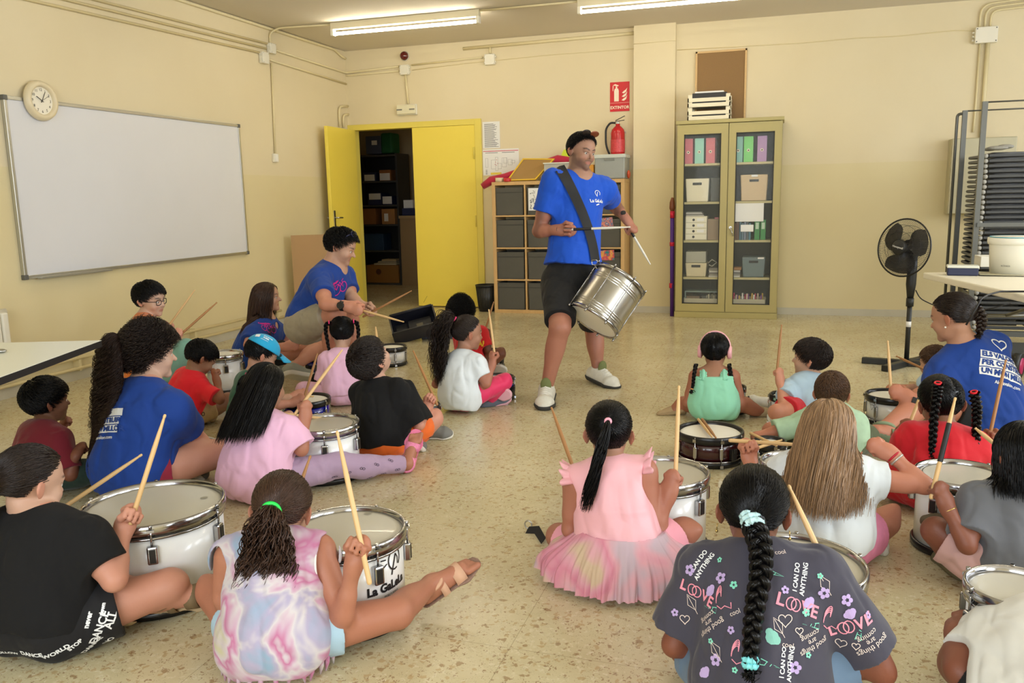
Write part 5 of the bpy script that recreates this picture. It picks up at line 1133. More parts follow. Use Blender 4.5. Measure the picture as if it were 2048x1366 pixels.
def skinmat(name, c):
    if name in MATS: return MATS[name]
    m = mat(name, c, 0.5, bump=0.05, bscale=180, spec=0.4); nt, b = nodes(m)
    a = nt.nodes.new('ShaderNodeAttribute'); a.attribute_name = 'tint'
    n = nt.nodes.new('ShaderNodeTexNoise'); n.inputs['Scale'].default_value = 9; n.inputs['Detail'].default_value = 4
    mx = nt.nodes.new('ShaderNodeMix'); mx.data_type = 'RGBA'; mx.blend_type = 'MULTIPLY'; mx.inputs[0].default_value = 1
    cr = nt.nodes.new('ShaderNodeValToRGB'); cr.color_ramp.elements[0].position = 0.35; cr.color_ramp.elements[1].position = 0.65
    cr.color_ramp.elements[0].color = (0.96, 0.91, 0.89, 1); cr.color_ramp.elements[1].color = (1, 1, 1, 1)
    tc = nt.nodes.new('ShaderNodeTexCoord'); nt.links.new(tc.outputs['Object'], n.inputs['Vector'])
    nt.links.new(n.outputs['Fac'], cr.inputs[0]); nt.links.new(a.outputs['Color'], mx.inputs[6]); nt.links.new(cr.outputs[0], mx.inputs[7]); nt.links.new(mx.outputs[2], b.inputs['Base Color'])
    b.inputs['Subsurface Weight'].default_value = 0.0
    return m
def hairmat(name, c, rough=0.38, var=0.35):
    name = 'hair_'+name
    if name in MATS: return MATS[name]
    m = mat(name, c, rough, spec=0.22 if sum(c) < 60 else 0.4); nt, b = nodes(m)
    g = nt.nodes.new('ShaderNodeNewGeometry'); r = nt.nodes.new('ShaderNodeMapRange'); r.inputs['To Min'].default_value = 1-var; r.inputs['To Max'].default_value = 1+var
    nt.links.new(g.outputs['Random Per Island'], r.inputs['Value'])
    mx = nt.nodes.new('ShaderNodeMix'); mx.data_type = 'RGBA'; mx.blend_type = 'MULTIPLY'; mx.inputs[0].default_value = 1; mx.inputs[6].default_value = lin(c)
    nt.links.new(r.outputs[0], mx.inputs[7]); nt.links.new(mx.outputs[2], b.inputs['Base Color'])
    return m
def cloth(name, c=(120, 120, 120), rough=0.85, fold=0.35, sheen=0.15):
    if name in MATS: return MATS[name]
    m = mat(name, c, rough, bump=min(1, fold*1.7), bscale=8, sheen=sheen, noise=0.05, nscale=5)
    nt, b = nodes(m)   # add fine weave under the soft folds
    bp = [n for n in nt.nodes if n.type == 'BUMP'][0]; bp.inputs['Distance'].default_value = 0.03
    ns = bp.inputs['Height'].links[0].from_node; ns.inputs['Distortion'].default_value = 0.9; ns.inputs['Detail'].default_value = 1.5; ns.inputs['Roughness'].default_value = 0.35
    n = nt.nodes.new('ShaderNodeTexNoise'); n.inputs['Scale'].default_value = 420; tc = [x for x in nt.nodes if x.type == 'TEX_COORD'][0]
    b2 = nt.nodes.new('ShaderNodeBump'); b2.inputs['Strength'].default_value = 0.12; b2.inputs['Distance'].default_value = 0.001
    nt.links.new(tc.outputs['Object'], n.inputs['Vector']); nt.links.new(n.outputs['Fac'], b2.inputs['Height']); nt.links.new(bp.outputs[0], b2.inputs['Normal']); nt.links.new(b2.outputs[0], b.inputs['Normal'])
    return m
def strands(P, w, taper=0.25, sides=3):
    """P: (S, M, 3) strand paths -> tube mesh arrays"""
    S, Mn, _ = P.shape; T = np.gradient(P, axis=1); T /= np.linalg.norm(T, axis=2, keepdims=True)+1e-9
    ref = np.array([0.31, 0.27, 0.91]); u = np.cross(T, ref); u /= np.linalg.norm(u, axis=2, keepdims=True)+1e-9; v = np.cross(T, u)
    s = np.linspace(0, 1, Mn); prof = np.where(s < 0.75, 1, 1-(s-0.75)/0.25*(1-taper)); w = np.broadcast_to(np.asarray(w, float), (S,))
    r = w[:, None]*prof[None, :]
    rings = [P+(u*math.cos(2*PI*k/sides)+v*math.sin(2*PI*k/sides))*r[..., None] for k in range(sides)]
    V = np.stack(rings, 2).reshape(-1, 3)
    base = (np.arange(S)[:, None]*Mn+np.arange(Mn-1)[None, :])[..., None]*sides
    F = []
    for k in range(sides):
        k2 = (k+1) % sides; F.append(np.stack([base[..., 0]+k, base[..., 0]+k2, base[..., 0]+sides+k2, base[..., 0]+sides+k], -1).reshape(-1, 4))
    return V, np.concatenate(F)
def merge(parts):
    V = []; F = []; o = 0
    for v, f in parts: V.append(v); F.append(f+o); o += len(v)
    return np.concatenate(V), np.concatenate(F)
def rotax(axis, a):
    return np.array(Matrix.Rotation(a, 3, Vector([float(x) for x in axis])))

HH = lambda S: 0.130+0.056*S
class Person:
    """joints from photo pixels + bone lengths (kept in real proportion), body as one signed-distance surface"""
    def __init__(s, key, label, S, g, pel, az, neck, head, haz=None, hp=0, hr=0, skin=(205, 155, 115), hairc=(30, 24, 20), vox=0.0050, pelz=None,
                 aR=None, aL=None, lR=None, lL=None, tilt=None, paz=None, sw=None, girth=1.0, lips=(170, 90, 80), beard=0, brow=None, nlen=None, tors=None, shrug=0, arm=None, big=None):
        s.key, s.label, s.S, s.vox = key, label, S, vox; s.girth = girth
        s.arm = arm or (0.84 if S < 1.45 else 0.95); s.hh = HH(S)*(big or (1.06 if S < 1.45 else 1.0))
        if pel is None:      # seated on the floor: g = pixel where the seat meets the floor, or (column, 'd', distance)
            z = 0.078*S if pelz is None else pelz
            if len(g) == 3:
                lo, hi = 420.0, 3000.0
                for _ in range(50):
                    md = (lo+hi)/2; q = atz(g[0], md, z)
                    if depth(q) > g[2]: lo = md
                    else: hi = md
                s.P = q
            else:
                gp = atz(*g); vd = gp-CAM; vd[2] = 0; s.P = gp+N_(vd)*0.085*S; s.P[2] = z
        else: s.P = atd(pel[0], pel[1], depth(atz(*g)))
        s.dep = depth(s.P)
        vd = s.P-CAM; vd[2] = 0; s.view = N_(vd); s.vr = np.array([s.view[1], -s.view[0], 0.0])
        def heading(a): a = math.radians(a); return s.view*math.cos(a)+s.vr*math.sin(a)
        s.heading = heading
        f = heading(az); pf = heading(az if paz is None else paz)
        s.N = s.solve(s.P, neck, (tors or 0.295)*S, name='torso')
        up = N_(s.N-s.P); s.f = N_(f-up*(f@up)); s.r = np.cross(s.f, up); s.u = up
        if tilt: R = rotax(s.f, math.radians(tilt)); sr = R@s.r
        else: sr = s.r
        s.sw = (sw or (0.094 if S < 1.45 else 0.105))*S; dn = (0.034 if S < 1.45 else 0.045)*S-shrug*S; fwd = 0.012*S
        s.sR = s.N+sr*s.sw-up*dn+s.f*fwd; s.sL = s.N-sr*s.sw-up*dn+s.f*fwd
        pu = np.array([0, 0, 1.0]) if abs(up[2]) < 0.8 else up; s.pf = N_(pf-up*(pf@up)); s.pr = np.cross(s.pf, up)
        hw = 0.052*S; s.hR = s.P+s.pr*hw; s.hL = s.P-s.pr*hw
        hf = heading(az if haz is None else haz); R = rotax(np.cross(hf, [0, 0, 1.0]), math.radians(hp)); hf = R@hf
        hrt = N_(np.cross(hf, [0, 0, 1.0])) if abs(hf[2]) < 0.95 else s.r; hu = np.cross(hrt, hf)
        R = rotax(hf, math.radians(hr)); hrt, hu = R@hrt, R@hu
        s.H = s.solve(s.N, head, (nlen or 0.80)*s.hh, name='head')
        s.HR = np.array([hrt, hf, hu])
        s.UA, s.FA, s.TH, s.SHN = 0.172*S, 0.148*S, 0.235*S, 0.235*S
        s.J = {}
        for side, a in (('R', aR), ('L', aL)):
            sh = s.sR if side == 'R' else s.sL; sg = 1 if side == 'R' else -1
            if a is None: a = {}
            e = s.solve(sh, a.get('e'), s.UA, name='ua'+side) if a.get('e') else sh-up*s.UA*0.9+s.f*s.UA*0.3+sr*sg*s.UA*0.25
            w = s.solve(e, a.get('w'), s.FA, name='fa'+side) if a.get('w') else e+N_(s.f-sr*sg*0.5+up*0.0)*s.FA
            hd = N_(w-e)
            if a.get('h'): hd = N_(s.solve(w, a['h'], 0.06*S, name='hd'+side)-w)
            s.J['e'+side], s.J['w'+side], s.J['hd'+side] = e, w, hd
        for side, a in (('R', lR), ('L', lL)):
            h = s.hR if side == 'R' else s.hL; sg = 1 if side == 'R' else -1
            if a is None: a = {}
            if a.get('k'): k = s.solve(h, a['k'], s.TH, name='th'+side)
            else: k = h+N_(s.pf*0.75+s.pr*sg*0.85)*s.TH; k[2] = 0.085*S
            if a.get('a'): an = s.solve(k, a['a'], s.SHN, name='sh'+side)
            else: an = s.P+s.pf*s.TH*0.80-s.pr*sg*0.07*S; an[2] = 0.045*S; an = k+N_(an-k)*min(s.SHN, np.linalg.norm(an-k))
            if a.get('t'): td = N_(s.solve(an, a['t'], 0.11*S, name='ft'+side)-an)
            else: td = N_(-s.pr*sg*0.9+s.pf*0.4+np.array([0, 0, -0.1]))
            k[2] = max(k[2], 0.055*S); an[2] = max(an[2], 0.028*S)
            s.J['k'+side], s.J['a'+side], s.J['td'+side] = k, an, td
        s.clear_drums(aR, aL, lR, lL)
        gm = sum(skin)/3; skin = tuple(int(c*0.82+gm*0.18) for c in skin); s.skin = skin; s.hairc = hairc; s.lips = lips; s.beard = beard; s.brow = brow or tuple(int(x*0.8+8) for x in hairc)
        s.sticks = []; s.root = None
        s.extra = []
    def solve(s, p, q, L, name=''):
        p = np.asarray(p, float); c, d = ray(q[0], q[1]); c = np.array(c); m = q[2] if len(q) > 2 else 0.0
        if isinstance(m, tuple): return atz(q[0], q[1], m[1])
        if isinstance(m, float): return atd(q[0], q[1], depth(p)+m)
        dd = d/np.linalg.norm(d); t0 = (p-c)@dd; perp = np.linalg.norm(c+dd*t0-p)
        if perp >= L:
            if perp > L*1.15: print('STRETCH', s.key, name, 'perp %.3f L %.3f' % (perp, L))
            return c+dd*t0
        return c+dd*(t0+m*math.sqrt(L*L-perp*perp))
    def clear_drums(s, aR, aL, lR, lL):
        """slide limbs out of the drum shells: shown joints towards the camera, hidden ones outwards"""
        ds = [(np.array([c.x, c.y]), r, DRH[k]) for k, (t, c, r) in DR.items() if np.hypot(c.x-s.P[0], c.y-s.P[1]) < 1.1]
        def bad(p, rad):
            for c, r, h in ds:
                v = p[:2]-c; d = np.hypot(*v)
                if d < r+rad and p[2] < h+rad*0.4: return np.append(v/(d+1e-9), 0)
            return None
        S = s.S
        for nm, base, chain, spec in (('legR', s.hR, (('kR', 0.045), ('aR', 0.030)), lR), ('legL', s.hL, (('kL', 0.045), ('aL', 0.030)), lL), ('armR', s.sR, (('eR', 0.030), ('wR', 0.022)), aR), ('armL', s.sL, (('eL', 0.030), ('wL', 0.022)), aL)):
            prev = base
            for key, rad in chain:
                seen = bool(spec and spec.get(key[0])); q = s.J[key].copy()
                for _ in range(60):
                    hit = None
                    for t in (1.0, 0.8, 0.6, 0.4):
                        if nm[0] == 'a' and key[0] == 'w' and t == 1.0 and q[2] > 0.2: pass
                        b = bad(prev+(q-prev)*t, rad*S)
                        if b is not None: hit = b; break
                    if hit is None: break
                    q = q+(N_(CAM-q)*0.012 if seen else hit*0.012)
                s.J[key] = q; prev = q
    # ---- head-local helpers
    def hp_(s, x, y, z): return s.H+(s.HR[0]*x+s.HR[1]*y+s.HR[2]*z)*s.hh
    def head_prims(s):
        H, E, C = s.hp_, s.HR, s.hh; P = []
        def el(c, r, k): P.append(('u', Ell(H(*c), E, np.array(r)*C, k*C)))
        def sp(c, r, k): P.append(('u', Sph(H(*c), r*C, k*C)))
        child = s.S < 1.45
        el((0, -.035, .055), (.345, .435, .375), .02); el((0, .10, -.19), (.272, .295, .34), .06)
        el((0, .12, -.38), (.20 if child else .222, .240, .17), .05); sp((0, .290 if child else .315, -.485), .075 if child else .085, .07)
        P.append(('u', Cone(H(-.15, .33, -.0), H(.15, .33, -.0), .055*C, .055*C, None, .05*C)))
        P.append(('u', Cone(H(0, .365, -.06), H(0, .440 if child else .468, -.205), .028*C, .046*C, None, .025*C)))
        for q in (-1, 1):
            sp((q*.042, .392, -.215), .032, .02); sp((q*.155, .25, -.22), .11, .08)
            P.append(('s', Sph(H(q*.13, .438, -.09), .074*C, .03*C)))
            P.append(('u', Cone(H(q*.072, .374, -.060), H(q*.195, .338, -.066), .017*C, .014*C, None, .012*C)))
            P.append(('u', Cone(H(q*.08, .362, -.138), H(q*.185, .335, -.132), .011*C, .011*C, None, .012*C)))
            Rr = rotax(E[0], -0.15); a = q*0.45; Re = np.array([E[0]*math.cos(a)+E[1]*math.sin(a)*1, E[1]*math.cos(a)-E[0]*math.sin(a), E[2]])
            P.append(('u', Ell(H(q*.348, -.055, -.12), Re, np.array((.028, .075, .125))*C, .025*C)))
            P.append(('u', Ell(H(q*.37, -.075, -.095), Re, np.array((.022, .085, .105))*C, .01*C)))
            P.append(('s', Ell(H(q*.392, -.045, -.10), Re, np.array((.016, .045, .065))*C, .015*C)))
        P.append(('u', Cone(H(-.075, .345, -.335), H(.075, .345, -.335), .026*C, .026*C, None, .02*C)))
        P.append(('u', Cone(H(-.055, .345, -.375), H(.055, .345, -.375), .030*C, .030*C, None, .012*C)))
        return P
    def eyes(s, root, iris=(60, 40, 28)):
        H = s.hp_; mW = mat('eye_white', (206, 198, 190), 0.3); mI = mat('iris_'+s.key, iris, 0.15)
        for q in (-1, 1):
            c = H(q*.130, .330, -.098); r = .048*s.hh; c_ = Vector(c); ax = Vector(N_(s.HR[1]+s.HR[2]*getattr(s, 'gaze', -0.05)))
            e = MB().sphere(c_, r, 10).build('eye', mW, root)
            MB().sphere(c_+ax*r*0.36, r*0.70, 8).build('iris', mI, e)
    def hand(s, side, mode='fist', axis=None):
        """palm, thumb and four bent fingers; mode fist wraps around axis"""
        w = s.J['w'+side]; d = s.J['hd'+side]; sg = 1 if side == 'R' else -1; L = 0.114*s.S
        if axis is None: axis = N_(np.cross(d, s.f)+s.u*0.4)
        v = axis-d*(axis@d); uv = s.u-d*(s.u@d); a = N_(v+uv*max(0, 0.8-np.linalg.norm(v))*1.5); n = N_(np.cross(a, d))   # a along knuckle row (towards thumb), n palm normal
        if mode == 'fist' or mode == 'open':
            inward = (s.sL-s.sR)*sg+s.f*0.1
            if n@inward < 0 and mode == 'open': n = -n
            if mode == 'fist' and n@(inward-np.array([0, 0, .3])) < 0: n = -n
        fc_ = s.J.get('palm'+side)
        if fc_ is not None and n@fc_ < 0: n = -n
        ops = []; fr = 0.046*L if s.S > 1.5 else 0.050*L; fr = max(fr*1.05, s.vox*1.15); W = 0.21*L
        ops.append(('u', Cone(w-d*0.04*L, w+d*0.12*L, 0.14*L, 0.165*L, (n, 0.7), 0.03)))
        ops.append(('u', Cone(w+d*0.16*L, w+d*0.42*L, 0.18*L, 0.20*L, (n, 0.55), 0.016)))
        lens = (0.23, 0.26, 0.245, 0.19)
        for i in range(4):
            off = (1.5-i)/1.5*W*0.80; b = w+d*(0.44-0.02*abs(i-1))*L+a*off
            ops.append(('u', Sph(b-n*fr*0.35, fr*1.12, 0.004)))
            curl = {'fist': (1.25, 1.55, 1.15), 'open': (0.35+0.08*i, 0.45, 0.35)}[mode]; p = b; ang = 0.0
            for j in range(3):
                ang += curl[j]*(1+0.06*i); dr = d*math.cos(ang)+n*math.sin(ang); l = lens[i]*L*(1.0, 0.72, 0.55)[j]*(1 if mode == 'open' else 1.0)
                q = p+dr*l; r0 = fr*(1.08, 0.98, 0.9)[j]; ops.append(('u', Cone(p, q, r0, r0*0.92, None, 0.004 if j == 0 else 0.0025))); p = q
        t0 = w+d*0.14*L+a*W*0.62
        if mode == 'fist':
            t1 = t0+N_(d*0.55+a*0.35+n*0.65)*0.24*L; t2 = t1+N_(d*0.75-a*0.25+n*0.35)*0.17*L; t3 = t2+N_(d*0.35-a*0.75+n*0.1)*0.10*L
        else:
            t1 = t0+N_(d*0.6+a*0.75+n*0.35)*0.24*L; t2 = t1+N_(d*0.85+a*0.35+n*0.2)*0.18*L; t3 = t2+N_(d+a*0.05)*0.10*L
        for p, q, r0, r1, k in ((t0, t1, 1.5, 1.15, 0.012), (t1, t2, 1.15, 1.0, 0.003), (t2, t3, 1.0, 0.85, 0.002)): ops.append(('u', Cone(p, q, fr*r0, fr*r1, None, k)))
        s.J['grip'+side] = w+d*0.53*L+n*0.15*L
        s.J['ax'+side] = a; s.J['pn'+side] = n
        return ops
    def body_ops(s, hands=('fist', 'fist'), feet=(False, False)):
        S, g, f, r, u = s.S, s.girth, s.f, s.r, s.u; o = []
        def U(p): o.append(('u', p))
        E = np.array([r, f, u]); Ep = np.array([s.pr, s.pf, u]); L = np.linalg.norm(s.N-s.P)
        U(Ell(s.P+u*0.01*S, Ep, (0.098*S*g, 0.072*S*g, 0.075*S), 0.02))
        U(Ell(s.P+u*L*0.36, (E+Ep)/2, (0.082*S*g, 0.060*S*g, 0.10*S), 0.04*S))
        U(Ell(s.P+u*L*0.68, E, (0.092*S*g, 0.064*S*g, 0.105*S), 0.04*S))
        U(Cone(s.sR-r*0.02*S-u*0.012*S, s.sL+r*0.02*S-u*0.012*S, 0.036*S*g, 0.036*S*g, (f, 0.85), 0.04*S))
        U(Cone(s.N-u*0.01*S, s.sR+u*0.012*S, 0.024*S, 0.022*S, None, 0.05*S)); U(Cone(s.N-u*0.01*S, s.sL+u*0.012*S, 0.024*S, 0.022*S, None, 0.05*S))
        hb = s.hp_(0, -.10, -.30); nr = (0.031 if S < 1.45 else 0.0315)*S*(1 if s.beard == 0 else 1.06)
        U(Cone(s.N-u*0.01*S+f*0.012*S, hb, nr*1.12, nr, None, 0.03*S))
        for sd in 'RL':
            sh = s.sR if sd == 'R' else s.sL; e, w = s.J['e'+sd], s.J['w'+sd]
            g2 = g*s.arm
            U(Cone(sh, e, 0.0335*S*g2, 0.0255*S*g2, None, 0.03*S)); m = sh+(e-sh)*0.45
            U(Cone(m-(e-sh)*0.15, m+(e-sh)*0.2, 0.030*S*g2, 0.029*S*g2, None, 0.02))
            m = e+(w-e)*0.28; U(Cone(e, w, 0.0245*S*g2, 0.0165*S*(0.5+0.5*g), None, 0.015)); U(Cone(e+(w-e)*0.1, m+(w-e)*0.1, 0.0262*S*g2, 0.024*S*g2, None, 0.015))
            hip = s.hR if sd == 'R' else s.hL; k, a = s.J['k'+sd], s.J['a'+sd]
            U(Cone(hip, k, 0.059*S*g, 0.037*S*g, None, 0.03*S)); U(Cone(k, a, 0.0355*S*g, 0.0215*S, None, 0.02))
            back = N_(np.cross(np.cross(a-k, hip-k), a-k)); 
            U(Ell(k+(a-k)*0.30+back*0.010*S, np.array([np.cross(N_(a-k), back), back, N_(a-k)]), (0.034*S*g, 0.036*S*g, 0.085*S), 0.02))
        o += s.head_prims()
        for i, sd in enumerate('RL'): o += s.hand(sd, hands[i], s.J.get('axis'+sd))
        for i, sd in enumerate('RL'):
            if feet[i]: o += s.foot_ops(sd)
        return o
    def foot_frame(s, sd):
        a, k, td = s.J['a'+sd], s.J['k'+sd], s.J['td'+sd]; sh = N_(k-a)
        un = s.J.get('fu'+sd)
        if un is None: un = sh
        un = N_(un-td*(un@td)); side = np.cross(td, un); return a, td, un, side
    def foot_ops(s, sd):
        a, x, z, y = s.foot_frame(sd); S = s.S; L = 0.150*S; o = []
        heel = a-x*0.028*S-z*0.020*S; ball = a+x*0.085*S-z*0.028*S
        o.append(('u', Cone(heel, ball, 0.0215*S, 0.0195*S, (y, 1.15), 0.02))); o.append(('u', Cone(a, ball+z*0.004*S, 0.022*S, 0.014*S, None, 0.02)))
        sg = 1 if sd == 'R' else -1
        for i in range(5):
            b = ball+x*0.012*S-y*sg*(i-2)*0.0098*S*-1*-1; t = b+x*(0.030-0.0035*i)*S-z*0.004*S; rr = (0.0098 if i == 0 else 0.0068)*S
            o.append(('u', Cone(b, t, rr, rr*0.9, None, 0.003)))
        return o
    def color(s, V):
        C = np.tile(np.array(lin(s.skin)[:3]), (len(V), 1)); q = (V-s.H)@s.HR.T/s.hh; x, y, z = q.T
        def mixin(m, col, a=1.0): 
            m = np.clip(m, 0, 1)[:, None]*a; C[:] = C*(1-m)+np.array(lin(col)[:3])*m
        face = (y > 0.1)
        lipm = np.clip(1.25-np.sqrt((x/.095)**2+((z+.355)/.042)**2), 0, 1)*3*face*(y > .3)
        mixin(lipm, tuple(int(v) for v in (np.array(s.lips)*0.6+np.array(s.skin)*0.4)), 0.85)
        for q_ in (-1, 1):
            b = np.clip(1.3-np.sqrt(((x-q_*.135)/.085)**2+((z-.030-(abs(x)-.135)*0.12+abs(abs(x)-.15)*0.22)/.019)**2), 0, 1)*3*face
            mixin(b, s.brow, 0.8)
            mixin(np.clip(1-np.sqrt(((x-q_*.17)/.10)**2+((z+.23)/.09)**2), 0, 1)*face, tuple(int(v) for v in np.array(s.skin)*np.array([1.0, .78, .74])), 0.5)
            lash = np.clip(1.2-np.sqrt(((x-q_*.13)/.075)**2+((z+.066)/.010)**2), 0, 1)*2.2*face*(y > .28); mixin(lash, (50, 34, 28), 0.8)
        ear = (np.abs(x) > .345)*1.0; mixin(ear, tuple(int(v) for v in np.array(s.skin)*np.array([1.0, .80, .76])), 0.6)
        if s.beard:
            bm = np.clip((-.24-z)*8, 0, 1)*np.clip((y-.0)*7, 0, 1)*np.clip((z+.60)*12, 0, 1); side = np.clip((-.05-z)*6, 0, 1)*np.clip((.14-np.abs(y-.02))*12, 0, 1)*(np.abs(x) > .2)
            must = np.clip(1.2-np.sqrt((x/.12)**2+((z+.295)/.03)**2), 0, 1)*2*face
            bm = np.clip(bm+side+must, 0, 1)*(1-np.clip(lipm, 0, 1)); mixin(bm, (58, 44, 38), s.beard)
        # knees, elbows and knuckles a little redder
        return C
    def build(s, hands=('fist', 'fist'), feet=(False, False), eyes=True):
        V, F = sdf_mesh(s.body_ops(hands, feet)+s.extra, s.vox)
        root = np_object('person', V, F, skinmat('skin_'+s.key, s.skin), color=s.color(V)); tag(root, s.label, 'person'); s.root = root
        if eyes: s.eyes(root)
        return root
    # ---- clothing
    def fold(s, amp=0.004, sc=9.0):
        u = s.u; r = s.r; f = s.f; c = s.P
        def fn(P):
            q = P-c; lq = np.stack([q@r, q@f, q@u*0.45+0.35*(q@r)], 1)*sc+s.dep*7
            dm = np.ones(len(P))
            for q0, rad in getattr(s, 'damp', []): dm *= np.clip((np.linalg.norm(P-q0, axis=1)-rad)/(0.04*s.S), 0.12, 1)
            w = vnoise(lq); w2 = vnoise(lq*2.1+5); w3 = vnoise(lq*np.array([3.4, 3.4, 2.0])+9); return dm*(1.3*amp*(1-np.minimum(np.abs(w)*3.4, 1.6))+amp*0.8*(0.5-np.minimum(np.abs(w2)*3.0, 1.2))+0.25*amp*w3)
        return fn
    def shirt(s, m, name='t_shirt', sleeve=0.5, hem=0.0, loose=1.0, neck=1.0, sleeveless=False, vneck=0, flare=0.0, long_=False, amp=0.004, loose_s=1.0, strapw=None, neckline=0.0):
        s.damp = [(s.N+s.u*0.01, 0.055*s.S)]; S, g, f, r, u = s.S, s.girth, s.f, s.r, s.u; o = []; t = 0.011*loose+0.002; L = np.linalg.norm(s.N-s.P); E = np.array([r, f, u]); Ep = np.array([s.pr, s.pf, u])
        def U(p): o.append(('u', p))
        U(Ell(s.P+u*(0.015*S-hem*S*0.3), Ep, (0.100*S*g+t*1.3+0.011+flare*S, 0.076*S*g+t*1.3+0.011+flare*S*0.8, 0.090*S+t), 0.02))
        U(Ell(s.P+u*L*0.36, (E+Ep)/2, (0.088*S*g+t*1.5+flare*S*0.5, 0.067*S*g+t*1.5+flare*0.5*S, 0.11*S), 0.05*S))
        U(Ell(s.P+u*L*0.66, E, (0.094*S*g+t, 0.068*S*g+t, 0.11*S), 0.05*S))
        U(Cone(s.sR-r*0.02*S-u*0.012*S, s.sL+r*0.02*S-u*0.012*S, 0.037*S*g+t*0.8, 0.037*S*g+t*0.8, (f, 0.9), 0.04*S))
        U(Cone(s.N-u*0.012*S, s.sR+u*0.008*S, 0.024*S+t*0.6, 0.023*S+t*0.7, None, 0.05*S)); U(Cone(s.N-u*0.012*S, s.sL+u*0.008*S, 0.024*S+t*0.6, 0.023*S+t*0.7, None, 0.05*S))
        if not sleeveless:
            for sd in 'RL':
                sh = s.sR if sd == 'R' else s.sL; e = s.J['e'+sd]; w = s.J['w'+sd]; d = N_(e-sh); Ls = np.linalg.norm(e-sh)*sleeve
                q = sh+d*Ls; rr = 0.031*S*g*s.arm+t*1.5*loose_s; 
                o.append(('u', Cone(sh, q+d*0.01, 0.033*S*g*s.arm+t, rr, None, 0.03*S, cut=(q, d))))
                s.damp.append((q, 0.030*S)); cv = rr-0.0085-amp*0.3-(0.003 if loose_s > 1.2 else 0); o.append(('s', Cone(q+d*cv*0.72, q+d*(cv+0.03), cv, cv, None, 0.002)))
        else:
            for sd in 'RL':
                sh = s.sR if sd == 'R' else s.sL; sg = 1 if sd == 'R' else -1
                wd = strapw if strapw is not None else 0.0
                o.append(('s', Ell(sh+r*sg*0.020*S-u*0.02*S, E, (0.036*S-wd, 0.075*S, 0.062*S), 0.006)))
        # neck opening, with the neck inside it
        hb = s.hp_(0, -.10, -.30); nd = N_(hb-s.N); nr = 0.036*S*neck
        o.append(('s', Cone(s.N+nd*0.014*S+f*0.010*S, s.N+nd*0.16, nr*0.98, nr*1.3, None, 0.004)))
        o.append(('s', Cone(s.N+f*(0.03*S)+nd*0.012*S, s.N+f*0.050*S+nd*0.016*S, nr*0.62, nr*0.62, None, 0.006)))
        if neckline: o.append(('s', RBox(s.N+u*(0.10*S-neckline*S), E, (0.30*S, 0.2*S, 0.10*S), 0.003, 0.004)))
        o.append(('i', Plane(s.P-u*(0.03+hem)*S+0, -u)))
        V, F = sdf_mesh(o, s.vox, wrinkle=s.fold(amp*0.9))
        s.shirt_o = np_object(name, V, F, m, s.root); return s.shirt_o
    def leggarment(s, m, name='shorts', frac=0.55, loose=1.0, sides='RL', amp=0.003, hipup=0.02, shin=0.0, t0=0.009):
        s.damp = []; S, g, u = s.S, s.girth, s.u; o = []; t = t0*loose; Ep = np.array([s.pr, s.pf, u])
        o.append(('u', Ell(s.P+u*hipup*S, Ep, (0.100*S*g+t, 0.074*S*g+t, 0.080*S+t), 0.02)))
        for sd in sides:
            hip = s.hR if sd == 'R' else s.hL; k, a = s.J['k'+sd], s.J['a'+sd]; d = N_(k-hip); Lk = np.linalg.norm(k-hip)
            if frac < 1:
                q = hip+d*Lk*frac; rq = (0.061+(0.037-0.059)*frac)*S*g+t*1.5
                o.append(('u', Cone(hip, q+d*0.01, 0.061*S*g+t, rq, None, 0.03*S, cut=(q, d))))
                s.damp.append((q, 0.045*S)); cv = rq-0.009-amp*0.3; o.append(('s', Cone(q+d*cv*0.75, q+d*(cv+0.03), cv, cv, None, 0.002)))
            else:
                o.append(('u', Cone(hip, k, 0.060*S*g+t, 0.038*S*g+t, None, 0.03*S)))
                q = k+(a-k)*min(shin, 1); rs = (0.037+(0.0235-0.037)*shin)*S*g+t
                dq = N_(a-k); o.append(('u', Cone(k, q, 0.037*S*g+t, rs, None, 0.02, cut=(q, dq))))
                back = N_(np.cross(np.cross(a-k, hip-k), a-k))
                if shin > 0.5: o.append(('u', Ell(k+(a-k)*0.30+back*0.010*S, np.array([np.cross(N_(a-k), back), back, N_(a-k)]), (0.034*S*g+t, 0.036*S*g+t, 0.085*S+t), 0.02)))
        V, F = sdf_mesh(o, s.vox, wrinkle=s.fold(amp))
        ob = np_object(name, V, F, m, s.root); setattr(s, name+'_o', ob); return ob
    def shoe(s, sd, upper, sole, name='shoe', style='trainer', tongue=None, big=1.0):
        a, x, z, y = s.foot_frame(sd); S = s.S*big; o = []; E = np.array([x, y, z])
        heel = a-x*0.030*S-z*0.018*S; ball = a+x*0.088*S-z*0.024*S; toe = a+x*0.112*S-z*0.030*S
        o.append(('u', Cone(heel, ball, 0.0275*S, 0.026*S, (y, 1.12), 0.02))); o.append(('u', Cone(ball, toe, 0.026*S, 0.018*S, (y, 1.3), 0.02)))
        o.append(('u', Cone(a-x*0.004*S, a+x*0.05*S-z*0.008*S, 0.029*S, 0.023*S, None, 0.02)))
        zs = a-z*0.030*S
        o.append(('i', Plane(zs, -z)))
        o.append(('s', Cone(a+z*0.022*S-x*0.002*S, a+z*0.08*S-x*0.004*S, 0.0235*S, 0.036*S, None, 0.004)))
        V, F = sdf_mesh(o, max(0.0038, s.vox*0.8), clip_floor=0.001); up_ = np_object(name, V, F, upper, s.root)
        o = [('u', Cone(heel-z*0.006*S, ball-z*0.004*S, 0.030*S, 0.0285*S, (y, 1.15), 0.02)), ('u', Cone(ball-z*0.003*S, toe, 0.0285*S, 0.020*S, (y, 1.35), 0.02)), ('i', Plane(zs+z*0.004*S, z)), ('i', Plane(zs-z*0.014*S, -z))]
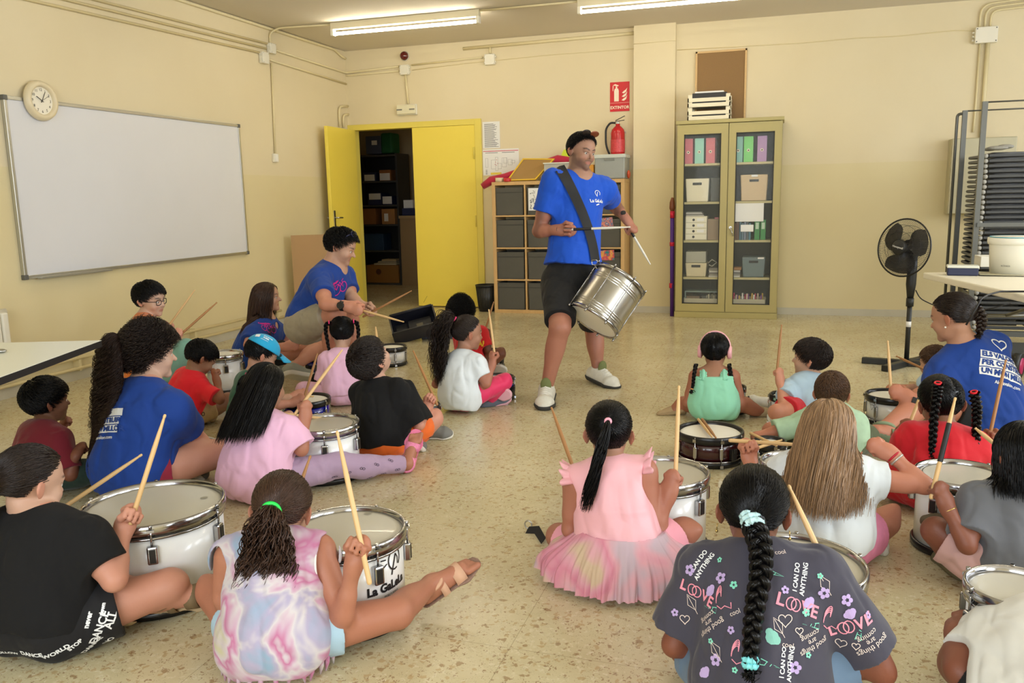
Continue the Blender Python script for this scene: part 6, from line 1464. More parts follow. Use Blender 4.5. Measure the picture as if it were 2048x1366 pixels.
        V, F = sdf_mesh(o, max(0.0034, s.vox*0.7), clip_floor=0.001); so = np_object('sole', V, F, sole, up_)
        if tongue: 
            o = [('u', Ell(a+x*0.026*S+z*0.022*S, np.array([x, y, z])@np.eye(3), (0.010*S, 0.020*S, 0.028*S), 0.01))]; V, F = sdf_mesh(o, 0.004, clip_floor=None); np_object('tongue', V, F, tongue, up_)
            mb = MB()
            for i in range(5):
                c = a+x*(0.040+0.012*i)*S+z*(0.018-0.0045*i)*S; mb.tube([c-y*0.017*S-z*0.006*S, c+z*0.003*S, c+y*0.017*S-z*0.006*S], 0.0028, 6)
            mb.build('laces', mat('lace_white', (240, 238, 230), 0.7), up_)
        return up_
    def sandal(s, sd, sole, strapm, name='sandal'):
        a, x, z, y = s.foot_frame(sd); S = s.S
        heel = a-x*0.030*S-z*0.02*S; ball = a+x*0.085*S-z*0.028*S; toe = a+x*0.122*S-z*0.03*S; zs = a-z*0.046*S
        o = [('u', Cone(heel, ball, 0.029*S, 0.030*S, (y, 1.1), 0.02)), ('u', Cone(ball, toe, 0.030*S, 0.022*S, (y, 1.3), 0.02)), ('i', Plane(zs+z*0.008*S, z)), ('i', Plane(zs-z*0.013*S, -z))]
        V, F = sdf_mesh(o, 0.0035, clip_floor=0.0005); so = np_object(name, V, F, sole, s.root)
        mb = MB()
        for c, rr, hgt, wd in ((a+x*0.070*S-z*0.030*S, 0.026*S, 0.026*S, 0.016*S), (a+x*0.020*S-z*0.030*S, 0.026*S, 0.036*S, 0.010*S)):
            pts = [c+y*math.cos(t)*rr*1.06+z*(math.sin(t)*hgt) for t in np.linspace(-0.25, PI+0.25, 15)]
            vs = []; fs = []
            for i, p in enumerate(pts):
                nn = N_(p-c)*0.003; vs += [p-x*wd, p+x*wd, p+x*wd+nn, p-x*wd+nn]
            for i in range(14):
                for k in range(4): fs.append((i*4+k, i*4+(k+1) % 4, i*4+4+(k+1) % 4, i*4+4+k))
            mb.add(vs, fs, True)
        c = a+z*0.004*S; pts = [c+x*math.cos(t)*0.030*S+y*math.sin(t)*0.026*S for t in np.linspace(0, 2*PI, 20)]; mb.tube(pts, 0.0045*S*1.3, 6, False)
        mb.build('strap', strapm, so); return so
    # ---- hair
    def _scalp(s, D, front=0.62, side=0.16, back=-0.62, part=None):
        side = side-0.24; x, y, z = D.T; zl = np.where(y > -0.10, side+(front-side)*np.clip((y-0.12)/0.62, 0, 1)**0.8, back+(side-back)*np.clip((y+0.34)/0.24, 0, 1))
        return z > zl
    def fib(s, n):
        i = np.arange(n)+0.5; ph = np.arccos(1-2*i/n); th = PI*(1+5**0.5)*i; return np.stack([np.cos(th)*np.sin(ph), np.sin(th)*np.sin(ph), np.cos(ph)], 1)
    def sp2w(s, D, rad=1.0):
        q = D*np.array([.352, .442, .385])*rad+np.array([0, -.035, .055]); return s.H+(q@s.HR)*s.hh
    def cap(s, front=0.62, side=0.16, back=-0.62, rad=1.035):
        n1, n2 = 44, 64; th = np.linspace(0, PI, n1); ph = np.linspace(0, 2*PI, n2, endpoint=False)
        T, Ph = np.meshgrid(th, ph, indexing='ij'); D = np.stack([np.sin(T)*np.cos(Ph), np.sin(T)*np.sin(Ph), np.cos(T)], -1).reshape(-1, 3)
        keep = s._scalp(D, front, side, back); V = s.sp2w(D, rad)
        i, j = np.meshgrid(np.arange(n1-1), np.arange(n2), indexing='ij'); j2 = (j+1) % n2
        F = np.stack([i*n2+j, (i+1)*n2+j, (i+1)*n2+j2, i*n2+j2], -1).reshape(-1, 4); F = F[keep[F].all(1)]
        return V, F
    def simulate(s, p, d, L, M=14, stiff=0.72, grav=(0, 0, -1), wave=0, freq=3, colrad=1.06, spread=None, seed=1, body=True, pull=None):
        R = np.random.RandomState(seed); n = len(p); st = (L/(M-1)) if np.ndim(L) else np.full(n, L/(M-1)); out = [p]; g = np.array(grav, float)
        P0 = p.copy(); c0 = s.H+(np.array([0, -.035, .055])@s.HR)*s.hh; rad = np.array([.352, .442, .385])*s.hh*colrad
        ph = R.rand(n)*2*PI; am = wave*(0.6+0.8*R.rand(n)); fr = freq*(0.7+0.6*R.rand(n))
        for i in range(M-1):
            tgt = g+(0 if pull is None else pull); d = d*stiff+tgt*(1-stiff); d /= np.linalg.norm(d, axis=1, keepdims=True)+1e-9
            p = p+d*st[:, None]
            q = (p-c0)@s.HR.T/rad; l = np.linalg.norm(q, axis=1); m = l < 1; q[m] /= l[m][:, None]; p[m] = c0+(q[m]*rad)@s.HR
            if body:
                t = np.clip(((p-s.P)@(s.N-s.P))/((s.N-s.P)@(s.N-s.P)), 0, 1.02); ctr = s.P+t[:, None]*(s.N-s.P); v = p-ctr
                a = v@s.r; b = v@s.f; h = v@s.u; ra, rb = 0.125*s.S, 0.088*s.S*(1-0.25*np.clip((t-0.75)*4, 0, 1)); e = np.sqrt((a/ra)**2+(b/rb)**2+(h/(0.05*s.S))**2*(t > 1)); m = (e < 1) & (e > 1e-4)
                sc = (1/e[m]); p[m] = ctr[m]+s.r*(a[m]*(1+(sc-1)*0.35))[:, None]+s.f*(b[m]*sc)[:, None]+s.u*h[m][:, None]
            out.append(p.copy())
        P = np.stack(out, 1)
        if wave:
            T = np.gradient(P, axis=1); T /= np.linalg.norm(T, axis=2, keepdims=True)+1e-9; uu = np.cross(T, [0.2, 0.9, 0.3]); uu /= np.linalg.norm(uu, axis=2, keepdims=True)+1e-9; vv = np.cross(T, uu)
            tt = np.linspace(0, 1, M)[None, :]*fr[:, None]*2*PI+ph[:, None]; env = np.minimum(1, np.linspace(0, 3, M))[None, :]
            P = P+(uu*(np.cos(tt)*env)[..., None]+vv*(np.sin(tt)*env)[..., None])*am[:, None, None]
        return P
    def hair(s, style, m, n=420, front=0.62, side=0.16, back=-0.62, w=0.0016, **kw):
        n = int(n*2.4); w *= 0.58
        R = np.random.RandomState(kw.get('seed', 5)); parts = [s.cap(front, side, back)]
        D = s.fib(n*2); D = D[s._scalp(D, front-0.03, side-0.03, back)]
        D = D+R.randn(*D.shape)*0.02; D /= np.linalg.norm(D, axis=1, keepdims=True)
        if style == 'short':
            Lk = kw.get('len', 0.35)*(0.7+0.5*R.rand(len(D))); cr = N_(np.array(kw.get('crown', (0.05, -.45, .9)))); M_ = 7
            tv = D-cr; tv -= D*(tv*D).sum(1, keepdims=True); tv /= np.linalg.norm(tv, axis=1, keepdims=True)+1e-6
            sw = np.cross(D, tv)*kw.get('swirl', 0.35); fr = np.array([0, kw.get('fwd', 0.5), -0.15]); tv = tv+sw+fr-D*(fr*D).sum(1)[:, None]+R.randn(*D.shape)*kw.get('mess', 0.15); tv /= np.linalg.norm(tv, axis=1, keepdims=True)
            P = []
            for i in range(M_):
                t = i/(M_-1); q = D+tv*(Lk*t)[:, None]; q /= np.linalg.norm(q, axis=1, keepdims=True)
                P.append(s.sp2w(q, 1)+((s.sp2w(q, 1)-s.sp2w(q*0, 1)))*((0.03+kw.get('lift', 0.12)*math.sin(min(t*2.2, 1.9)))*(0.75+0.5*R.rand(len(D))))[:, None])
            parts.append(strands(np.stack(P, 1), w*2.0, 0.15))
        elif style == 'curl':      # tight dense curls as a cap
            p = s.sp2w(D, 1.02); d = (s.sp2w(D, 1.2)-p); d /= np.linalg.norm(d, axis=1, keepdims=True)
            parts.append(strands(s.simulate(p, d, kw.get('len', 0.05), 22, 0.9, wave=kw.get('wave', 0.008), freq=2.4, body=False, colrad=1.1), w*1.6, 0.4))
        elif style in ('long', 'bob'):
            pt = kw.get('part', 0.0); L = kw.get('length', 0.3)
            up = D.copy(); sgn = np.where(D[:, 0] > pt, 1, -1); sp_ = kw.get('sweep', 0.9)*np.clip(D[:, 2]*1.1, 0.05, 1)*np.clip(D[:, 1]+0.75, 0.12, 1)
            p = s.sp2w(D, 1.04); loc = np.stack([sgn*sp_, -0.55*np.ones(len(D)), -0.25*np.ones(len(D))], 1); loc -= D*(loc*D).sum(1)[:, None]
            loc += D*0.12; d = loc@s.HR; d /= np.linalg.norm(d, axis=1, keepdims=True)
            z = D[:, 2]; LL = (L+0.55*s.hh*(z+0.6))*(0.78+0.30*R.rand(len(D)))
            pull = (-s.HR[1]*kw.get('backpull', 0.55)); 
            P = s.simulate(p, d, LL, 20, kw.get('stiff', 0.66), wave=kw.get('wave', 0.002), freq=kw.get('freq', 1.5), pull=pull, seed=3, colrad=1.05+0.05*0.5)
            P += (R.randn(len(P), 1, 3)*0.004)*np.linspace(0, 1, P.shape[1])[None, :, None]
            parts.append(strands(P, w*1.7, 0.3))
        elif style == 'gather':
            ties = kw['ties']      # list of local dirs
            idx = np.zeros(len(D), int)
            if len(ties) > 1: idx = (D[:, 0] > kw.get('part', 0)).astype(int) if ties[1][0] > ties[0][0] else (D[:, 0] < 0).astype(int)
            for ti, T in enumerate(ties):
                T = N_(np.array(T, float)); d = D[idx == ti]; 
                if len(d) == 0: continue
                om = np.arccos(np.clip(d@T, -1, 1))[:, None]; P = []
                for t in np.linspace(0, 1, 10):
                    q = (np.sin((1-t)*om)*d+np.sin(t*om)*T)/(np.sin(om)+1e-6); q /= np.linalg.norm(q, axis=1, keepdims=True); lift = 1.04+0.035*math.sin(PI*t)+0.03*t
                    P.append(s.sp2w(q, lift)+(R.randn(len(d), 3)*0.0012))
                parts.append(strands(np.stack(P, 1), w*1.7, 0.9))
        V, F = merge(parts); s.hair_o = np_object('hair', V, F, m, s.root); return s.hair_o
    def tail(s, T, m, L=0.2, n=90, rad=0.016, out=0.6, stiff=0.78, wave=0.003, freq=2, w=0.0018, name='ponytail', spread=0.25, pull=None, M=18, taper=0.3, tierad=1.1):
        n = int(n*2.6); w *= 0.55
        T = N_(np.array(T, float)); R = np.random.RandomState(11); c = s.sp2w(T[None], tierad)[0]; o = N_(c-s.sp2w(T[None]*0, 1)[0])
        a = N_(np.cross(o, [0.1, 0.2, 0.95])); b = np.cross(o, a); th = R.rand(n)*2*PI; rr = np.sqrt(R.rand(n))*rad
        off = a*(np.cos(th)*rr)[:, None]+b*(np.sin(th)*rr)[:, None]; p = c+off*0.6; d = o*out+np.array([0, 0, -0.3])+off/rad*spread; d /= np.linalg.norm(d, axis=1, keepdims=True)
        P = s.simulate(p, d, L*(0.75+0.35*R.rand(n)), M, stiff, wave=wave, freq=freq, pull=pull)
        V, F = strands(P, w*1.7, taper); ob = np_object(name, V, F, m, s.root); s.tie(c, o, rad*0.75); return ob, c, o
    def tie(s, c, o, r, m=None):
        s.last = (c, o, r)
    def band(s, m, name='hair_tie', c=None, o=None, r=None, th=0.006, lumpy=False):
        c_, o_, r_ = s.last; c = c_ if c is None else c; o = o_ if o is None else o; r = (r_ if r is None else r)
        a = Vector(N_(np.cross(o, [0.1, 0.2, 0.95]))); b = Vector(N_(np.cross(o, a))); mb = MB()
        th *= 0.8; pts = [Vector(c)+(a*math.cos(t)+b*math.sin(t))*r*(1+(0.12*math.sin(9*t) if lumpy else 0)) for t in np.linspace(0, 2*PI, 37)]
        mb.tube(pts, [th*(1+(0.35*math.sin(11*k) if lumpy else 0)) for k in range(37)], 8, False); return mb.build(name, m, s.root)
    def braid(s, pts, m, r=0.014, turns=7, name='braid', end=None, tuft=0.03):
        """plait of three strands along pts (world)"""
        P = np.array(pts, float); t = np.linspace(0, 1, len(P)); tt = np.linspace(0, 1, max(40, turns*10)); C = np.stack([np.interp(tt, t, P[:, i]) for i in range(3)], 1)
        for _ in range(6): C[1:-1] = (C[:-2]+C[2:]+2*C[1:-1])/4
        T = np.gradient(C, axis=0); T /= np.linalg.norm(T, axis=1, keepdims=True); nn = N_(CAM-C.mean(0)); nn = np.tile(nn, (len(C), 1)); nn -= T*(nn*T).sum(1)[:, None]; nn /= np.linalg.norm(nn, axis=1, keepdims=True); sd = np.cross(T, nn)
        parts = []; tp = 1-0.45*tt
        for k in range(3):
            ph = tt*turns*2*PI/2+k*2*PI/3; ctr = C+(sd*(np.sin(ph)*r*0.95)[:, None]+nn*(np.sin(2*ph)*r*0.55)[:, None])*tp[:, None]
            for j in range(7):     # each lock is a bundle of seven fine tubes
                A = 2*PI*j/6; rr = 0 if j == 6 else r*0.36; q = ctr+(sd*math.cos(A)+nn*math.sin(A))*rr*tp[:, None]; V, F = strands(q[None], [r*0.30], 0.7, 6); parts.append((V, F))
        if tuft:
            R = np.random.RandomState(2); q = []
            for j in range(26): e = N_(T[-1]+R.randn(3)*0.22); q.append(np.stack([C[-1]+R.randn(3)*r*0.25+e*tuft*x for x in np.linspace(0, 1, 6)]))
            parts.append(strands(np.stack(q), [0.0022]*26, 0.3))
        V, F = merge(parts); ob = np_object(name, V, F, m, s.root); s.last = (C[-1], T[-1], r*0.6); return ob
    def stick(s, sd, tip, label, L=0.40, back=0.10, m=None, grip=None, r=0.0072):
        """stick through the fist towards the tip pixel"""
        G = s.J['grip'+sd]; q = s.solve(G, tip, L-back); d = N_(q-G); stick(label, G-d*back, G+d*(L-back), m or STW, r, grip); return d
    def aim(s, sd, tip, L=0.30):
        """stick direction guessed before the hand is built so the fist closes round it"""
        w = s.J['w'+sd]+s.J['hd'+sd]*0.055*s.S; q = s.solve(w, tip, L); s.J['axis'+sd] = N_(q-w)
def decal(ob, px, py, polys, m, name, rot=0.0, off=0.002, scale=1.0, grid=None):
    """print (metres) laid onto the cloth at the spot seen at pixel px,py"""
    me = ob.data; key = ob.name; b = _BVH.get(key)
    if b is None:
        b = BVHTree.FromPolygons([v.co for v in me.vertices], [p.vertices for p in me.polygons]); _BVH[key] = b
    o, d = ray(px, py); hit = b.ray_cast(Vector(o), Vector(d).normalized())
    if hit[0] is None: print('DECAL MISS', name, px, py); return None
    p = hit[0]; n = Vector((0, 0, 0))
    for dx in (-6, 0, 6):
        for dy in (-6, 0, 6):
            h2 = b.ray_cast(Vector(o), Vector(ray(px+dx, py+dy)[1]).normalized())
            if h2[0] is not None and (h2[0]-p).length < 0.08: n += h2[1]
    n = n.normalized() if n.length > 0.1 else hit[1]
    if n.dot(Vector(d)) > 0: n = -n
    c, s_ = math.cos(rot), math.sin(rot); ux = Vector(_rt*c+_up*s_); ux = (ux-n*ux.dot(n)).normalized(); uy = n.cross(ux).normalized()
    mb = MB()
    for vs, fs in polys:
        out = []
        for a, e in vs:
            q = p+ux*a*scale+uy*e*scale; h = b.ray_cast(q+n*0.05, -n, 0.10)
            ok = h[0] is not None and (h[0]-q).length < 0.045 and h[1].dot(n) > 0.15; out.append(h[0]+n*off if ok else None)
        idx = {i: j for j, i in enumerate([i for i, v in enumerate(out) if v is not None])}
        mb.add([v for v in out if v is not None], [tuple(idx[i] for i in f) for f in fs if all(i in idx for i in f)])
    if not mb.f: return None
    o2 = mb.build(name, m, ob.parent, rec=False); return o2
_BVH = {}
def rect(x0, x1, y0, y1, nx=12, ny=4):
    vs = [(x0+(x1-x0)*i/nx, y0+(y1-y0)*j/ny) for i in range(nx+1) for j in range(ny+1)]
    return vs, [(i*(ny+1)+j, (i+1)*(ny+1)+j, (i+1)*(ny+1)+j+1, i*(ny+1)+j+1) for i in range(nx) for j in range(ny)]
def shift(poly, dx, dy): return [(x+dx, y+dy) for x, y in poly[0]], poly[1]
def blob(x, y, r, n=10): return [(x, y)]+[(x+r*math.cos(2*PI*k/n), y+r*math.sin(2*PI*k/n)) for k in range(n)], [(0, k+1, (k+1) % n+1) for k in range(n)]
# ------------------------------------------------------------------ the people
BLU = cloth('royal_blue_cotton', (12, 80, 200), sheen=0.05); BLU2 = cloth('cobalt_cotton', (16, 62, 148), sheen=0.05); BLK_C = cloth('black_cotton', (7, 7, 9), 0.95, sheen=0.0)
HK = hairmat('black', (9, 8, 9), 0.30, 0.3); HB = hairmat('dark_brown', (34, 23, 18), 0.36); HM = hairmat('brown', (66, 44, 32), 0.38); HL = hairmat('light_brown', (152, 120, 88), 0.36, 0.4)
PINKB = mat('hot_pink_band', (255, 60, 130), 0.5); REDB = mat('red_band2', (220, 20, 40), 0.5)
WHT = mat('print_white', (236, 238, 240), 0.7); PRB = mat('print_blue', (24, 62, 140), 0.8); MAG = mat('print_magenta', (226, 40, 150), 0.7)
SOLEW = mat('white_sole', (225, 222, 212), 0.6); SOLEB = mat('dark_sole', (52, 52, 50), 0.7); SOLET = mat('tan_sole', (170, 146, 108), 0.7, noise=0.15, nscale=60)
def valors(ob, px, py, rot, sc, hide=0):
    rows = ['ELS VALORS', 'PER CONSTRUIR', 'UN MON MILLOR']; a = []; b = []
    for i, r_ in enumerate(rows):
        y = -0.036*i; vs, fs = textmesh(r_, 0.030, 0.0014); x0 = min(v[0] for v in vs); wd = max(v[0] for v in vs)-x0; a.append(rect(-0.10, 0.128+(0.0, -0.006, -0.012)[i], y-0.016, y+0.016, 18, 3))
        if i == 2: b.append(stroke([(-0.094+wd*0.335, y+0.011), (-0.094+wd*0.36, y+0.0155)], 0.003))
        b.append(([(x-x0-0.094, yy+y) for x, yy in vs], fs))
    decal(ob, px, py, a, WHT, 'printed_band', rot, 0.0022, sc); decal(ob, px, py, b, PRB, 'printed_words', rot, 0.0042, sc)
    decal(ob, px, py, [ttxt('Aldeavalors.com', 0.019, 0.03, -0.108, 0.0004)], WHT, 'printed_address', rot, 0.0022, sc)
    hp = [(0.0+0.034*(16*math.sin(t)**3)/16, 0.066+0.030*(13*math.cos(t)-5*math.cos(2*t)-2*math.cos(3*t)-math.cos(4*t))/16) for t in np.linspace(0.25, 2*PI-0.1, 30)]
    decal(ob, px, py, [stroke(hp, 0.006)], WHT, 'printed_heart', rot, 0.0022, sc)
def bikes(ob, px, py, rot=0.0, sc=1.0):
    P = []
    for cx, r_ in ((-0.062, 0.030), (0.0, 0.034), (0.062, 0.030)): P.append(stroke([(cx+r_*math.cos(t), r_*math.sin(t)-0.01) for t in np.linspace(0, 2*PI, 20)], 0.0055))
    P += [stroke([(-0.062, -0.01), (-0.04, 0.03), (0.0, -0.01), (-0.02, 0.03), (-0.05, 0.03)], 0.006), stroke([(0.0, -0.01), (0.03, 0.03), (0.062, -0.01), (0.05, 0.035), (0.065, 0.04)], 0.006), stroke([(-0.09, 0.04), (-0.07, 0.034), (-0.045, 0.042), (-0.03, 0.05), (-0.01, 0.04), (0.02, 0.045)], 0.008)]
    P.append(ttxt('Compartir', 0.026, -0.045, 0.045, 0.001))
    decal(ob, px, py, P, MAG, 'printed_bicycles', rot, 0.0022, sc)

def p_D():
    s = Person('D', 'man standing in blue t-shirt and black shorts, playing a silver drum on a black strap', 1.74, (1150, 788), (1145, 572), 152, (1157, 350, 0.02), (1164, 298, -0.06), haz=140, hp=-9, hr=-6, skin=(178, 130, 104), hairc=(20, 16, 15), vox=0.0042, girth=1.03, beard=0.5, nlen=0.86,
               aR={'e': (1078, 462, -1), 'w': (1116, 460, -0.10), 'h': (1146, 461, -0.03)}, aL={'e': (1228, 410, 1), 'w': (1252, 438, -0.10), 'h': (1270, 462, -0.02)},
               lR={'k': (1120, 655, -1), 'a': (1093, 765, 1), 't': (1086, 800, -1)}, lL={'k': (1188, 655, 1), 'a': (1197, 737, 1), 't': (1245, 758, -1)}, sw=0.112)
    s.J['aR'] = atz(1093, 778, 0.085); s.J['aL'] = atz(1196, 742, 0.085)
    s.J['tdR'] = N_(atz(1085, 808, 0.03)-atz(1093, 778, 0.05)); s.J['tdL'] = N_(atz(1245, 764, 0.03)-atz(1196, 742, 0.06))
    s.J['fuR'] = np.array([0, 0, 1.0]); s.J['fuL'] = np.array([0, 0, 1.0])
    s.aim('R', (1255, 455, -0.08)); s.aim('L', (1303, 532, 0.05)); s.J['palmR'] = -s.view+np.array([0, 0, 0.2])
    root = s.build()
    sh = s.shirt(BLU, sleeve=0.62, hem=-0.105, loose=1.1, amp=0.005)
    s.leggarment(cloth('black_shorts', (13, 14, 18), sheen=0.03), 'shorts', 0.86, 1.6, hipup=0.03)
    for sd in 'RL':
        s.shoe(sd, mat('white_trainer', (222, 220, 208), 0.6, noise=0.2, nscale=40), SOLEB, 'trainer', tongue=mat('olive_tongue', (110, 118, 70), 0.8))
    s.hair('short', HK, 1100, 0.62, 0.05, -0.62, 0.0013, len=0.16, lift=0.10, fwd=-1.2, mess=0.25)
    H = s.hp_; mb = MB()
    for q in (-1, 1): mb.tube([Vector(H(q*.30, .02, .30)), Vector(H(q*.335, .12, .42)), Vector(H(q*.24, .26, .47))], 0.0035, 6)
    fr = mb.build('sunglasses', BLK, root); E = Matrix(s.HR.tolist()).transposed()
    for q in (-1, 1):
        c = Vector(H(q*.155, .25, .455)); lm = MB().sphere((0, 0, 0), 1, 8); lm.v = [tuple(c+E@Vector((x*.165*s.hh, y*.025*s.hh+(z*.04)*s.hh, z*.09*s.hh))) for x, y, z in lm.v]; lm.build('lens', mat('amber_lens', (120, 60, 34), 0.12, 0.3) if q < 0 else mat('dark_lens', (44, 36, 34), 0.1, 0.4), fr)
    # guitar-style strap across the chest
    pts = [(1120, 336), (1134, 360), (1150, 392), (1165, 425), (1178, 460), (1187, 495), (1191, 522)]
    dp = depth(s.N); tt = np.linspace(0, 6, 31); PX = np.interp(tt, range(7), [p[0] for p in pts]); PY = np.interp(tt, range(7), [p[1] for p in pts])
    V = BVHTree.FromPolygons([v.co for v in sh.data.vertices], [p.vertices for p in sh.data.polygons])
    W = []; last = dp-0.1
    for i, (x, y) in enumerate(zip(PX, PY)):
        row = []
        for e in (-1, -0.33, 0.33, 1):
            dx, dy = (8.6*e, -(6.5-5.0*i/30)*e); d = Vector(ray(x+dx, y+dy)[1]).normalized(); h = V.ray_cast(Vector(CAM), d)
            if h[0] is not None: last = depth(np.array(h[0]))
            row.append(Vector(atd(x+dx, y+dy, last-0.012)))
        W.append(row)
    for _ in range(3): W = [W[0]]+[[(W[i-1][j]+W[i][j]*2+W[i+1][j])/4 for j in range(4)] for i in range(1, len(W)-1)]+[W[-1]]
    # extra rows: over the shoulder
    d0 = Vector((0, 0, 0.012))+Vector(s.f)*-0.06
    W.insert(0, [p+Vector((0, 0, 0.0))+Vector(s.f)*-0.07+Vector(s.u)*0.006 for p in W[0]])
    vs = []; fs = []; k = 4
    for r_ in W: vs += r_
    n0 = len(vs); cv = Vector(CAM)-Vector(s.N); cv.normalize(); vs += [v-cv*0.003 for v in vs]
    for i in range(len(W)-1):
        for j in range(k-1): fs += [(i*k+j, i*k+j+1, (i+1)*k+j+1, (i+1)*k+j), (n0+i*k+j, n0+(i+1)*k+j, n0+(i+1)*k+j+1, n0+i*k+j+1)]
    MB().add(vs, fs, True).build('shoulder_strap', mat('black_webbing', (20, 20, 22), 0.7), root, rec=True)
    mb = MB(); c = Vector(s.J['wR'])+Vector(s.J['hdR'])*-0.0; a = Vector(N_(s.J['hdR'])); u_, v_, _ = frame(a)
    mb.tube([c+(u_*math.cos(t)+v_*math.sin(t))*0.030 for t in np.linspace(0, 2*PI, 20)], 0.003, 6, False); mb.build('bracelet', BLK, root)
    a = Vector(N_(s.J['wL']-s.J['eL'])); c = Vector(s.J['wL'])-a*0.03; u_, v_, _ = frame(a)
    wt = MB().lathe([(0.030, -0.011), (0.033, -0.011), (0.033, 0.011), (0.030, 0.011)], 24, c, a, closed=True).build('wrist_watch', mat('dark_watch', (40, 60, 76), 0.4), root)
    d = (Vector(CAM)-c); d = (d-a*d.dot(a)).normalized(); d = (d+Vector((0, 0, .9))).normalized(); d = (d-a*d.dot(a)).normalized(); MB().tube([c+d*0.030, c+d*0.040], 0.018, 18).build('watch_face', BLK, wt)
    lg = [ttxt('La GaLeLa', 0.030, 0, 0, 0.001), stroke([(0.01+0.018*math.cos(t), 0.05+0.02*math.sin(t)) for t in np.linspace(-0.6, 4.2, 14)], 0.004), stroke([(0.012, 0.06), (0.004, 0.04), (0.0, 0.028)], 0.004), stroke([(-0.02, -0.028), (0.01, -0.020)], 0.007)]
    decal(sh, 1195, 402, lg, WHT, 'printed_logo', 0.12, 0.0025, 1.0)
    # metal drum hanging from the strap
    dd = depth(s.P)-0.27; A0 = atd(1186, 641, dd); A1 = atd(1238, 563, dd+0.06); ax = N_(A1-A0); C0 = Vector(A0); Lh = float(np.linalg.norm(A1-A0)); r = 56*dd/FPX
    t = thing('metal_drum', 'silver metal drum hanging at the hip of the standing man', 'drum', tuple(A0)); ALS = mat('polished_aluminium', (186, 184, 176), 0.3, 1.0)
    pr = [(r-0.006, 0.0)]
    for z in (0.12, 0.17, 0.22, 0.74, 0.79, 0.84): pr += [(r-0.006, Lh*z-0.0055), (r-0.006, Lh*z-0.004), (r-0.0035, Lh*z-0.001), (r-0.0035, Lh*z+0.001), (r-0.006, Lh*z+0.004), (r-0.006, Lh*z+0.0055)]
    pr += [(r-0.006, Lh)]; MB().lathe(pr, 56, C0, ax).build('shell', ALS, t)
    for z, nm in ((0, 'bottom_hoop'), (1, 'top_hoop')):
        MB().lathe([(r-0.008, Lh*z-0.010), (r+0.008, Lh*z-0.012), (r+0.008, Lh*z+0.012), (r-0.008, Lh*z+0.014)], 56, C0, ax, closed=True).build(nm, CHR, t)
        MB().disc(C0+Vector(ax)*(Lh*z+(0.008 if z else -0.006)), r-0.004, ax, 48).build('drumhead', WHEAD, t)
    u_, v_, _ = frame(ax)
    for k in range(8):
        a = 2*PI*k/8+0.2; e = u_*math.cos(a)+v_*math.sin(a)
        rd = MB().tube([C0+e*(r+0.013)-Vector(ax)*0.02, C0+e*(r+0.013)+Vector(ax)*(Lh+0.022)], 0.0028, 8).build('tension_rod', CHR, t)
        MB().tube([C0+e*(r+0.013)-Vector(ax)*0.026, C0+e*(r+0.013)-Vector(ax)*0.008], 0.006, 8).tube([C0+e*(r+0.013)+Vector(ax)*(Lh+0.01), C0+e*(r+0.013)+Vector(ax)*(Lh+0.024)], 0.005, 8).build('lug_nut', CHR, rd)
    top = C0+Vector(ax)*Lh; sp_ = Vector(atd(1190, 520, dd+0.02)); MB().tube(arcpath([sp_+Vector((-0.02, 0, 0)), sp_+Vector((0.015, 0, 0)), sp_+Vector((0.015, 0, -0.03)), sp_+Vector((-0.02, 0, -0.03)), sp_+Vector((-0.02, 0, 0))], 0.01), 0.0035, 6).tube([sp_+Vector((0, 0, -0.03)), sp_+Vector((0.01, 0, -0.06))], 0.006, 8).build('strap_hook', CHR, t)
    s.stick('R', (1262, 454, -0.08), 'white plastic drumstick with black grip in the right hand of the standing man', 0.42, 0.06, STP, (0.15, 0.42), 0.0078)
    s.stick('L', (1303, 533, 0.05), 'white plastic drumstick pointing down from the left hand of the standing man', 0.30, 0.05, STP, (0.05, 0.25), 0.0078)

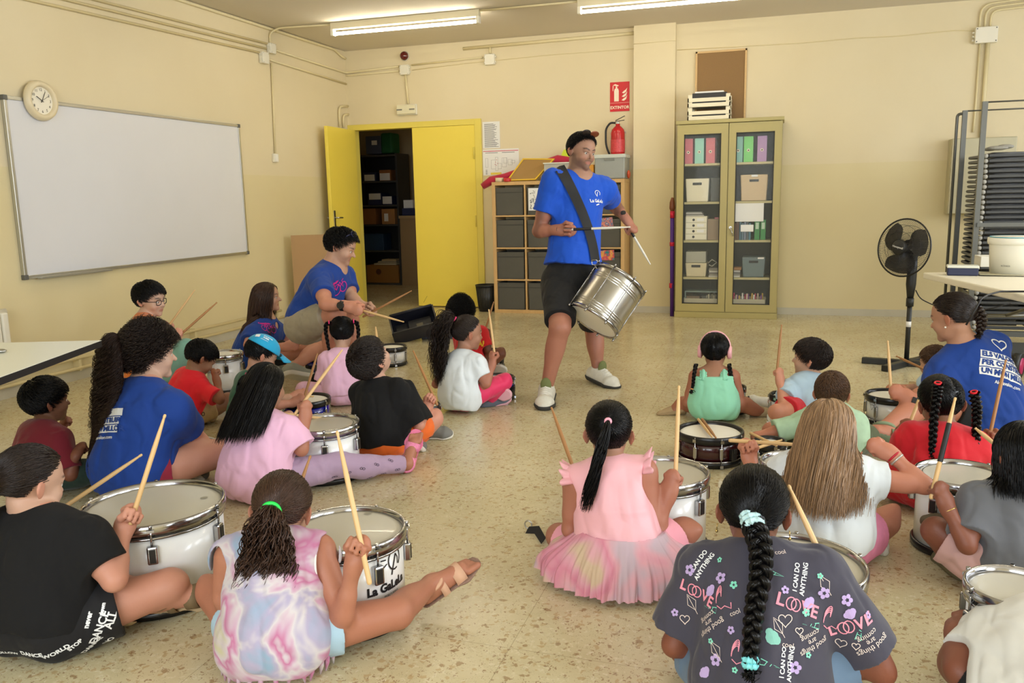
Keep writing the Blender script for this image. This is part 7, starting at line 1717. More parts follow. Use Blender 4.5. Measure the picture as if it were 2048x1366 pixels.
def p_P():
    s = Person('P', 'girl with black ponytail in a pink ruffled dress and tulle skirt, seen from behind', 1.20, (1245, 1200), None, 4, (1214, 932, 0.02), (1218, 858, 0.03), haz=2, hp=-6, skin=(178, 126, 98), vox=0.0048, hairc=(20, 16, 16),
               aR={'e': (1308, 1078, -0.01), 'w': (1338, 988, 0.0), 'h': (1343, 962, 0.0)}, aL={'e': (1140, 1060, 0.02), 'w': (1150, 990, 1), 'h': (1150, 968, 0.01)}, lR={'k': (1368, 1062, 1), 'a': (1300, 1100, 0.12)}, lL={'k': (1118, 1075, 1), 'a': (1200, 1100, 0.12)}, sw=0.098)
    s.aim('R', (1357, 798, 0.05)); s.aim('L', (1113, 843, 0.10))
    root = s.build()
    PK = cloth('pink_satin', (240, 178, 186), 0.5, 0.3); sh = s.shirt(PK, 'dress_bodice', sleeveless=True, hem=-0.035, loose=0.9, strapw=0.004)
    # tulle skirt
    TU = mat('tulle', (240, 170, 186), 0.75, alpha=0.72); nt, b = nodes(TU); g = nt.nodes.new('ShaderNodeTexCoord'); w_ = nt.nodes.new('ShaderNodeTexNoise'); w_.inputs['Scale'].default_value = 5; nt.links.new(g.outputs['Object'], w_.inputs['Vector'])
    cr = nt.nodes.new('ShaderNodeValToRGB'); e = cr.color_ramp.elements; e[0].position = 0.36; e[0].color = lin((226, 200, 170)); e[1].position = 0.62; e[1].color = lin((214, 190, 200))
    for q, c_ in ((0.43, (238, 176, 190)), (0.5, (232, 150, 172)), (0.56, (240, 180, 190))): x = e.new(q); x.color = lin(c_)
    nt.links.new(w_.outputs['Fac'], cr.inputs[0]); nt.links.new(cr.outputs[0], b.inputs['Base Color'])
    R = np.random.RandomState(4)
    for layer in range(3):
        n, m = 260, 26; th = np.linspace(0, 2*PI, n, endpoint=False); V = []; ph = R.rand(6)*6
        for j in range(m):
            t = j/(m-1); ru = 1.0+0.04*layer; ra, rb = 0.108*1.2, 0.085*1.2
            swell = math.sin(min(t*1.25, 1.0)*PI/2); fr = 1+0.05*t*np.sin(th*17+ph[0]+layer)+0.05*t*np.sin(th*29+ph[1]+3*t)+0.035*t*np.sin(th*53+ph[2])
            # widest toward the knees
            kn = 0.10*swell*np.clip(np.cos(th-math.radians(28)), 0, 1)**2+0.08*swell*np.clip(np.cos(th-math.radians(152)), 0, 1)**2
            rx_ = (ra+(0.06+kn)*swell)*fr*ru; ry_ = (rb+(0.05+kn*0.5)*swell)*fr*ru
            z = s.P[2]+0.055+0.048-t*(0.175 + 0.0) ; z = np.full(n, z)+0.03*np.clip(np.sin(th), 0, 1)*t; z = np.maximum(z, 0.004+0.003*layer)
            p = s.P[None, :]+np.outer(np.cos(th)*rx_, s.pr)+np.outer(np.sin(th)*ry_, s.pf); p[:, 2] = z; V.append(p)
        V = np.concatenate(V); i, j = np.meshgrid(np.arange(m-1), np.arange(n), indexing='ij'); j2 = (j+1) % n; F = np.stack([i*n+j, i*n+j2, (i+1)*n+j2, (i+1)*n+j], -1).reshape(-1, 4)
        np_object('tulle_layer', V, F, TU, root)
    s.leggarment(cloth('pink_underskirt', (236, 160, 176)), 'underskirt', 0.8, 1.4)
    # ruffles on the shoulders
    for sd, sg in (('R', 1), ('L', -1)):
        c = (s.sR if sd == 'R' else s.sL); n, m = 60, 6; V = []
        for j in range(m):
            for i in range(n):
                a = -0.9+i/(n-1)*4.0; base = c+s.r*sg*0.002+(s.f*math.cos(a)+s.u*math.sin(a))*0.046; w_ = 0.007*math.sin(i*0.8)*j/(m-1)*1.6
                V.append(base+s.r*sg*(-0.012+0.042*j/(m-1)+w_*0.4)+(s.f*math.cos(a)+s.u*math.sin(a))*(w_+0.026*j/(m-1)))
        F = [(j*n+i, j*n+i+1, (j+1)*n+i+1, (j+1)*n+i) for j in range(m-1) for i in range(n-1)]; o = np_object('shoulder_ruffle', V, F, PK, root); md = o.modifiers.new('t', 'SOLIDIFY'); md.thickness = 0.0015
    s.hair('gather', HK, 620, ties=[(0.02, -0.80, 0.30)], w=0.0012, back=-0.8); s.tail((0.02, -0.80, 0.30), HK, 0.29, 95, 0.010, wave=0.005, freq=1.3, pull=-s.r*0.30, spread=0.08)
    s.band(mat('pale_pink_band', (246, 170, 190), 0.5), th=0.007)
    for sd in 'RL': s.shoe(sd, mat('pink_shoe', (220, 150, 160), 0.6), SOLEW)
    s.stick('R', (1357, 798, 0.05), 'pale drumstick raised upright in the right hand of the girl in the tulle skirt', 0.36, 0.07)
    s.stick('L', (1113, 843, 0.10), 'brown drumstick in the left hand of the girl in the tulle skirt', 0.36, 0.08, STB)
PEOPLE = {'D': p_D, 'P': p_P}
def tee(s, m, **k): return s.shirt(m, **k)
def p_N():
    s = Person('N', 'girl in plain black t-shirt and lettered black shorts at the bottom left', 1.24, (85, 1338), None, 42, (92, 1040, 0.0), (62, 955, 0.02), haz=62, hp=-14, skin=(206, 160, 134), hairc=(44, 34, 28), vox=0.0042, sw=0.10,
               aR={'e': (228, 1160, -0.02), 'w': (246, 1062, 1), 'h': (264, 1022, 0.01)}, aL={'e': (60, 1160, 0.15), 'w': (95, 1060, 0.10), 'h': (125, 1000, 0.03)},
               lR={'k': (340, 1172, 1), 'a': (235, 1215, 0.10), 't': (210, 1215, 0.0)}, lL={'k': (165, 1150, 0.22), 'a': (320, 1198, 0.02), 't': (362, 1190, 0.0)}, girth=1.12, arm=0.92)
    s.J['fuL'] = -s.view*0.4+s.vr*-0.6+np.array([0, 0, .5]); s.J['palmR'] = -s.view*0.6+s.vr*0.8; s.aim('R', (322, 855, 0.02)); s.aim('L', (312, 890, 0.10)); s.build(feet=(True, True))
    tee(s, BLK_C, sleeve=0.66, hem=-0.035, loose=1.35, amp=0.006)
    sh = s.leggarment(cloth('lettered_black', (14, 14, 18), sheen=0.03), 'shorts', 0.52, 1.7)
    W = WHT
    for (x, y, tx, sz, r_) in ((176, 1240, 'never', .020, 1.3), (199, 1258, 'DANCE', .030, 1.2), (222, 1240, 'ALL', .032, 1.2), (184, 1290, 'DANCE', .022, 0.9), (150, 1290, 'STOP', .018, 0.5), (112, 1305, 'WORLD', .020, 0.2), (62, 1309, 'DANCE', .020, 0.1), (14, 1304, 'FOLLOW', .016, 0.0), (205, 1218, 'down', .015, 1.4), (218, 1280, 'NO', .024, 1.1)):
        decal(sh, x, y, [ttxt(tx, sz, 0, 0, 0.0009)], W, 'printed_word', r_, 0.002)
    s.sandal('L', SOLET, mat('brown_strap', (120, 100, 70), 0.7)); s.sandal('R', SOLET, mat('brown_strap'))
    s.hair('gather', HB, 700, ties=[(-0.15, -0.93, -0.35)], w=0.0012, front=0.60, back=-0.7); s.tail((-0.15, -0.93, -0.35), HB, 0.12, 80, 0.017); s.band(BLK)
    s.stick('R', (322, 855, 0.02), 'drumstick raised in the right hand of the girl in plain black', 0.34, 0.05); s.stick('L', (312, 890, 0.12), 'drumstick crossing level from the left hand of the girl in plain black', 0.36, 0.07)
def p_O():
    s = Person('O', 'girl in tie-dye sleeveless top with a bright green hair tie, seen from behind', 1.20, (560, 1378), None, 14, (548, 1082, 0.04), (566, 1012, 0.05), haz=16, hp=-24, hr=4, skin=(186, 134, 104), hairc=(46, 32, 24), vox=0.0042, sw=0.104,
               aR={'e': (686, 1232, -0.07), 'w': (708, 1128, -0.03), 'h': (722, 1092, 0.0)}, aL={'e': (445, 1195, 0.0), 'w': (520, 1120, 1), 'h': (560, 1080, 0.02)},
               lR={'k': (795, 1225, 1), 'a': (862, 1168, 0.16), 't': (908, 1132, 0.03)}, lL={'k': (425, 1185, 0.20), 'a': (480, 1290, -0.04), 't': (520, 1300, 0.0)}, big=1.10)
    s.J['fuR'] = np.array([0, 0, 1.0])*0.7-s.view*0.3-s.vr*0.5
    s.J['palmR'] = -s.view; s.aim('R', (680, 890, 0.05)); s.aim('L', (625, 900, 0.12)); s.build(feet=(True, True))
    TD = cloth('tie_dye', (220, 210, 225), 0.85); nt, b = nodes(TD)
    g = nt.nodes.new('ShaderNodeTexCoord'); n = nt.nodes.new('ShaderNodeTexNoise'); n.inputs['Scale'].default_value = 7; n.inputs['Detail'].default_value = 3; n.inputs['Distortion'].default_value = 0.6
    cr = nt.nodes.new('ShaderNodeValToRGB'); e = cr.color_ramp.elements; e[0].position = 0.30; e[0].color = lin((140, 168, 192)); e[1].position = 0.72; e[1].color = lin((198, 192, 158))
    for q, c_ in ((0.42, (172, 164, 190)), (0.48, (204, 198, 200)), (0.53, (196, 164, 184)), (0.60, (186, 112, 150)), (0.65, (200, 188, 196))): x = e.new(q); x.color = lin(c_)
    nt.links.new(g.outputs['Object'], n.inputs['Vector']); nt.links.new(n.outputs['Fac'], cr.inputs[0]); nt.links.new(cr.outputs[0], b.inputs['Base Color'])
    sh = s.shirt(TD, 'tie_dye_top', sleeveless=True, hem=0.045, loose=1.5, flare=0.010, strapw=0.008, amp=0.006)
    c = s.sR+s.r*0.004
    MB().tube([Vector(c+(s.f*math.cos(t)*0.072+s.u*math.sin(t)*0.070)*1.0-s.u*0.028+s.r*(0.006-0.012*abs(math.cos(t)))) for t in np.linspace(0.4, 2*PI-0.6, 40)], 0.0032, 6).build('white_piping', mat('piping_white', (238, 236, 232), 0.7), s.root)
    mb = MB()
    for k in range(26):
        a = 2*PI*k/26; p = Vector(s.P)+Vector(s.pr)*(0.145*math.cos(a))+Vector(s.pf)*(0.118*math.sin(a)); p.z = 0.055; q = p+Vector((0, 0, -0.05))+Vector((rng.uniform(-.008, .008), rng.uniform(-.008, .008), 0)); mb.tube([p, lerp(p, q, .5)+Vector((0.002, 0, 0)), q], [0.008, 0.007, 0.002], 6)
    mb.build('fringe', TD, s.root)
    dn = cloth('pale_denim', (166, 196, 214), 0.8); s.leggarment(dn, 'denim_shorts', 0.40, 0.8)
    SB = mat('beige_strap', (212, 168, 138), 0.7); LEO = mat('leopard_sole', (150, 120, 104), 0.7, noise=0.5, nscale=120)
    s.sandal('R', LEO, SB); s.sandal('L', LEO, SB)
    s.hair('gather', HM, 800, ties=[(-0.05, -0.90, -0.36)], w=0.0012, back=-0.7); s.tail((-0.05, -0.90, -0.36), HM, 0.22, 230, 0.032, wave=0.010, freq=2.6, spread=0.7)
    s.band(mat('green_band', (40, 230, 90), 0.5), th=0.008)
    s.stick('R', (680, 890, 0.05), 'drumstick held upright in the right hand of the tie-dye girl', 0.42, 0.12); s.stick('L', (625, 900, 0.12), 'drumstick tip showing beyond the head of the tie-dye girl', 0.38, 0.10, STB)
def p_I():
    s = Person('I', 'girl with very long black hair, pink t-shirt and lilac leggings', 1.20, (515, 1012), None, 32, (528, 838, 0.02), (532, 768, 0.03), haz=34, hp=-6, skin=(186, 134, 104), vox=0.0045, sw=0.10,
               aR={'e': (603, 900, -0.01), 'w': (610, 838, 0.02), 'h': (612, 815, 0.0)}, aL={'e': (480, 900, 0.12), 'w': (560, 850, 0.12), 'h': (590, 818, 0.02)},
               lR={'k': (690, 945, 0.10), 'a': (812, 925, 0.10), 't': (862, 918, 0.02)}, lL={'k': (470, 900, 0.26), 'a': (560, 920, 0.10)}, girth=1.05)
    s.J['aR'] = atz(815, 928, 0.045); s.J['kR'] = (s.hR+s.J['aR'])/2+np.array([0, 0, 0.03]); s.J['tdR'] = N_(s.vr*0.35+np.array([0, 0, 0.9])+s.view*0.2); s.J['fuR'] = -s.view*0.9+s.vr*-0.3
    s.aim('R', (655, 740, 0.06)); s.aim('L', (655, 800, 0.06)); s.build(feet=(True, False))
    s.shirt(cloth('soft_pink', (238, 188, 218)), sleeve=0.85, hem=0.05, loose=1.9, amp=0.007)
    LG = cloth('lilac_print', (176, 150, 178)); lg = s.leggarment(LG, 'leggings', 1, 1.0, shin=0.93)
    for k in range(12):
        x = 655+14*k; y = 968-4.0*k+(-1)**k*11; decal(lg, x, y, [stroke([(0.006*math.cos(t)+dx, 0.005*math.sin(t)) for t in np.linspace(0, 2*PI, 9)], 0.0022, True) for dx in (-0.006, 0.006)], mat('dark_print', (70, 58, 76), 0.8), 'printed_glasses', -0.2, 0.002)
    s.sandal('R', mat('pink_sole', (232, 120, 160), 0.6), mat('pink_check', (240, 140, 180), 0.6, noise=0.35, nscale=160)); s.shoe('L', mat('pink_shoe', (220, 150, 160), 0.6), SOLEW)
    s.hair('long', HK, 900, length=0.20, w=0.0013, part=0.35, wave=0.0015, backpull=0.9); s.tail((-0.75, -0.35, 0.25), HK, 0.34, 130, 0.016, out=0.35, wave=0.002, stiff=0.6); s.band(PINKB, th=0.006)
    s.stick('R', (655, 740, 0.06), 'pale drumstick raised by the girl with very long black hair', 0.36, 0.07); s.stick('L', (652, 838, 0.10), 'drumstick lying low over the ringed drum by the long haired girl', 0.30, 0.08)
def p_E():
    s = Person('E', 'woman with big curly ponytail in blue t-shirt, sitting with her back turned', 1.58, (270, 1012), None, 52, (292, 778, 0.02), (300, 700, 0.04), haz=76, hp=-4, skin=(216, 172, 146), hairc=(30, 20, 17), vox=0.0052, big=1.06,
               aR={'e': (398, 882, 1), 'w': (345, 900, 0.14), 'h': (325, 890, 0.03)}, aL={'e': (240, 880, 0.2), 'w': (320, 880, 0.2)},
               lR={'k': (458, 900, 0.22), 'a': (400, 945, 0.10)}, lL={'k': (300, 880, 0.4), 'a': (420, 900, 0.10)}, girth=1.05)
    s.build()
    sh = s.shirt(BLU2, sleeve=0.55, hem=0.04, loose=1.5, amp=0.006); s.leggarment(cloth('crimson_shorts', (150, 34, 60)), 'shorts', 0.24, 1.2)
    valors(sh, 208, 828, -0.06, 1.0)
    for sd in 'RL': s.shoe(sd, mat('grey_shoe', (120, 120, 116), 0.7), SOLEW)
    s.hair('curl', HB, 1500, front=0.55, side=0.1, len=0.055, wave=0.009, w=0.0012); s.tail((-0.16, -0.85, -0.10), hairmat('curly_brown', (44, 28, 21), 0.45), 0.46, 1500, 0.115, out=1.1, wave=0.014, freq=6, spread=2.4, w=0.0011, M=58, stiff=0.8, tierad=1.1, pull=-s.vr*0.16); s.band(BLK, r=0.03)
    p = Vector(s.J['wR'])+Vector(s.view)*0.02-Vector((0, 0, 0.05)); PT = picmat('patterned_pouch_cloth', [(30, 50, 110), (90, 160, 200), (190, 40, 60), (230, 220, 210), (30, 40, 90)], 40)
    tag(MB().sphere(p, 0.09, 10, (1.3, 0.8, 0.55)).build('patterned_pouch', PT), 'blue and red patterned pouch held under the arm of the curly haired woman', 'pouch')
def p_F():
    s = Person('F', 'boy in dark maroon t-shirt sitting under the edge of the white table', 1.06, (72, 'd', 3.75), None, 60, (88, 858, 0.0), (92, 796, 0.03), haz=72, hp=0, skin=(140, 92, 66), vox=0.005, hairc=(16, 14, 16), big=1.10,
               aR={'e': (140, 950, -0.03), 'w': (152, 910, 0.0), 'h': (158, 900, 0.02)}, aL={'e': (100, 930, 0.15), 'w': (122, 860, 0.06), 'h': (130, 838, 0.0)}, girth=1.05)
    s.build(); s.shirt(cloth('maroon_cotton', (116, 14, 34)), sleeve=0.85, loose=1.4); s.leggarment(cloth('dark_green_trousers', (34, 54, 44)), 'trousers', 1, 1.2, shin=0.9)
    for sd in 'RL': s.shoe(sd, mat('grey_shoe', (120, 120, 116), 0.7), SOLEW)
    s.hair('short', HK, 1100, 0.50, 0.10, -0.55, 0.0014, len=0.5, lift=0.12, fwd=0.6)
    a = N_(s.J['wR']-s.J['eR']); MB().lathe([(0.020, -0.008), (0.024, -0.008), (0.024, 0.008), (0.020, 0.008)], 20, Vector(s.J['wR'])-Vector(a)*0.01, a, closed=True).build('wrist_band', BLK, s.root)
def p_G():
    s = Person('G', 'boy in bright red t-shirt and beige shorts resting his chin on his hand', 1.10, (365, 862), None, 66, (385, 752, -0.02), (404, 712, 0.02), haz=72, hp=-38, skin=(160, 112, 82), vox=0.005, hairc=(18, 15, 15), big=1.04,
               aR={'e': (440, 800, -0.04), 'w': (434, 762, 0.06), 'h': (428, 745, 0.0)}, aL={'e': (430, 815, 0.2), 'w': (470, 800, 0.05)},
               lR={'k': (456, 800, 1), 'a': (425, 850, 0.04)}, lL={'k': (420, 790, 0.25), 'a': (470, 830, 0.1)}, tors=0.28)
    s.build(eyes=False); s.shirt(cloth('bright_red', (238, 26, 44)), sleeve=0.8, loose=1.4, hem=0.0); sh = s.leggarment(cloth('beige_cotton', (190, 162, 118)), 'shorts', 0.62, 1.5)
    decal(sh, 406, 828, [stroke([(0.008*math.cos(t), 0.011*math.sin(t)) for t in np.linspace(0, 2*PI, 12)], 0.004, True)], BLK, 'printed_badge')
    for sd in 'RL': s.shoe(sd, mat('beige_shoe', (186, 170, 140), 0.8), SOLEW)
    s.hair('short', HK, 900, 0.55, 0.10, -0.6, 0.0014, len=0.35, lift=0.1, fwd=0.5)
def p_A():
    s = Person('A', 'boy with black glasses in orange t-shirt and teal trousers by the left wall', 1.34, (290, 'd', 5.3), None, 92, (288, 636, -0.02), (300, 594, 0.0), haz=128, hp=-6, hr=4, skin=(214, 168, 140), vox=0.0055, hairc=(24, 18, 16), big=1.05,
               aR={'e': (300, 700, -0.10), 'w': (336, 672, 0.03), 'h': (352, 667, 0.0)}, aL={'e': (320, 690, 0.10), 'w': (328, 668, 0.03), 'h': (340, 655, 0.0)},
               lR={'k': (372, 700, -0.05), 'a': (330, 760, 0.02)}, lL={'k': (350, 715, 0.2), 'a': (330, 760, 0.2)})
    s.aim('R', (418, 619, 0.06)); s.aim('L', (378, 596, 0.06)); s.gaze = -0.05; root = s.build()
    s.shirt(cloth('orange_cotton', (214, 116, 36)), sleeve=0.55, loose=1.2); s.leggarment(cloth('teal_trousers', (128, 178, 160)), 'trousers', 1, 1.4, shin=0.9)
    for sd in 'RL': s.shoe(sd, mat('grey_shoe', (120, 120, 116), 0.7), SOLEW)
    s.hair('short', HK, 1000, 0.50, 0.12, -0.55, 0.0014, len=0.4, lift=0.14, fwd=0.6)
    glasses(s)
    s.stick('R', (418, 619, 0.06), 'lower of two drumsticks held up by the boy with glasses', 0.36, 0.08, STB); s.stick('L', (378, 596, 0.06), 'upper of two drumsticks held up by the boy with glasses', 0.36, 0.08)
def glasses(s):
    H = s.hp_; mb = MB()
    for q in (-1, 1):
        c = [q*.135, .405, -.10]
        mb.tube([Vector(H(c[0]+.098*math.copysign(abs(math.cos(t))**.7, math.cos(t)), c[1]-abs(c[0]+.098*math.cos(t))*.12, c[2]+.078*math.copysign(abs(math.sin(t))**.7, math.sin(t)))) for t in np.linspace(0, 2*PI, 25)], 0.0022, 6, False)
        mb.tube([Vector(H(q*.23, .38, -.07)), Vector(H(q*.36, .20, -.06)), Vector(H(q*.37, -.03, -.07))], 0.002, 6)
    mb.tube([Vector(H(-.04, .415, -.08)), Vector(H(.04, .415, -.08))], 0.002, 6); mb.build('eyeglasses', BLK, s.root)
def p_B():
    s = Person('B', 'woman with long straight brown hair in blue t-shirt, seated by the cardboard carton', 1.56, (507, 'd', 6.35), None, 118, (532, 650, -0.05), (533, 590, -0.02), haz=104, hp=2, skin=(212, 162, 134), vox=0.006, hairc=(60, 40, 32),
               aR={'e': (498, 690, -0.06), 'w': (570, 694, -0.12), 'h': (594, 690, -0.02)}, aL={'e': (570, 672, 0.05), 'w': (606, 680, -0.10), 'h': (628, 678, -0.02)},
               lR={'k': (640, 694, -0.12), 'a': (585, 736, -0.05)}, lL={'k': (600, 690, 0.1), 'a': (560, 738, -0.15)}, lips=(176, 96, 88))
    s.aim('R', (650, 674, -0.08)); s.aim('L', (668, 690, -0.06)); s.build()
    sh = s.shirt(BLU2, sleeve=0.6, loose=1.5, hem=0.02); bikes(sh, 538, 656, 0.15, 0.75); s.leggarment(cloth('black_shorts', (20, 21, 26)), 'shorts', 0.5, 1.1)
    for sd in 'RL': s.shoe(sd, mat('sage_shoe', (150, 152, 138), 0.8), SOLEW)
    s.hair('long', HM, 800, length=0.30, w=0.0016, part=0.0, front=0.62, backpull=0.15, wave=0.002, stiff=0.6)
    s.stick('R', (650, 674, -0.08), 'upper drumstick in the hands of the woman with brown hair', 0.34, 0.08); s.stick('L', (668, 690, -0.06), 'lower drumstick in the hands of the woman with brown hair', 0.32, 0.08)
def p_C():
    s = Person('C', 'man in blue bicycle t-shirt and khaki shorts crouching before the open door', 1.72, (660, 775), (618, 650), 118, (668, 533, -0.10), (684, 489, -0.05), haz=108, hp=-22, skin=(206, 154, 124), vox=0.006, hairc=(24, 18, 17), girth=1.0, beard=0.15,
               aR={'e': (651, 608, -1), 'w': (692, 612, -0.04), 'h': (715, 620, -0.02)}, aL={'e': (704, 596, -0.10), 'w': (724, 612, -0.05), 'h': (742, 622, -0.02)},
               lR={'k': (672, 628, -0.30), 'a': (650, 735, 0.10), 't': (668, 742, 0.0)}, lL={'k': (700, 640, 0.05), 'a': (715, 738, 0.10), 't': (735, 742, 0.0)})
    s.J['fuR'] = np.array([0, 0, 1.0]); s.J['fuL'] = np.array([0, 0, 1.0])
    for sd, x in (('R', 652), ('L', 716)):
        lo = atd(x, 760, s.dep-0.12 if sd == 'R' else s.dep+0.12); lo[2] = 0.085; s.J['a'+sd] = lo; s.J['td'+sd] = N_(s.pf)
    s.aim('R', (768, 633, -0.05)); s.aim('L', (785, 602, 0.0)); root = s.build()
    sh = s.shirt(BLU2, sleeve=0.66, loose=1.3, hem=-0.02, amp=0.006); bikes(sh, 672, 577, -0.12, 1.15)
    s.leggarment(cloth('khaki_shorts', (162, 152, 128)), 'shorts', 0.84, 1.9)
    for sd in 'RL': s.shoe(sd, BLK_C, SOLEB)
    s.hair('short', HK, 1000, 0.60, 0.06, -0.62, 0.0015, len=0.3, lift=0.2, fwd=0.1, mess=0.4)
    H = s.hp_; mb = MB()
    for q in (-1, 1): mb.tube([Vector(H(q*.35, .0, .10)), Vector(H(q*.33, .15, .36)), Vector(H(q*.06, .24, .45))], 0.003, 6); mb.tube([Vector(H(q*.17+.11*math.cos(t), .24-.05*math.sin(t), .42+.06*math.sin(t))) for t in np.linspace(0, 2*PI, 16)], 0.003, 6, False)
    mb.build('sunglasses', mat('blue_black', (30, 36, 80), 0.3), root)
    a = N_(s.J['wR']-s.J['eR']); c = Vector(s.J['wR'])-Vector(a)*0.02; wt = MB().lathe([(0.031, -0.014), (0.035, -0.014), (0.035, 0.014), (0.031, 0.014)], 24, c, a, closed=True).build('wrist_watch', BLK, root)
    d = Vector(CAM)-c; a_ = Vector(a); d = (d-a_*d.dot(a_)).normalized(); MB().tube([c+d*0.030, c+d*0.044], 0.023, 20).build('watch_face', mat('dark_metal'), wt)
    s.stick('R', (768, 633, -0.05), 'lower drumstick of the crouching man', 0.38, 0.08); s.stick('L', (785, 602, 0.0), 'upper drumstick of the crouching man', 0.38, 0.08, STB)
def p_H():
    s = Person('H', 'child in a cyan cap and green t-shirt, mostly hidden behind the long haired girl', 1.08, (500, 'd', 4.55), None, 62, (505, 752, 0.0), (524, 706, 0.0), haz=74, hp=-28, skin=(196, 146, 118), vox=0.005, hairc=(24, 18, 16), big=1.05,
               aR={'e': (556, 810, -0.02), 'w': (586, 806, 0.05), 'h': (600, 796, 0.0)}, aL={'e': (560, 800, 0.15), 'w': (592, 790, 0.05)})
    s.aim('R', (620, 757, 0.04)); root = s.build(eyes=False); s.shirt(cloth('bottle_green', (38, 92, 70)), sleeve=0.8, loose=1.5); s.leggarment(cloth('dark_green_trousers', (34, 54, 44)), 'trousers', 1, 1.1, shin=0.8)
    for sd in 'RL': s.shoe(sd, mat('grey_shoe'), SOLEW)
    s.hair('short', HK, 500, 0.45, 0.0, -0.6, 0.0014, len=0.25, lift=0.05)
    CY = cloth('cyan_cap', (24, 164, 214), 0.8, 0.15); E = s.HR; C = s.hh
    V, F = sdf_mesh([('u', Ell(s.hp_(0, -.03, .10), E, np.array((.405, .49, .42))*C, 0.01)), ('i', Plane(s.hp_(0, .0, .14), -E[2]-E[1]*0.15))], 0.004, clip_floor=None); cp = np_object('cap', V, F, CY, root)
    n, m = 24, 8; V = []
    for j in range(m):
        t = j/(m-1)
        for i in range(n):
            a = math.radians(20+140*i/(n-1)); V.append(s.hp_(.40*math.cos(a)*(1-0.05*t), .30+.20*math.sin(a)+t*.34*math.sin(a)**0.7, .14-.10*t-.10*abs(math.cos(a))**2*1.0+.02))
    F = [(j*n+i, j*n+i+1, (j+1)*n+i+1, (j+1)*n+i) for j in range(m-1) for i in range(n-1)]; o = np_object('brim', V, F, CY, cp); md = o.modifiers.new('t', 'SOLIDIFY'); md.thickness = 0.004
    decal(cp, 528, 674, [rect(-0.045, -0.022, -0.012, 0.012, 4, 4), ttxt('Fundació', 0.014, 0.022, 0.009, 0.0004), ttxt('Adsis', 0.015, 0.014, -0.006, 0.0008), ttxt('Aldeavalors', 0.009, 0.01, -0.02)], WHT, 'printed_logo', -0.12, 0.003)
    decal(cp, 512, 676, [rect(-0.008, 0.003, -0.005, 0.005, 2, 2)], CY, 'logo_centre', -0.12, 0.004)
    s.stick('R', (620, 757, 0.04), 'drumstick over the blue snare held by the child in the cyan cap', 0.32, 0.06, STB)
    t, c, r = DR['H']; stick('drumstick resting flat across the blue snare near the cap', c+Vector((-0.16, -0.03, 0.168)), c+Vector((0.05, 0.0, 0.166)), STW)
def p_J():
    s = Person('J', 'small girl in pale pink with two dark pigtails, seen from behind', 1.04, (690, 818), None, -4, (682, 706, 0.02), (684, 662, 0.03), haz=2, hp=-12, skin=(206, 160, 134), vox=0.0055, hairc=(18, 15, 16), big=1.08,
               aR={'e': (722, 762, 0.05), 'w': (705, 775, 0.16)}, aL={'e': (646, 760, 0.02), 'w': (670, 775, 0.16)})
    s.build(eyes=False); PP = cloth('pastel_pink', (240, 192, 222)); s.shirt(PP, 'pink_top', sleeve=1.0, hem=-0.01, loose=1.4, amp=0.006); s.leggarment(PP, 'trousers', 1, 1.2, shin=0.9)
    for sd in 'RL': s.shoe(sd, mat('pink_shoe'), SOLEW)
    s.hair('gather', HK, 620, ties=[(-0.82, -0.25, 0.50), (0.82, -0.25, 0.50)], w=0.0014, back=-0.85)
    for q in (-1, 1):
        T = N_(np.array((q*0.82, -0.25, 0.5))); c = s.sp2w(T[None], 1.12)[0]; o = s.HR[0]*q
        pts = [c, c+o*0.03-s.u*0.01, c+o*0.035-s.u*0.06, c+o*0.028-s.u*0.13, c+o*0.022-s.u*0.18]; s.braid(pts, HK, 0.010, 6, tuft=0.02); s.band(PINKB, c=c+o*0.01, o=o, r=0.011, th=0.005)
def p_K():
    s = Person('K', 'boy in black t-shirt and orange shorts tilting his head back', 1.17, (768, 925), None, 36, (757, 772, 0.02), (738, 716, -0.03), haz=48, hp=42, hr=-4, skin=(214, 164, 138), vox=0.0048, hairc=(52, 36, 28), big=1.12, nlen=0.78,
               aR={'e': (838, 850, -0.02), 'w': (852, 816, 1), 'h': (862, 800, 0.02)}, aL={'e': (740, 850, 0.18), 'w': (800, 840, 0.12)},
               lR={'k': (868, 838, 1), 'a': (838, 905, -0.02)}, lL={'k': (760, 850, 0.26), 'a': (850, 880, 0.1)}, girth=1.05, sw=0.105)
    s.J['palmR'] = -s.view; s.aim('R', (847, 748, 0.05)); s.build(); s.shirt(BLK_C, sleeve=0.95, hem=0.0, loose=1.9, amp=0.007, loose_s=1.3)
    OR = cloth('orange_shorts', (240, 110, 30), 0.7); sh = s.leggarment(OR, 'shorts', 0.74, 1.9, amp=0.006)
    k = s.J['kR']; d = N_(k-s.hR); q = s.hR+d*np.linalg.norm(k-s.hR)*0.72; S = s.S
    rq = 0.061*S+(0.037-0.059)*0.74*S+0.0257; MB().lathe([(rq+0.001, -0.03), (rq+0.003, -0.002), (rq+0.001, 0.0)], 36, q, d).build('black_hem', BLK_C, s.root)
    decal(sh, 836, 858, [rect(-0.02, 0.02, -0.035, 0.035, 5, 8)], mat('navy_patch', (60, 66, 110), 0.7), 'patch', -0.3, 0.002); decal(sh, 836, 858, [rect(-0.012, 0.012, -0.028, 0.028, 5, 8)], mat('grey_patch', (180, 190, 200), 0.7), 'patch_centre', -0.3, 0.0035)
    for sd in 'RL': s.shoe(sd, mat('grey_shoe'), SOLEW)
    s.hair('short', HB, 1300, 0.52, 0.10, -0.62, 0.0014, len=0.45, lift=0.16, fwd=0.2, mess=0.35)
    s.stick('R', (847, 748, 0.05), 'brown drumstick raised in the fist of the boy in black', 0.34, 0.06, STB)
    p = atd(754, 685, s.dep+0.45); 
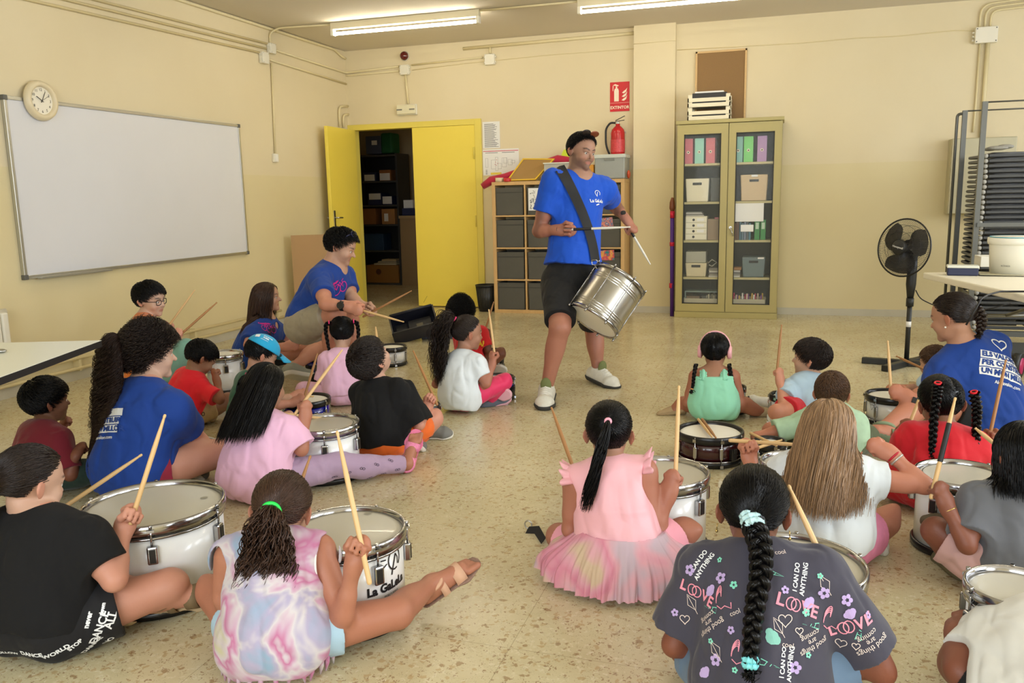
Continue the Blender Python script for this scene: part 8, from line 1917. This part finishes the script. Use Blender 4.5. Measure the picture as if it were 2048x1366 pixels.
def p_L():
    s = Person('L', 'girl with long wavy ponytail, white t-shirt and hot pink leggings', 1.17, (922, 832), None, 42, (925, 714, 0.02), (935, 662, 0.03), haz=66, hp=-4, skin=(178, 126, 98), vox=0.005, hairc=(50, 34, 26), big=1.08, sw=0.095,
               aR={'e': (972, 768, -0.02), 'w': (985, 728, 0.03), 'h': (983, 708, 0.02)}, aL={'e': (872, 768, 0.05), 'w': (905, 745, 0.18)},
               lR={'k': (1008, 764, 1), 'a': (975, 806, 0.02), 't': (1002, 796, 0.02)}, lL={'k': (940, 760, 0.28), 'a': (980, 790, 0.12)})
    s.aim('R', (979, 630, 0.03)); s.build(); s.shirt(cloth('white_cotton', (226, 234, 240)), sleeve=0.62, hem=0.035, loose=1.3, amp=0.005); s.leggarment(cloth('hot_pink_leggings', (222, 40, 96), 0.6), 'leggings', 1, 0.8, shin=0.9)
    for sd in 'RL': s.shoe(sd, mat('slate_shoe', (96, 104, 116), 0.8), mat('pink_sole2', (220, 170, 180), 0.7))
    s.hair('gather', HB, 620, ties=[(-0.20, -0.72, 0.60)], w=0.0014, back=-0.8); s.tail((-0.20, -0.72, 0.60), HB, 0.40, 300, 0.024, wave=0.010, freq=3.2, spread=0.6, M=26, pull=-s.vr*0.10); s.band(PINKB, th=0.007)
    s.stick('R', (979, 630, 0.03), 'pale drumstick upright in the hand of the girl in pink leggings', 0.32, 0.05)
def p_M():
    s = Person('M', 'child with round black afro hair and red t-shirt behind the ponytail girl', 1.05, (945, 'd', 5.95), None, 40, (938, 660, 0.0), (922, 622, 0.0), haz=20, hp=0, skin=(124, 80, 56), vox=0.006, hairc=(12, 11, 12),
               aR={'e': (975, 700, -0.02), 'w': (978, 676, 0.02), 'h': (975, 665, 0.0)}, lR={'k': (1000, 708, -0.02), 'a': (975, 735, 0.0)})
    s.aim('R', (975, 640, 0.02)); s.build(eyes=False); sh = s.shirt(cloth('scarlet', (214, 24, 34)), sleeve=0.8, loose=1.3); s.leggarment(cloth('black_shorts'), 'shorts', 0.4, 1.1)
    decal(sh, 955, 688, [ttxt('WAI', 0.05, 0, 0, 0.003)], mat('print_gold', (240, 190, 40), 0.6), 'printed_word')
    for sd in 'RL': s.shoe(sd, mat('grey_shoe'), SOLEW)
    s.hair('curl', HK, 1400, front=0.5, side=0.1, len=0.045, wave=0.006, w=0.0012)
    s.stick('R', (976, 642, 0.02), 'drumstick held up by the child with afro hair', 0.26, 0.04, STB)
def p_Q():
    s = Person('Q', 'small girl with pink headphones, two thin braids and a mint smocked top', 1.02, (1428, 848), None, 2, (1428, 742, 0.02), (1430, 698, 0.03), haz=4, hp=-8, skin=(176, 122, 92), vox=0.0048, hairc=(18, 15, 15), big=1.12, sw=0.104,
               aR={'e': (1482, 806, 0.0), 'w': (1475, 800, 0.12)}, aL={'e': (1374, 806, -0.01), 'w': (1395, 800, 0.14)},
               lR={'k': (1490, 820, 0.15), 'a': (1520, 855, -0.05), 't': (1545, 858, 0)}, lL={'k': (1365, 820, 0.16), 'a': (1350, 838, 0.0), 't': (1318, 845, 0)}, girth=1.04)
    root = s.build(eyes=False); MN = cloth('mint_cotton', (150, 222, 190)); s.shirt(MN, 'mint_top', sleeveless=True, hem=0.045, loose=1.3, strapw=-0.004, amp=0.004, neckline=0.035, flare=0.01)
    mb = MB()
    for q in (-1, 1):
        cn = s.N+s.r*q*0.056; path = [cn-s.f*0.078-s.u*0.060, cn-s.f*0.066-s.u*0.030, cn-s.f*0.045-s.u*0.006, cn-s.f*0.012+s.u*0.006, cn+s.f*0.022-s.u*0.004, cn+s.f*0.050-s.u*0.030]
        for side in (-0.014, 0.014): mb.tube([Vector(np.array(p_)+s.r*(side+0.004*math.sin(i*2.4))) for i, p_ in enumerate(arcpath(path, 0.01, 4))], 0.0055, 6)
        mb.tube([Vector(p_) for p_ in arcpath(path, 0.01, 4)], 0.012, 8)
    mb.tube([Vector(s.N+s.r*(0.080*(k/12-1))-s.f*(0.079)-s.u*(0.050+0.003*math.sin(k*2.6))) for k in range(25)], 0.0045, 6); mb.build('ruffle_trim', MN, root)
    s.leggarment(MN, 'shorts', 0.35, 1.3)
    for sd in 'RL': s.shoe(sd, mat('tan_shoe', (180, 156, 118), 0.8), SOLET)
    s.hair('gather', HK, 650, ties=[(-0.52, -0.72, -0.50), (0.52, -0.72, -0.50)], w=0.0013, back=-0.9)
    for q, pts in ((-1, ((1392, 728), (1388, 750), (1386, 770), (1384, 778))), (1, ((1458, 728), (1462, 750), (1466, 770), (1468, 784)))):
        P = [atd(x, y, depth(s.N)-0.045-0.03*(i > 0)) for i, (x, y) in enumerate(pts)]; s.braid(P, HK, 0.0085, 6, tuft=0.028); s.band(mat('peach_bead', (240, 170, 100), 0.4), th=0.004)
    HP = mat('rose_plastic', (236, 172, 178), 0.3); hp = MB().tube([Vector(s.hp_(.405*math.cos(a), -.02, .02+.46*math.sin(a))) for a in np.linspace(-0.1, PI+0.1, 25)], 0.006, 8).build('headphones', HP, root)
    for q in (-1, 1): MB().tube([Vector(s.hp_(q*.35, -.03, -.08)), Vector(s.hp_(q*.45, -.03, -.08))], [0.040, 0.034], 24).build('ear_cup', HP, hp)
def p_R():
    s = Person('R', 'boy in pale blue t-shirt looking left with a drumstick raised', 1.08, (1616, 'd', 4.62), None, -38, (1622, 765, 0.0), (1622, 712, 0.0), haz=-74, hp=4, skin=(206, 156, 124), vox=0.005, hairc=(32, 24, 20), big=1.10,
               aL={'e': (1566, 800, -0.04), 'w': (1560, 762, 0.02), 'h': (1559, 744, 0.0)}, aR={'e': (1640, 815, 0.12), 'w': (1600, 800, 0.12)},
               lL={'k': (1552, 828, 0.05), 'a': (1560, 835, -0.10)}, lR={'k': (1590, 820, 0.26), 'a': (1540, 830, 0.1), 't': (1515, 826, 0.0)})
    s.aim('L', (1562, 664, 0.02)); s.build(); s.shirt(cloth('pale_blue', (178, 204, 222)), sleeve=0.78, loose=1.5, hem=0.02, amp=0.006); s.leggarment(cloth('red_shorts', (196, 26, 40)), 'shorts', 0.6, 1.5)
    for sd in 'RL': s.shoe(sd, mat('white_trainer'), SOLEW)
    s.hair('short', HB, 1100, 0.52, 0.10, -0.58, 0.0014, len=0.45, lift=0.13, fwd=0.6)
    s.stick('L', (1562, 664, 0.02), 'brown drumstick upright in the hand of the boy in pale blue', 0.30, 0.05, STB)
def p_S():
    s = Person('S', 'boy with short brown hair and patterned mint t-shirt behind the fair haired girl', 1.12, (1662, 'd', 3.95), None, -10, (1664, 832, 0.0), (1664, 782, 0.03), haz=6, hp=-12, skin=(196, 138, 104), vox=0.005, hairc=(60, 42, 30), big=1.08,
               aL={'e': (1512, 874, 0.02), 'w': (1545, 900, 0.10)}, aR={'e': (1712, 900, -0.03), 'w': (1690, 912, 0.05)})
    s.build(eyes=False); MP = mat('mint_patterned', (176, 208, 176), 0.85, bump=0.3, bscale=8, noise=0.25, nscale=22); s.shirt(MP, sleeve=0.62, loose=1.6, hem=0.01); s.leggarment(cloth('camo_shorts', (84, 92, 66)), 'shorts', 0.7, 1.2)
    for sd in 'RL': s.shoe(sd, mat('grey_shoe'), SOLEW)
    s.hair('short', hairmat('mid_brown', (84, 58, 38), 0.4), 1300, 0.55, 0.05, -0.60, 0.0013, len=0.26, lift=0.06, fwd=0.3)
    t, c, r = DR['S']; h = 0.150
    for k, (a, b) in enumerate((((1500, 866), (1554, 892)), ((1514, 896), (1564, 880)))): stick(('upper', 'lower')[k]+' drumstick resting across the black snare drum', atz(a[0], a[1], h), atz(b[0], b[1], h), STW)
def p_T():
    s = Person('T', 'girl with long fair hair in a white sleeveless top, elbow out to the right', 1.22, (1650, 'd', 2.85), None, 8, (1656, 925, 0.03), (1656, 856, 0.05), haz=6, hp=-14, skin=(206, 148, 116), vox=0.0044, hairc=(150, 118, 88), big=1.14, sw=0.112,
               aR={'e': (1850, 972, -0.02), 'w': (1782, 908, 0.06), 'h': (1742, 886, 0.02)}, aL={'e': (1520, 985, 0.06), 'w': (1500, 920, 0.08), 'h': (1494, 900, 0.0)},
               lR={'k': (1770, 1045, 1), 'a': (1740, 1120, 0.0)}, lL={'k': (1560, 1060, 0.26), 'a': (1640, 1100, 0.12)}, girth=1.04)
    s.aim('L', (1572, 888, 0.02)); s.build(eyes=False); s.shirt(cloth('white_cotton', (226, 234, 240)), 'white_top', sleeve=0.22, hem=0.0, loose=1.5, amp=0.005)
    s.leggarment(mat('pink_print', (232, 140, 178), 0.8, noise=0.25, nscale=30, bump=0.3, bscale=9), 'shorts', 0.5, 1.6)
    for sd in 'RL': s.shoe(sd, mat('white_trainer'), SOLEW)
    s.hair('long', HL, 1700, length=0.24, w=0.0013, part=-0.12, wave=0.004, freq=1.2, backpull=0.75, stiff=0.68)
    a = N_(s.J['wR']-s.J['eR'])
    for k, (m_, off) in enumerate(((mat('red_bracelet', (190, 30, 50), 0.5), -0.012), (mat('silver_bracelet', (200, 200, 190), 0.35, 0.5), -0.026))):
        u_, v_, _ = frame(a); c = Vector(s.J['wR'])+Vector(a)*off; MB().tube([c+(u_*math.cos(t)+v_*math.sin(t))*0.0235 for t in np.linspace(0, 2*PI, 20)], 0.004, 6, False).build('bracelet', m_, s.root)
    s.stick('L', (1572, 888, 0.02), 'pale drumstick in the left hand of the fair haired girl', 0.32, 0.07)
def p_U():
    s = Person('U', 'woman in blue slogan t-shirt with dark braided hair sitting at the right, back turned', 1.60, (1985, 'd', 4.25), None, -46, (1930, 695, -0.02), (1904, 628, 0.0), haz=-66, hp=-14, skin=(196, 140, 110), vox=0.0055, hairc=(34, 24, 20), big=1.08, tors=0.31,
               aL={'e': (1868, 815, -0.12), 'w': (1822, 798, 0.02), 'h': (1790, 782, 0.02)}, aR={'e': (1900, 790, 0.25), 'w': (1850, 790, 0.0), 'h': (1812, 778, 0.0)},
               lL={'k': (1845, 800, -0.05), 'a': (1768, 858, -0.15), 't': (1800, 868, 0.0)}, lR={'k': (1880, 800, 0.4), 'a': (1800, 830, 0.2)}, girth=1.06)
    s.aim('L', (1778, 718, 0.02)); s.build(feet=(False, True)); sh = s.shirt(BLU2, sleeve=0.6, loose=1.5, hem=0.02, amp=0.006); s.leggarment(cloth('black_shorts'), 'shorts', 0.5, 1.2)
    valors(sh, 2006, 716, -0.16, 1.2)
    s.sandal('L', mat('sage_sole', (110, 122, 96), 0.8), mat('sage_strap', (134, 150, 120), 0.8)); s.shoe('R', mat('grey_shoe'), SOLEW)
    s.hair('gather', HB, 800, ties=[(0.25, -0.85, -0.42)], w=0.0016); T = N_(np.array((0.25, -0.85, -0.42))); c = s.sp2w(T[None], 1.08)[0]
    s.braid([c+s.HR[2]*0.03, c-s.HR[1]*0.02, c-s.HR[2]*0.04-s.HR[1]*0.02, c-s.HR[2]*0.08], HB, 0.022, 4, tuft=0.03)
    MB().sphere(Vector(s.hp_(-.40, -.02, -.25)), 0.005, 6).build('earring', mat('pearl', (240, 236, 226), 0.2), s.root)
    a = N_(s.J['wL']-s.J['eL']); c = Vector(s.J['wL'])-Vector(a)*0.015; wt = MB().lathe([(0.027, -0.009), (0.030, -0.009), (0.030, 0.009), (0.027, 0.009)], 24, c, a, closed=True).build('wrist_watch', mat('watch_silver', (190, 186, 178), 0.3, 0.6), s.root)
    a_ = Vector(a); d = Vector(CAM)-c; d = (d-a_*d.dot(a_)).normalized(); Rw = Matrix((a_, a_.cross(d), d)).transposed(); MB().box(-0.018, 0.018, -0.015, 0.015, 0.028, 0.037, R=Rw, c=c).build('watch_face', BLK, wt, bevel=0.003)
    s.stick('L', (1778, 718, 0.02), 'drumstick upright in the hands of the woman at the right', 0.30, 0.05)
def p_V():
    s = Person('V', 'small child with brown hair half hidden behind the woman at the right', 0.92, (1878, 'd', 4.95), None, -40, (1878, 762, 0.0), (1870, 722, 0.0), haz=-60, hp=-5, skin=(206, 156, 124), vox=0.0055, hairc=(92, 66, 44), big=1.1)
    s.build(eyes=False); s.shirt(cloth('pale_blue'), sleeve=0.7, loose=1.2); s.leggarment(cloth('beige_cotton'), 'shorts', 0.6, 1.2)
    for sd in 'RL': s.shoe(sd, mat('grey_shoe'), SOLEW)
    s.hair('short', hairmat('mid_brown', (84, 58, 38), 0.4), 700, 0.55, 0.05, -0.60, 0.0014, len=0.3, lift=0.1)
    p = atd(1852, 740, s.dep-0.15); stick('drumstick of the small child pointing up to the left', p, atd(1792, 712, s.dep+0.0), STB)
def p_W():
    s = Person('W', 'girl in red t-shirt with two thick black braids, seen from behind', 1.14, (1878, 'd', 3.3), None, -8, (1888, 866, 0.02), (1880, 800, 0.04), haz=-14, hp=-12, hr=-6, skin=(150, 98, 70), vox=0.0046, hairc=(18, 15, 16), big=1.14, sw=0.106,
               aR={'e': (1975, 960, 0.03), 'w': (1985, 895, 0.05), 'h': (1990, 868, 0.0)}, aL={'e': (1792, 935, 0.05), 'w': (1800, 870, 0.1), 'h': (1815, 845, 0.0)}, girth=1.04)
    s.aim('R', (2011, 725, 0.04)); s.aim('L', (1838, 800, 0.03)); s.build(eyes=False); s.shirt(cloth('crimson_cotton', (200, 12, 32)), sleeve=0.45, loose=1.6, hem=0.02, amp=0.006); s.leggarment(cloth('crimson_cotton'), 'shorts', 0.6, 1.4)
    for sd in 'RL': s.shoe(sd, mat('grey_shoe'), SOLEW)
    s.hair('gather', HK, 750, ties=[(-0.25, -0.84, 0.48), (0.86, -0.40, 0.22)], part=0.42, w=0.0013, back=-0.82)
    dN = depth(s.N)
    for k, (pts, col) in enumerate(((((1876, 766), (1874, 790), (1868, 830), (1866, 870), (1864, 908)), 0), (((1948, 784), (1954, 815), (1953, 850), (1952, 890), (1950, 915)), 0))):
        P = [atd(x, y, dN-0.085-(0.02 if i == 0 else 0)) for i, (x, y) in enumerate(pts)]; s.braid(P, HK, 0.0145, 9, tuft=0.02); s.band(REDB, c=P[0], o=N_(P[1]-P[0]), r=0.011, th=0.005)
    s.stick('R', (2011, 725, 0.04), 'tall brown drumstick upright in the right hand of the braided girl in red', 0.36, 0.06, STB); s.stick('L', (1838, 800, 0.03), 'drumstick in the left hand of the braided girl in red', 0.26, 0.06)
def p_X():
    s = Person('X', 'girl with black bob and grey t-shirt at the right edge', 1.17, (2035, 'd', 2.62), None, -34, (2032, 985, 0.0), (2050, 905, 0.0), haz=-28, hp=-12, skin=(140, 90, 64), vox=0.0044, hairc=(16, 14, 15), big=1.12, sw=0.108,
               aL={'e': (1935, 1092, -0.06), 'w': (1893, 1012, 0.03), 'h': (1884, 985, 0.0)}, aR={'e': (2080, 1080, 0.08), 'w': (2040, 1000, 0.2)},
               lL={'k': (1872, 1062, 0.10), 'a': (1910, 1135, 0.06), 't': (1890, 1120, 0.06)}, lR={'k': (2000, 1080, 0.3), 'a': (1940, 1110, 0.15)})
    s.aim('L', (1901, 836, 0.04)); s.build(eyes=False); s.shirt(cloth('charcoal_grey', (100, 102, 108)), sleeve=0.72, loose=1.6, hem=0.0, amp=0.006, loose_s=1.1); s.leggarment(cloth('dusty_pink', (206, 164, 160)), 'shorts', 0.80, 2.0, amp=0.006)
    for sd in 'RL': s.shoe(sd, mat('olive_shoe', (110, 104, 76), 0.8), mat('patterned_sole', (96, 84, 62), 0.7, noise=0.5, nscale=90))
    s.hair('bob', HK, 1200, length=0.055, w=0.0013, part=0.0, backpull=0.3, stiff=0.62)
    a = N_(s.J['wL']-s.J['eL']); u_, v_, _ = frame(a); c = Vector(s.J['wL'])-Vector(a)*0.012; MB().tube([c+(u_*math.cos(t)+v_*math.sin(t))*0.023 for t in np.linspace(0, 2*PI, 20)], 0.0018, 6, False).sphere(c+u_*0.025, 0.005, 6).build('bracelet', mat('gold', (210, 180, 110), 0.3, 0.9), s.root)
    s.stick('L', (1901, 836, 0.04), 'pale drumstick with black grip in the hand of the girl in grey', 0.34, 0.05, STW, (0.36, 0.74)); p = atd(2010, 905, s.dep+0.2); stick('short end of a drumstick beside the black bob', p, atd(1950, 856, s.dep+0.28), STW)
def p_Y():
    s = Person('Y', 'girl with thick black braid and dark t-shirt printed with flowers and words, in front', 1.24, (1520, 'd', 2.02), None, 2, (1516, 1112, 0.03), (1508, 1010, 0.05), haz=2, hp=-12, skin=(140, 88, 62), vox=0.004, hairc=(14, 12, 14), big=1.12, sw=0.112,
               aR={'e': (1765, 1345, -0.02), 'w': (1712, 1225, 0.02), 'h': (1684, 1165, 0.0)}, aL={'e': (1348, 1290, 0.02), 'w': (1400, 1240, 0.12)},
               lR={'k': (1720, 1330, 0.22), 'a': (1600, 1380, 0.15)}, lL={'k': (1375, 1340, 0.22), 'a': (1500, 1370, 0.15)}, girth=1.10)
    s.aim('R', (1598, 1016, 0.06)); s.build(eyes=False); DK = cloth('dark_slate_cotton', (62, 60, 74)); sh = s.shirt(DK, 'printed_t_shirt', sleeve=0.80, loose=1.7, hem=0.03, amp=0.005, loose_s=1.3, neck=1.05)
    s.leggarment(cloth('blue_denim', (96, 120, 146)), 'denim_shorts', 0.7, 1.3)
    for sd in 'RL': s.shoe(sd, mat('grey_shoe'), SOLEW)
    PK_, PL, MNT, CR = mat('print_pink', (236, 150, 170), 0.8), mat('print_lilac', (186, 164, 214), 0.8), mat('print_mint', (130, 214, 190), 0.8), mat('print_cream', (230, 214, 206), 0.8)
    def flower(x, y, r, rot=0): return [blob(x+r*math.cos(2*PI*k/5+rot), y+r*math.sin(2*PI*k/5+rot), r*0.62) for k in range(5)]
    def heart(sc, w=0.0018): return stroke([(sc*(16*math.sin(t)**3)/16, sc*(13*math.cos(t)-5*math.cos(2*t)-2*math.cos(3*t)-math.cos(4*t))/16) for t in np.linspace(0, 2*PI, 26)[:-1]], w, True)
    def leaf(): return [stroke([(0, -0.02), (0.012, 0.0), (0.0, 0.022), (-0.012, 0.0)], 0.0016, True), stroke([(0, -0.03), (0, 0.018)], 0.0014)]
    def horn(): return [stroke([(-0.022, -0.006), (0.022, 0.0), (-0.022, 0.007)], 0.0022, True), stroke([(-0.012, -0.005), (-0.008, 0.005)], 0.0016), stroke([(0.0, -0.003), (0.003, 0.003)], 0.0016)]
    def curlm(): return [stroke([(0.020*k/8*math.cos(t)*1.0+0.002*j, 0.016*math.sin(t)+0.004*j) for k, t in enumerate(np.linspace(0.2, 3.4, 9))], 0.0022) for j in range(4)]+[stroke([(-0.02, -0.01), (-0.012, -0.022), (0.0, -0.02), (0.01, -0.03), (0.016, -0.018)], 0.0022)]
    for x, y, r_ in ((1442, 1156, 0.2), (1648, 1186, 0.3), (1432, 1320, 0.1), (1590, 1335, 0.0), (1694, 1200, 0.6), (1380, 1140, 0.5)): decal(sh, x, y, flower(0, 0, 0.009, r_), PL, 'printed_flower', r_)
    for x, y in ((1440, 1120), (1640, 1152), (1422, 1282), (1616, 1310), (1470, 1340)): decal(sh, x, y, flower(0, 0, 0.0045), MNT, 'printed_small_flower')
    for x, y, sz, rt in ((1388, 1180, 0.034, -0.1), (1585, 1208, 0.040, -0.35), (1690, 1255, 0.034, 0.35)):
        vs, fs = textmesh('LOVE', sz, 0.0); decal(sh, x, y, [stroke([(dx+0.012*math.cos(t), 0.014*math.sin(t)) for t in np.linspace(0, 2*PI, 14)], 0.0028, True) for dx in (-0.004, 0.0085)]+[ttxt('V', sz, 0.034, 0, 0.001), ttxt('L', sz, -0.030, 0, 0.001), ttxt('E', sz, 0.056, 0, 0.001)], PK_, 'printed_love', rt)
    for x, y, rt in ((1402, 1128, 1.0), (1600, 1156, 1.35), (1572, 1326, 1.3)): decal(sh, x, y, [ttxt('I CAN DO', 0.015, 0, 0.009, 0.0004), ttxt('ANYTHING', 0.015, 0, -0.009, 0.0004)], WHT, 'printed_words', rt)
    for x, y, rt in ((1418, 1245, -2.9), (1624, 1282, -2.8), (1742, 1282, -2.6)): decal(sh, x, y, [ttxt('good things', 0.018, 0, 0.014), ttxt('are', 0.018, 0, 0), ttxt('coming', 0.018, 0, -0.014)], CR, 'printed_words', rt)
    for x, y in ((1444, 1196), (1478, 1306), (1660, 1236)): decal(sh, x, y, curlm(), PK_, 'printed_mane', 0.2)
    for x, y, rt in ((1420, 1216, 2.9), (1548, 1148, -0.4), (1540, 1330, -0.3), (1622, 1250, 3.0), (1720, 1262, 1.4)): decal(sh, x, y, horn(), MNT, 'printed_horn', rt)
    for x, y, sc in ((1570, 1240, 0.016), (1598, 1262, 0.009), (1370, 1238, 0.012), (1682, 1285, 0.013), (1712, 1292, 0.009)): decal(sh, x, y, [heart(sc)], CR, 'printed_heart')
    for x, y in ((1384, 1205), (1556, 1252), (1432, 1300), (1650, 1168)): decal(sh, x, y, leaf(), CR, 'printed_leaf', 0.5)
    for x, y in ((1422, 1182), (1618, 1206), (1700, 1228), (1410, 1345)): decal(sh, x, y, [blob(0, 0, 0.012), blob(0.006, 0.006, 0.008), blob(-0.008, -0.004, 0.007)], PL, 'printed_splash')
    decal(sh, 1545, 1275, [blob(0, 0, 0.016), blob(0.010, -0.006, 0.010), blob(-0.006, 0.012, 0.009)], mat('print_sea', (130, 190, 176), 0.8), 'printed_splash')
    for x, y, r_ in ((1350, 1225, 0.2), (1570, 1180, 0.8), (1612, 1225, 0.3), (1735, 1230, 0.1), (1462, 1260, 0.4), (1468, 1170, 0.4)): decal(sh, x, y, flower(0, 0, 0.0060, r_), PL if x % 4 else MNT, 'printed_flower', r_)
    for x, y, rt in ((1470, 1225, 0.3), (1575, 1290, -0.2), (1560, 1105, 0.2)): decal(sh, x, y, [ttxt('cool', 0.016, 0, 0)], CR, 'printed_words', rt)
    s.hair('gather', HK, 1500, ties=[(0.03, -0.90, -0.38)], w=0.0010, back=-0.68); T = N_(np.array((0.03, -0.90, -0.38))); c = s.sp2w(T[None], 1.10)[0]
    dN = depth(s.N); P = [c]+[atd(x, y, dN-o_) for x, y, o_ in ((1522, 1095, 0.11), (1522, 1150, 0.14), (1510, 1210, 0.16), (1503, 1268, 0.17), (1500, 1330, 0.175))]
    s.braid(P, HK, 0.0200, 9, tuft=0.035)
    for q_ in (0, 0.012): s.band(mat('aqua_band', (130, 220, 226), 0.6), th=0.009, r=0.012, c=s.last[0]-s.last[1]*q_, lumpy=True)
    SCR_ = mat('pale_aqua_scrunchie', (190, 226, 230), 0.7, bump=0.5, bscale=120)
    for q in (-0.010, 0.004, 0.018): s.band(SCR_, 'scrunchie', c=c+N_(c-P[1])*q, o=N_(c-P[1]), r=0.021, th=0.010, lumpy=True)
    for q in (-1, 1): MB().tube([Vector(s.hp_(q*.39, -.03, -.24)), Vector(s.hp_(q*.395, -.03, -.31))], 0.0015, 6).sphere(Vector(s.hp_(q*.395, -.03, -.33)), 0.004, 6).build('earring', mat('gold', (210, 180, 110), 0.3, 0.9), s.root)
    s.stick('R', (1598, 1016, 0.06), 'pale drumstick raised by the girl in the printed dark t-shirt', 0.36, 0.10)
def p_Z():
    s = Person('Z', 'child in plain white t-shirt leaning forward at the bottom right corner', 1.18, (2095, 'd', 1.85), None, 10, (2082, 1236, 0.14), (2225, 1205, 0.10), haz=20, hp=-45, skin=(140, 90, 64), vox=0.0042, hairc=(16, 14, 15), sw=0.11, tors=0.34,
               aL={'e': (1915, 1340, 0.05), 'w': (1912, 1262, 0.12), 'h': (1925, 1240, 0.03)}, aR={'e': (2180, 1340, 0.05), 'w': (2150, 1260, 0.12)}, girth=1.1, shrug=0.01)
    s.build(eyes=False); s.shirt(cloth('white_jersey', (226, 226, 220)), sleeve=0.62, loose=1.7, hem=0.0, amp=0.006); s.leggarment(cloth('black_shorts'), 'shorts', 0.6, 1.3)
    for sd in 'RL': s.shoe(sd, mat('grey_shoe'), SOLEW)
    s.hair('short', HK, 600, 0.5, 0.1, -0.6, 0.0013, len=0.3)
for _k in 'NOIEFGABCHJKLMQRSTUVWXYZ': PEOPLE[_k] = globals()['p_'+_k]
t, c, r = DR['Q2']
stick('left drumstick lying on the head of the maroon snare', atz(1396, 838, 0.158), atz(1424, 874, 0.156), STW); stick('right drumstick lying on the head of the maroon snare', atz(1404, 838, 0.158), atz(1432, 876, 0.156), STB)
stick('drumstick tip rising behind the boy in black', atd(757, 700, 4.6), atd(751, 654, 4.9), STW)
for _k, _f in PEOPLE.items():
    _f()
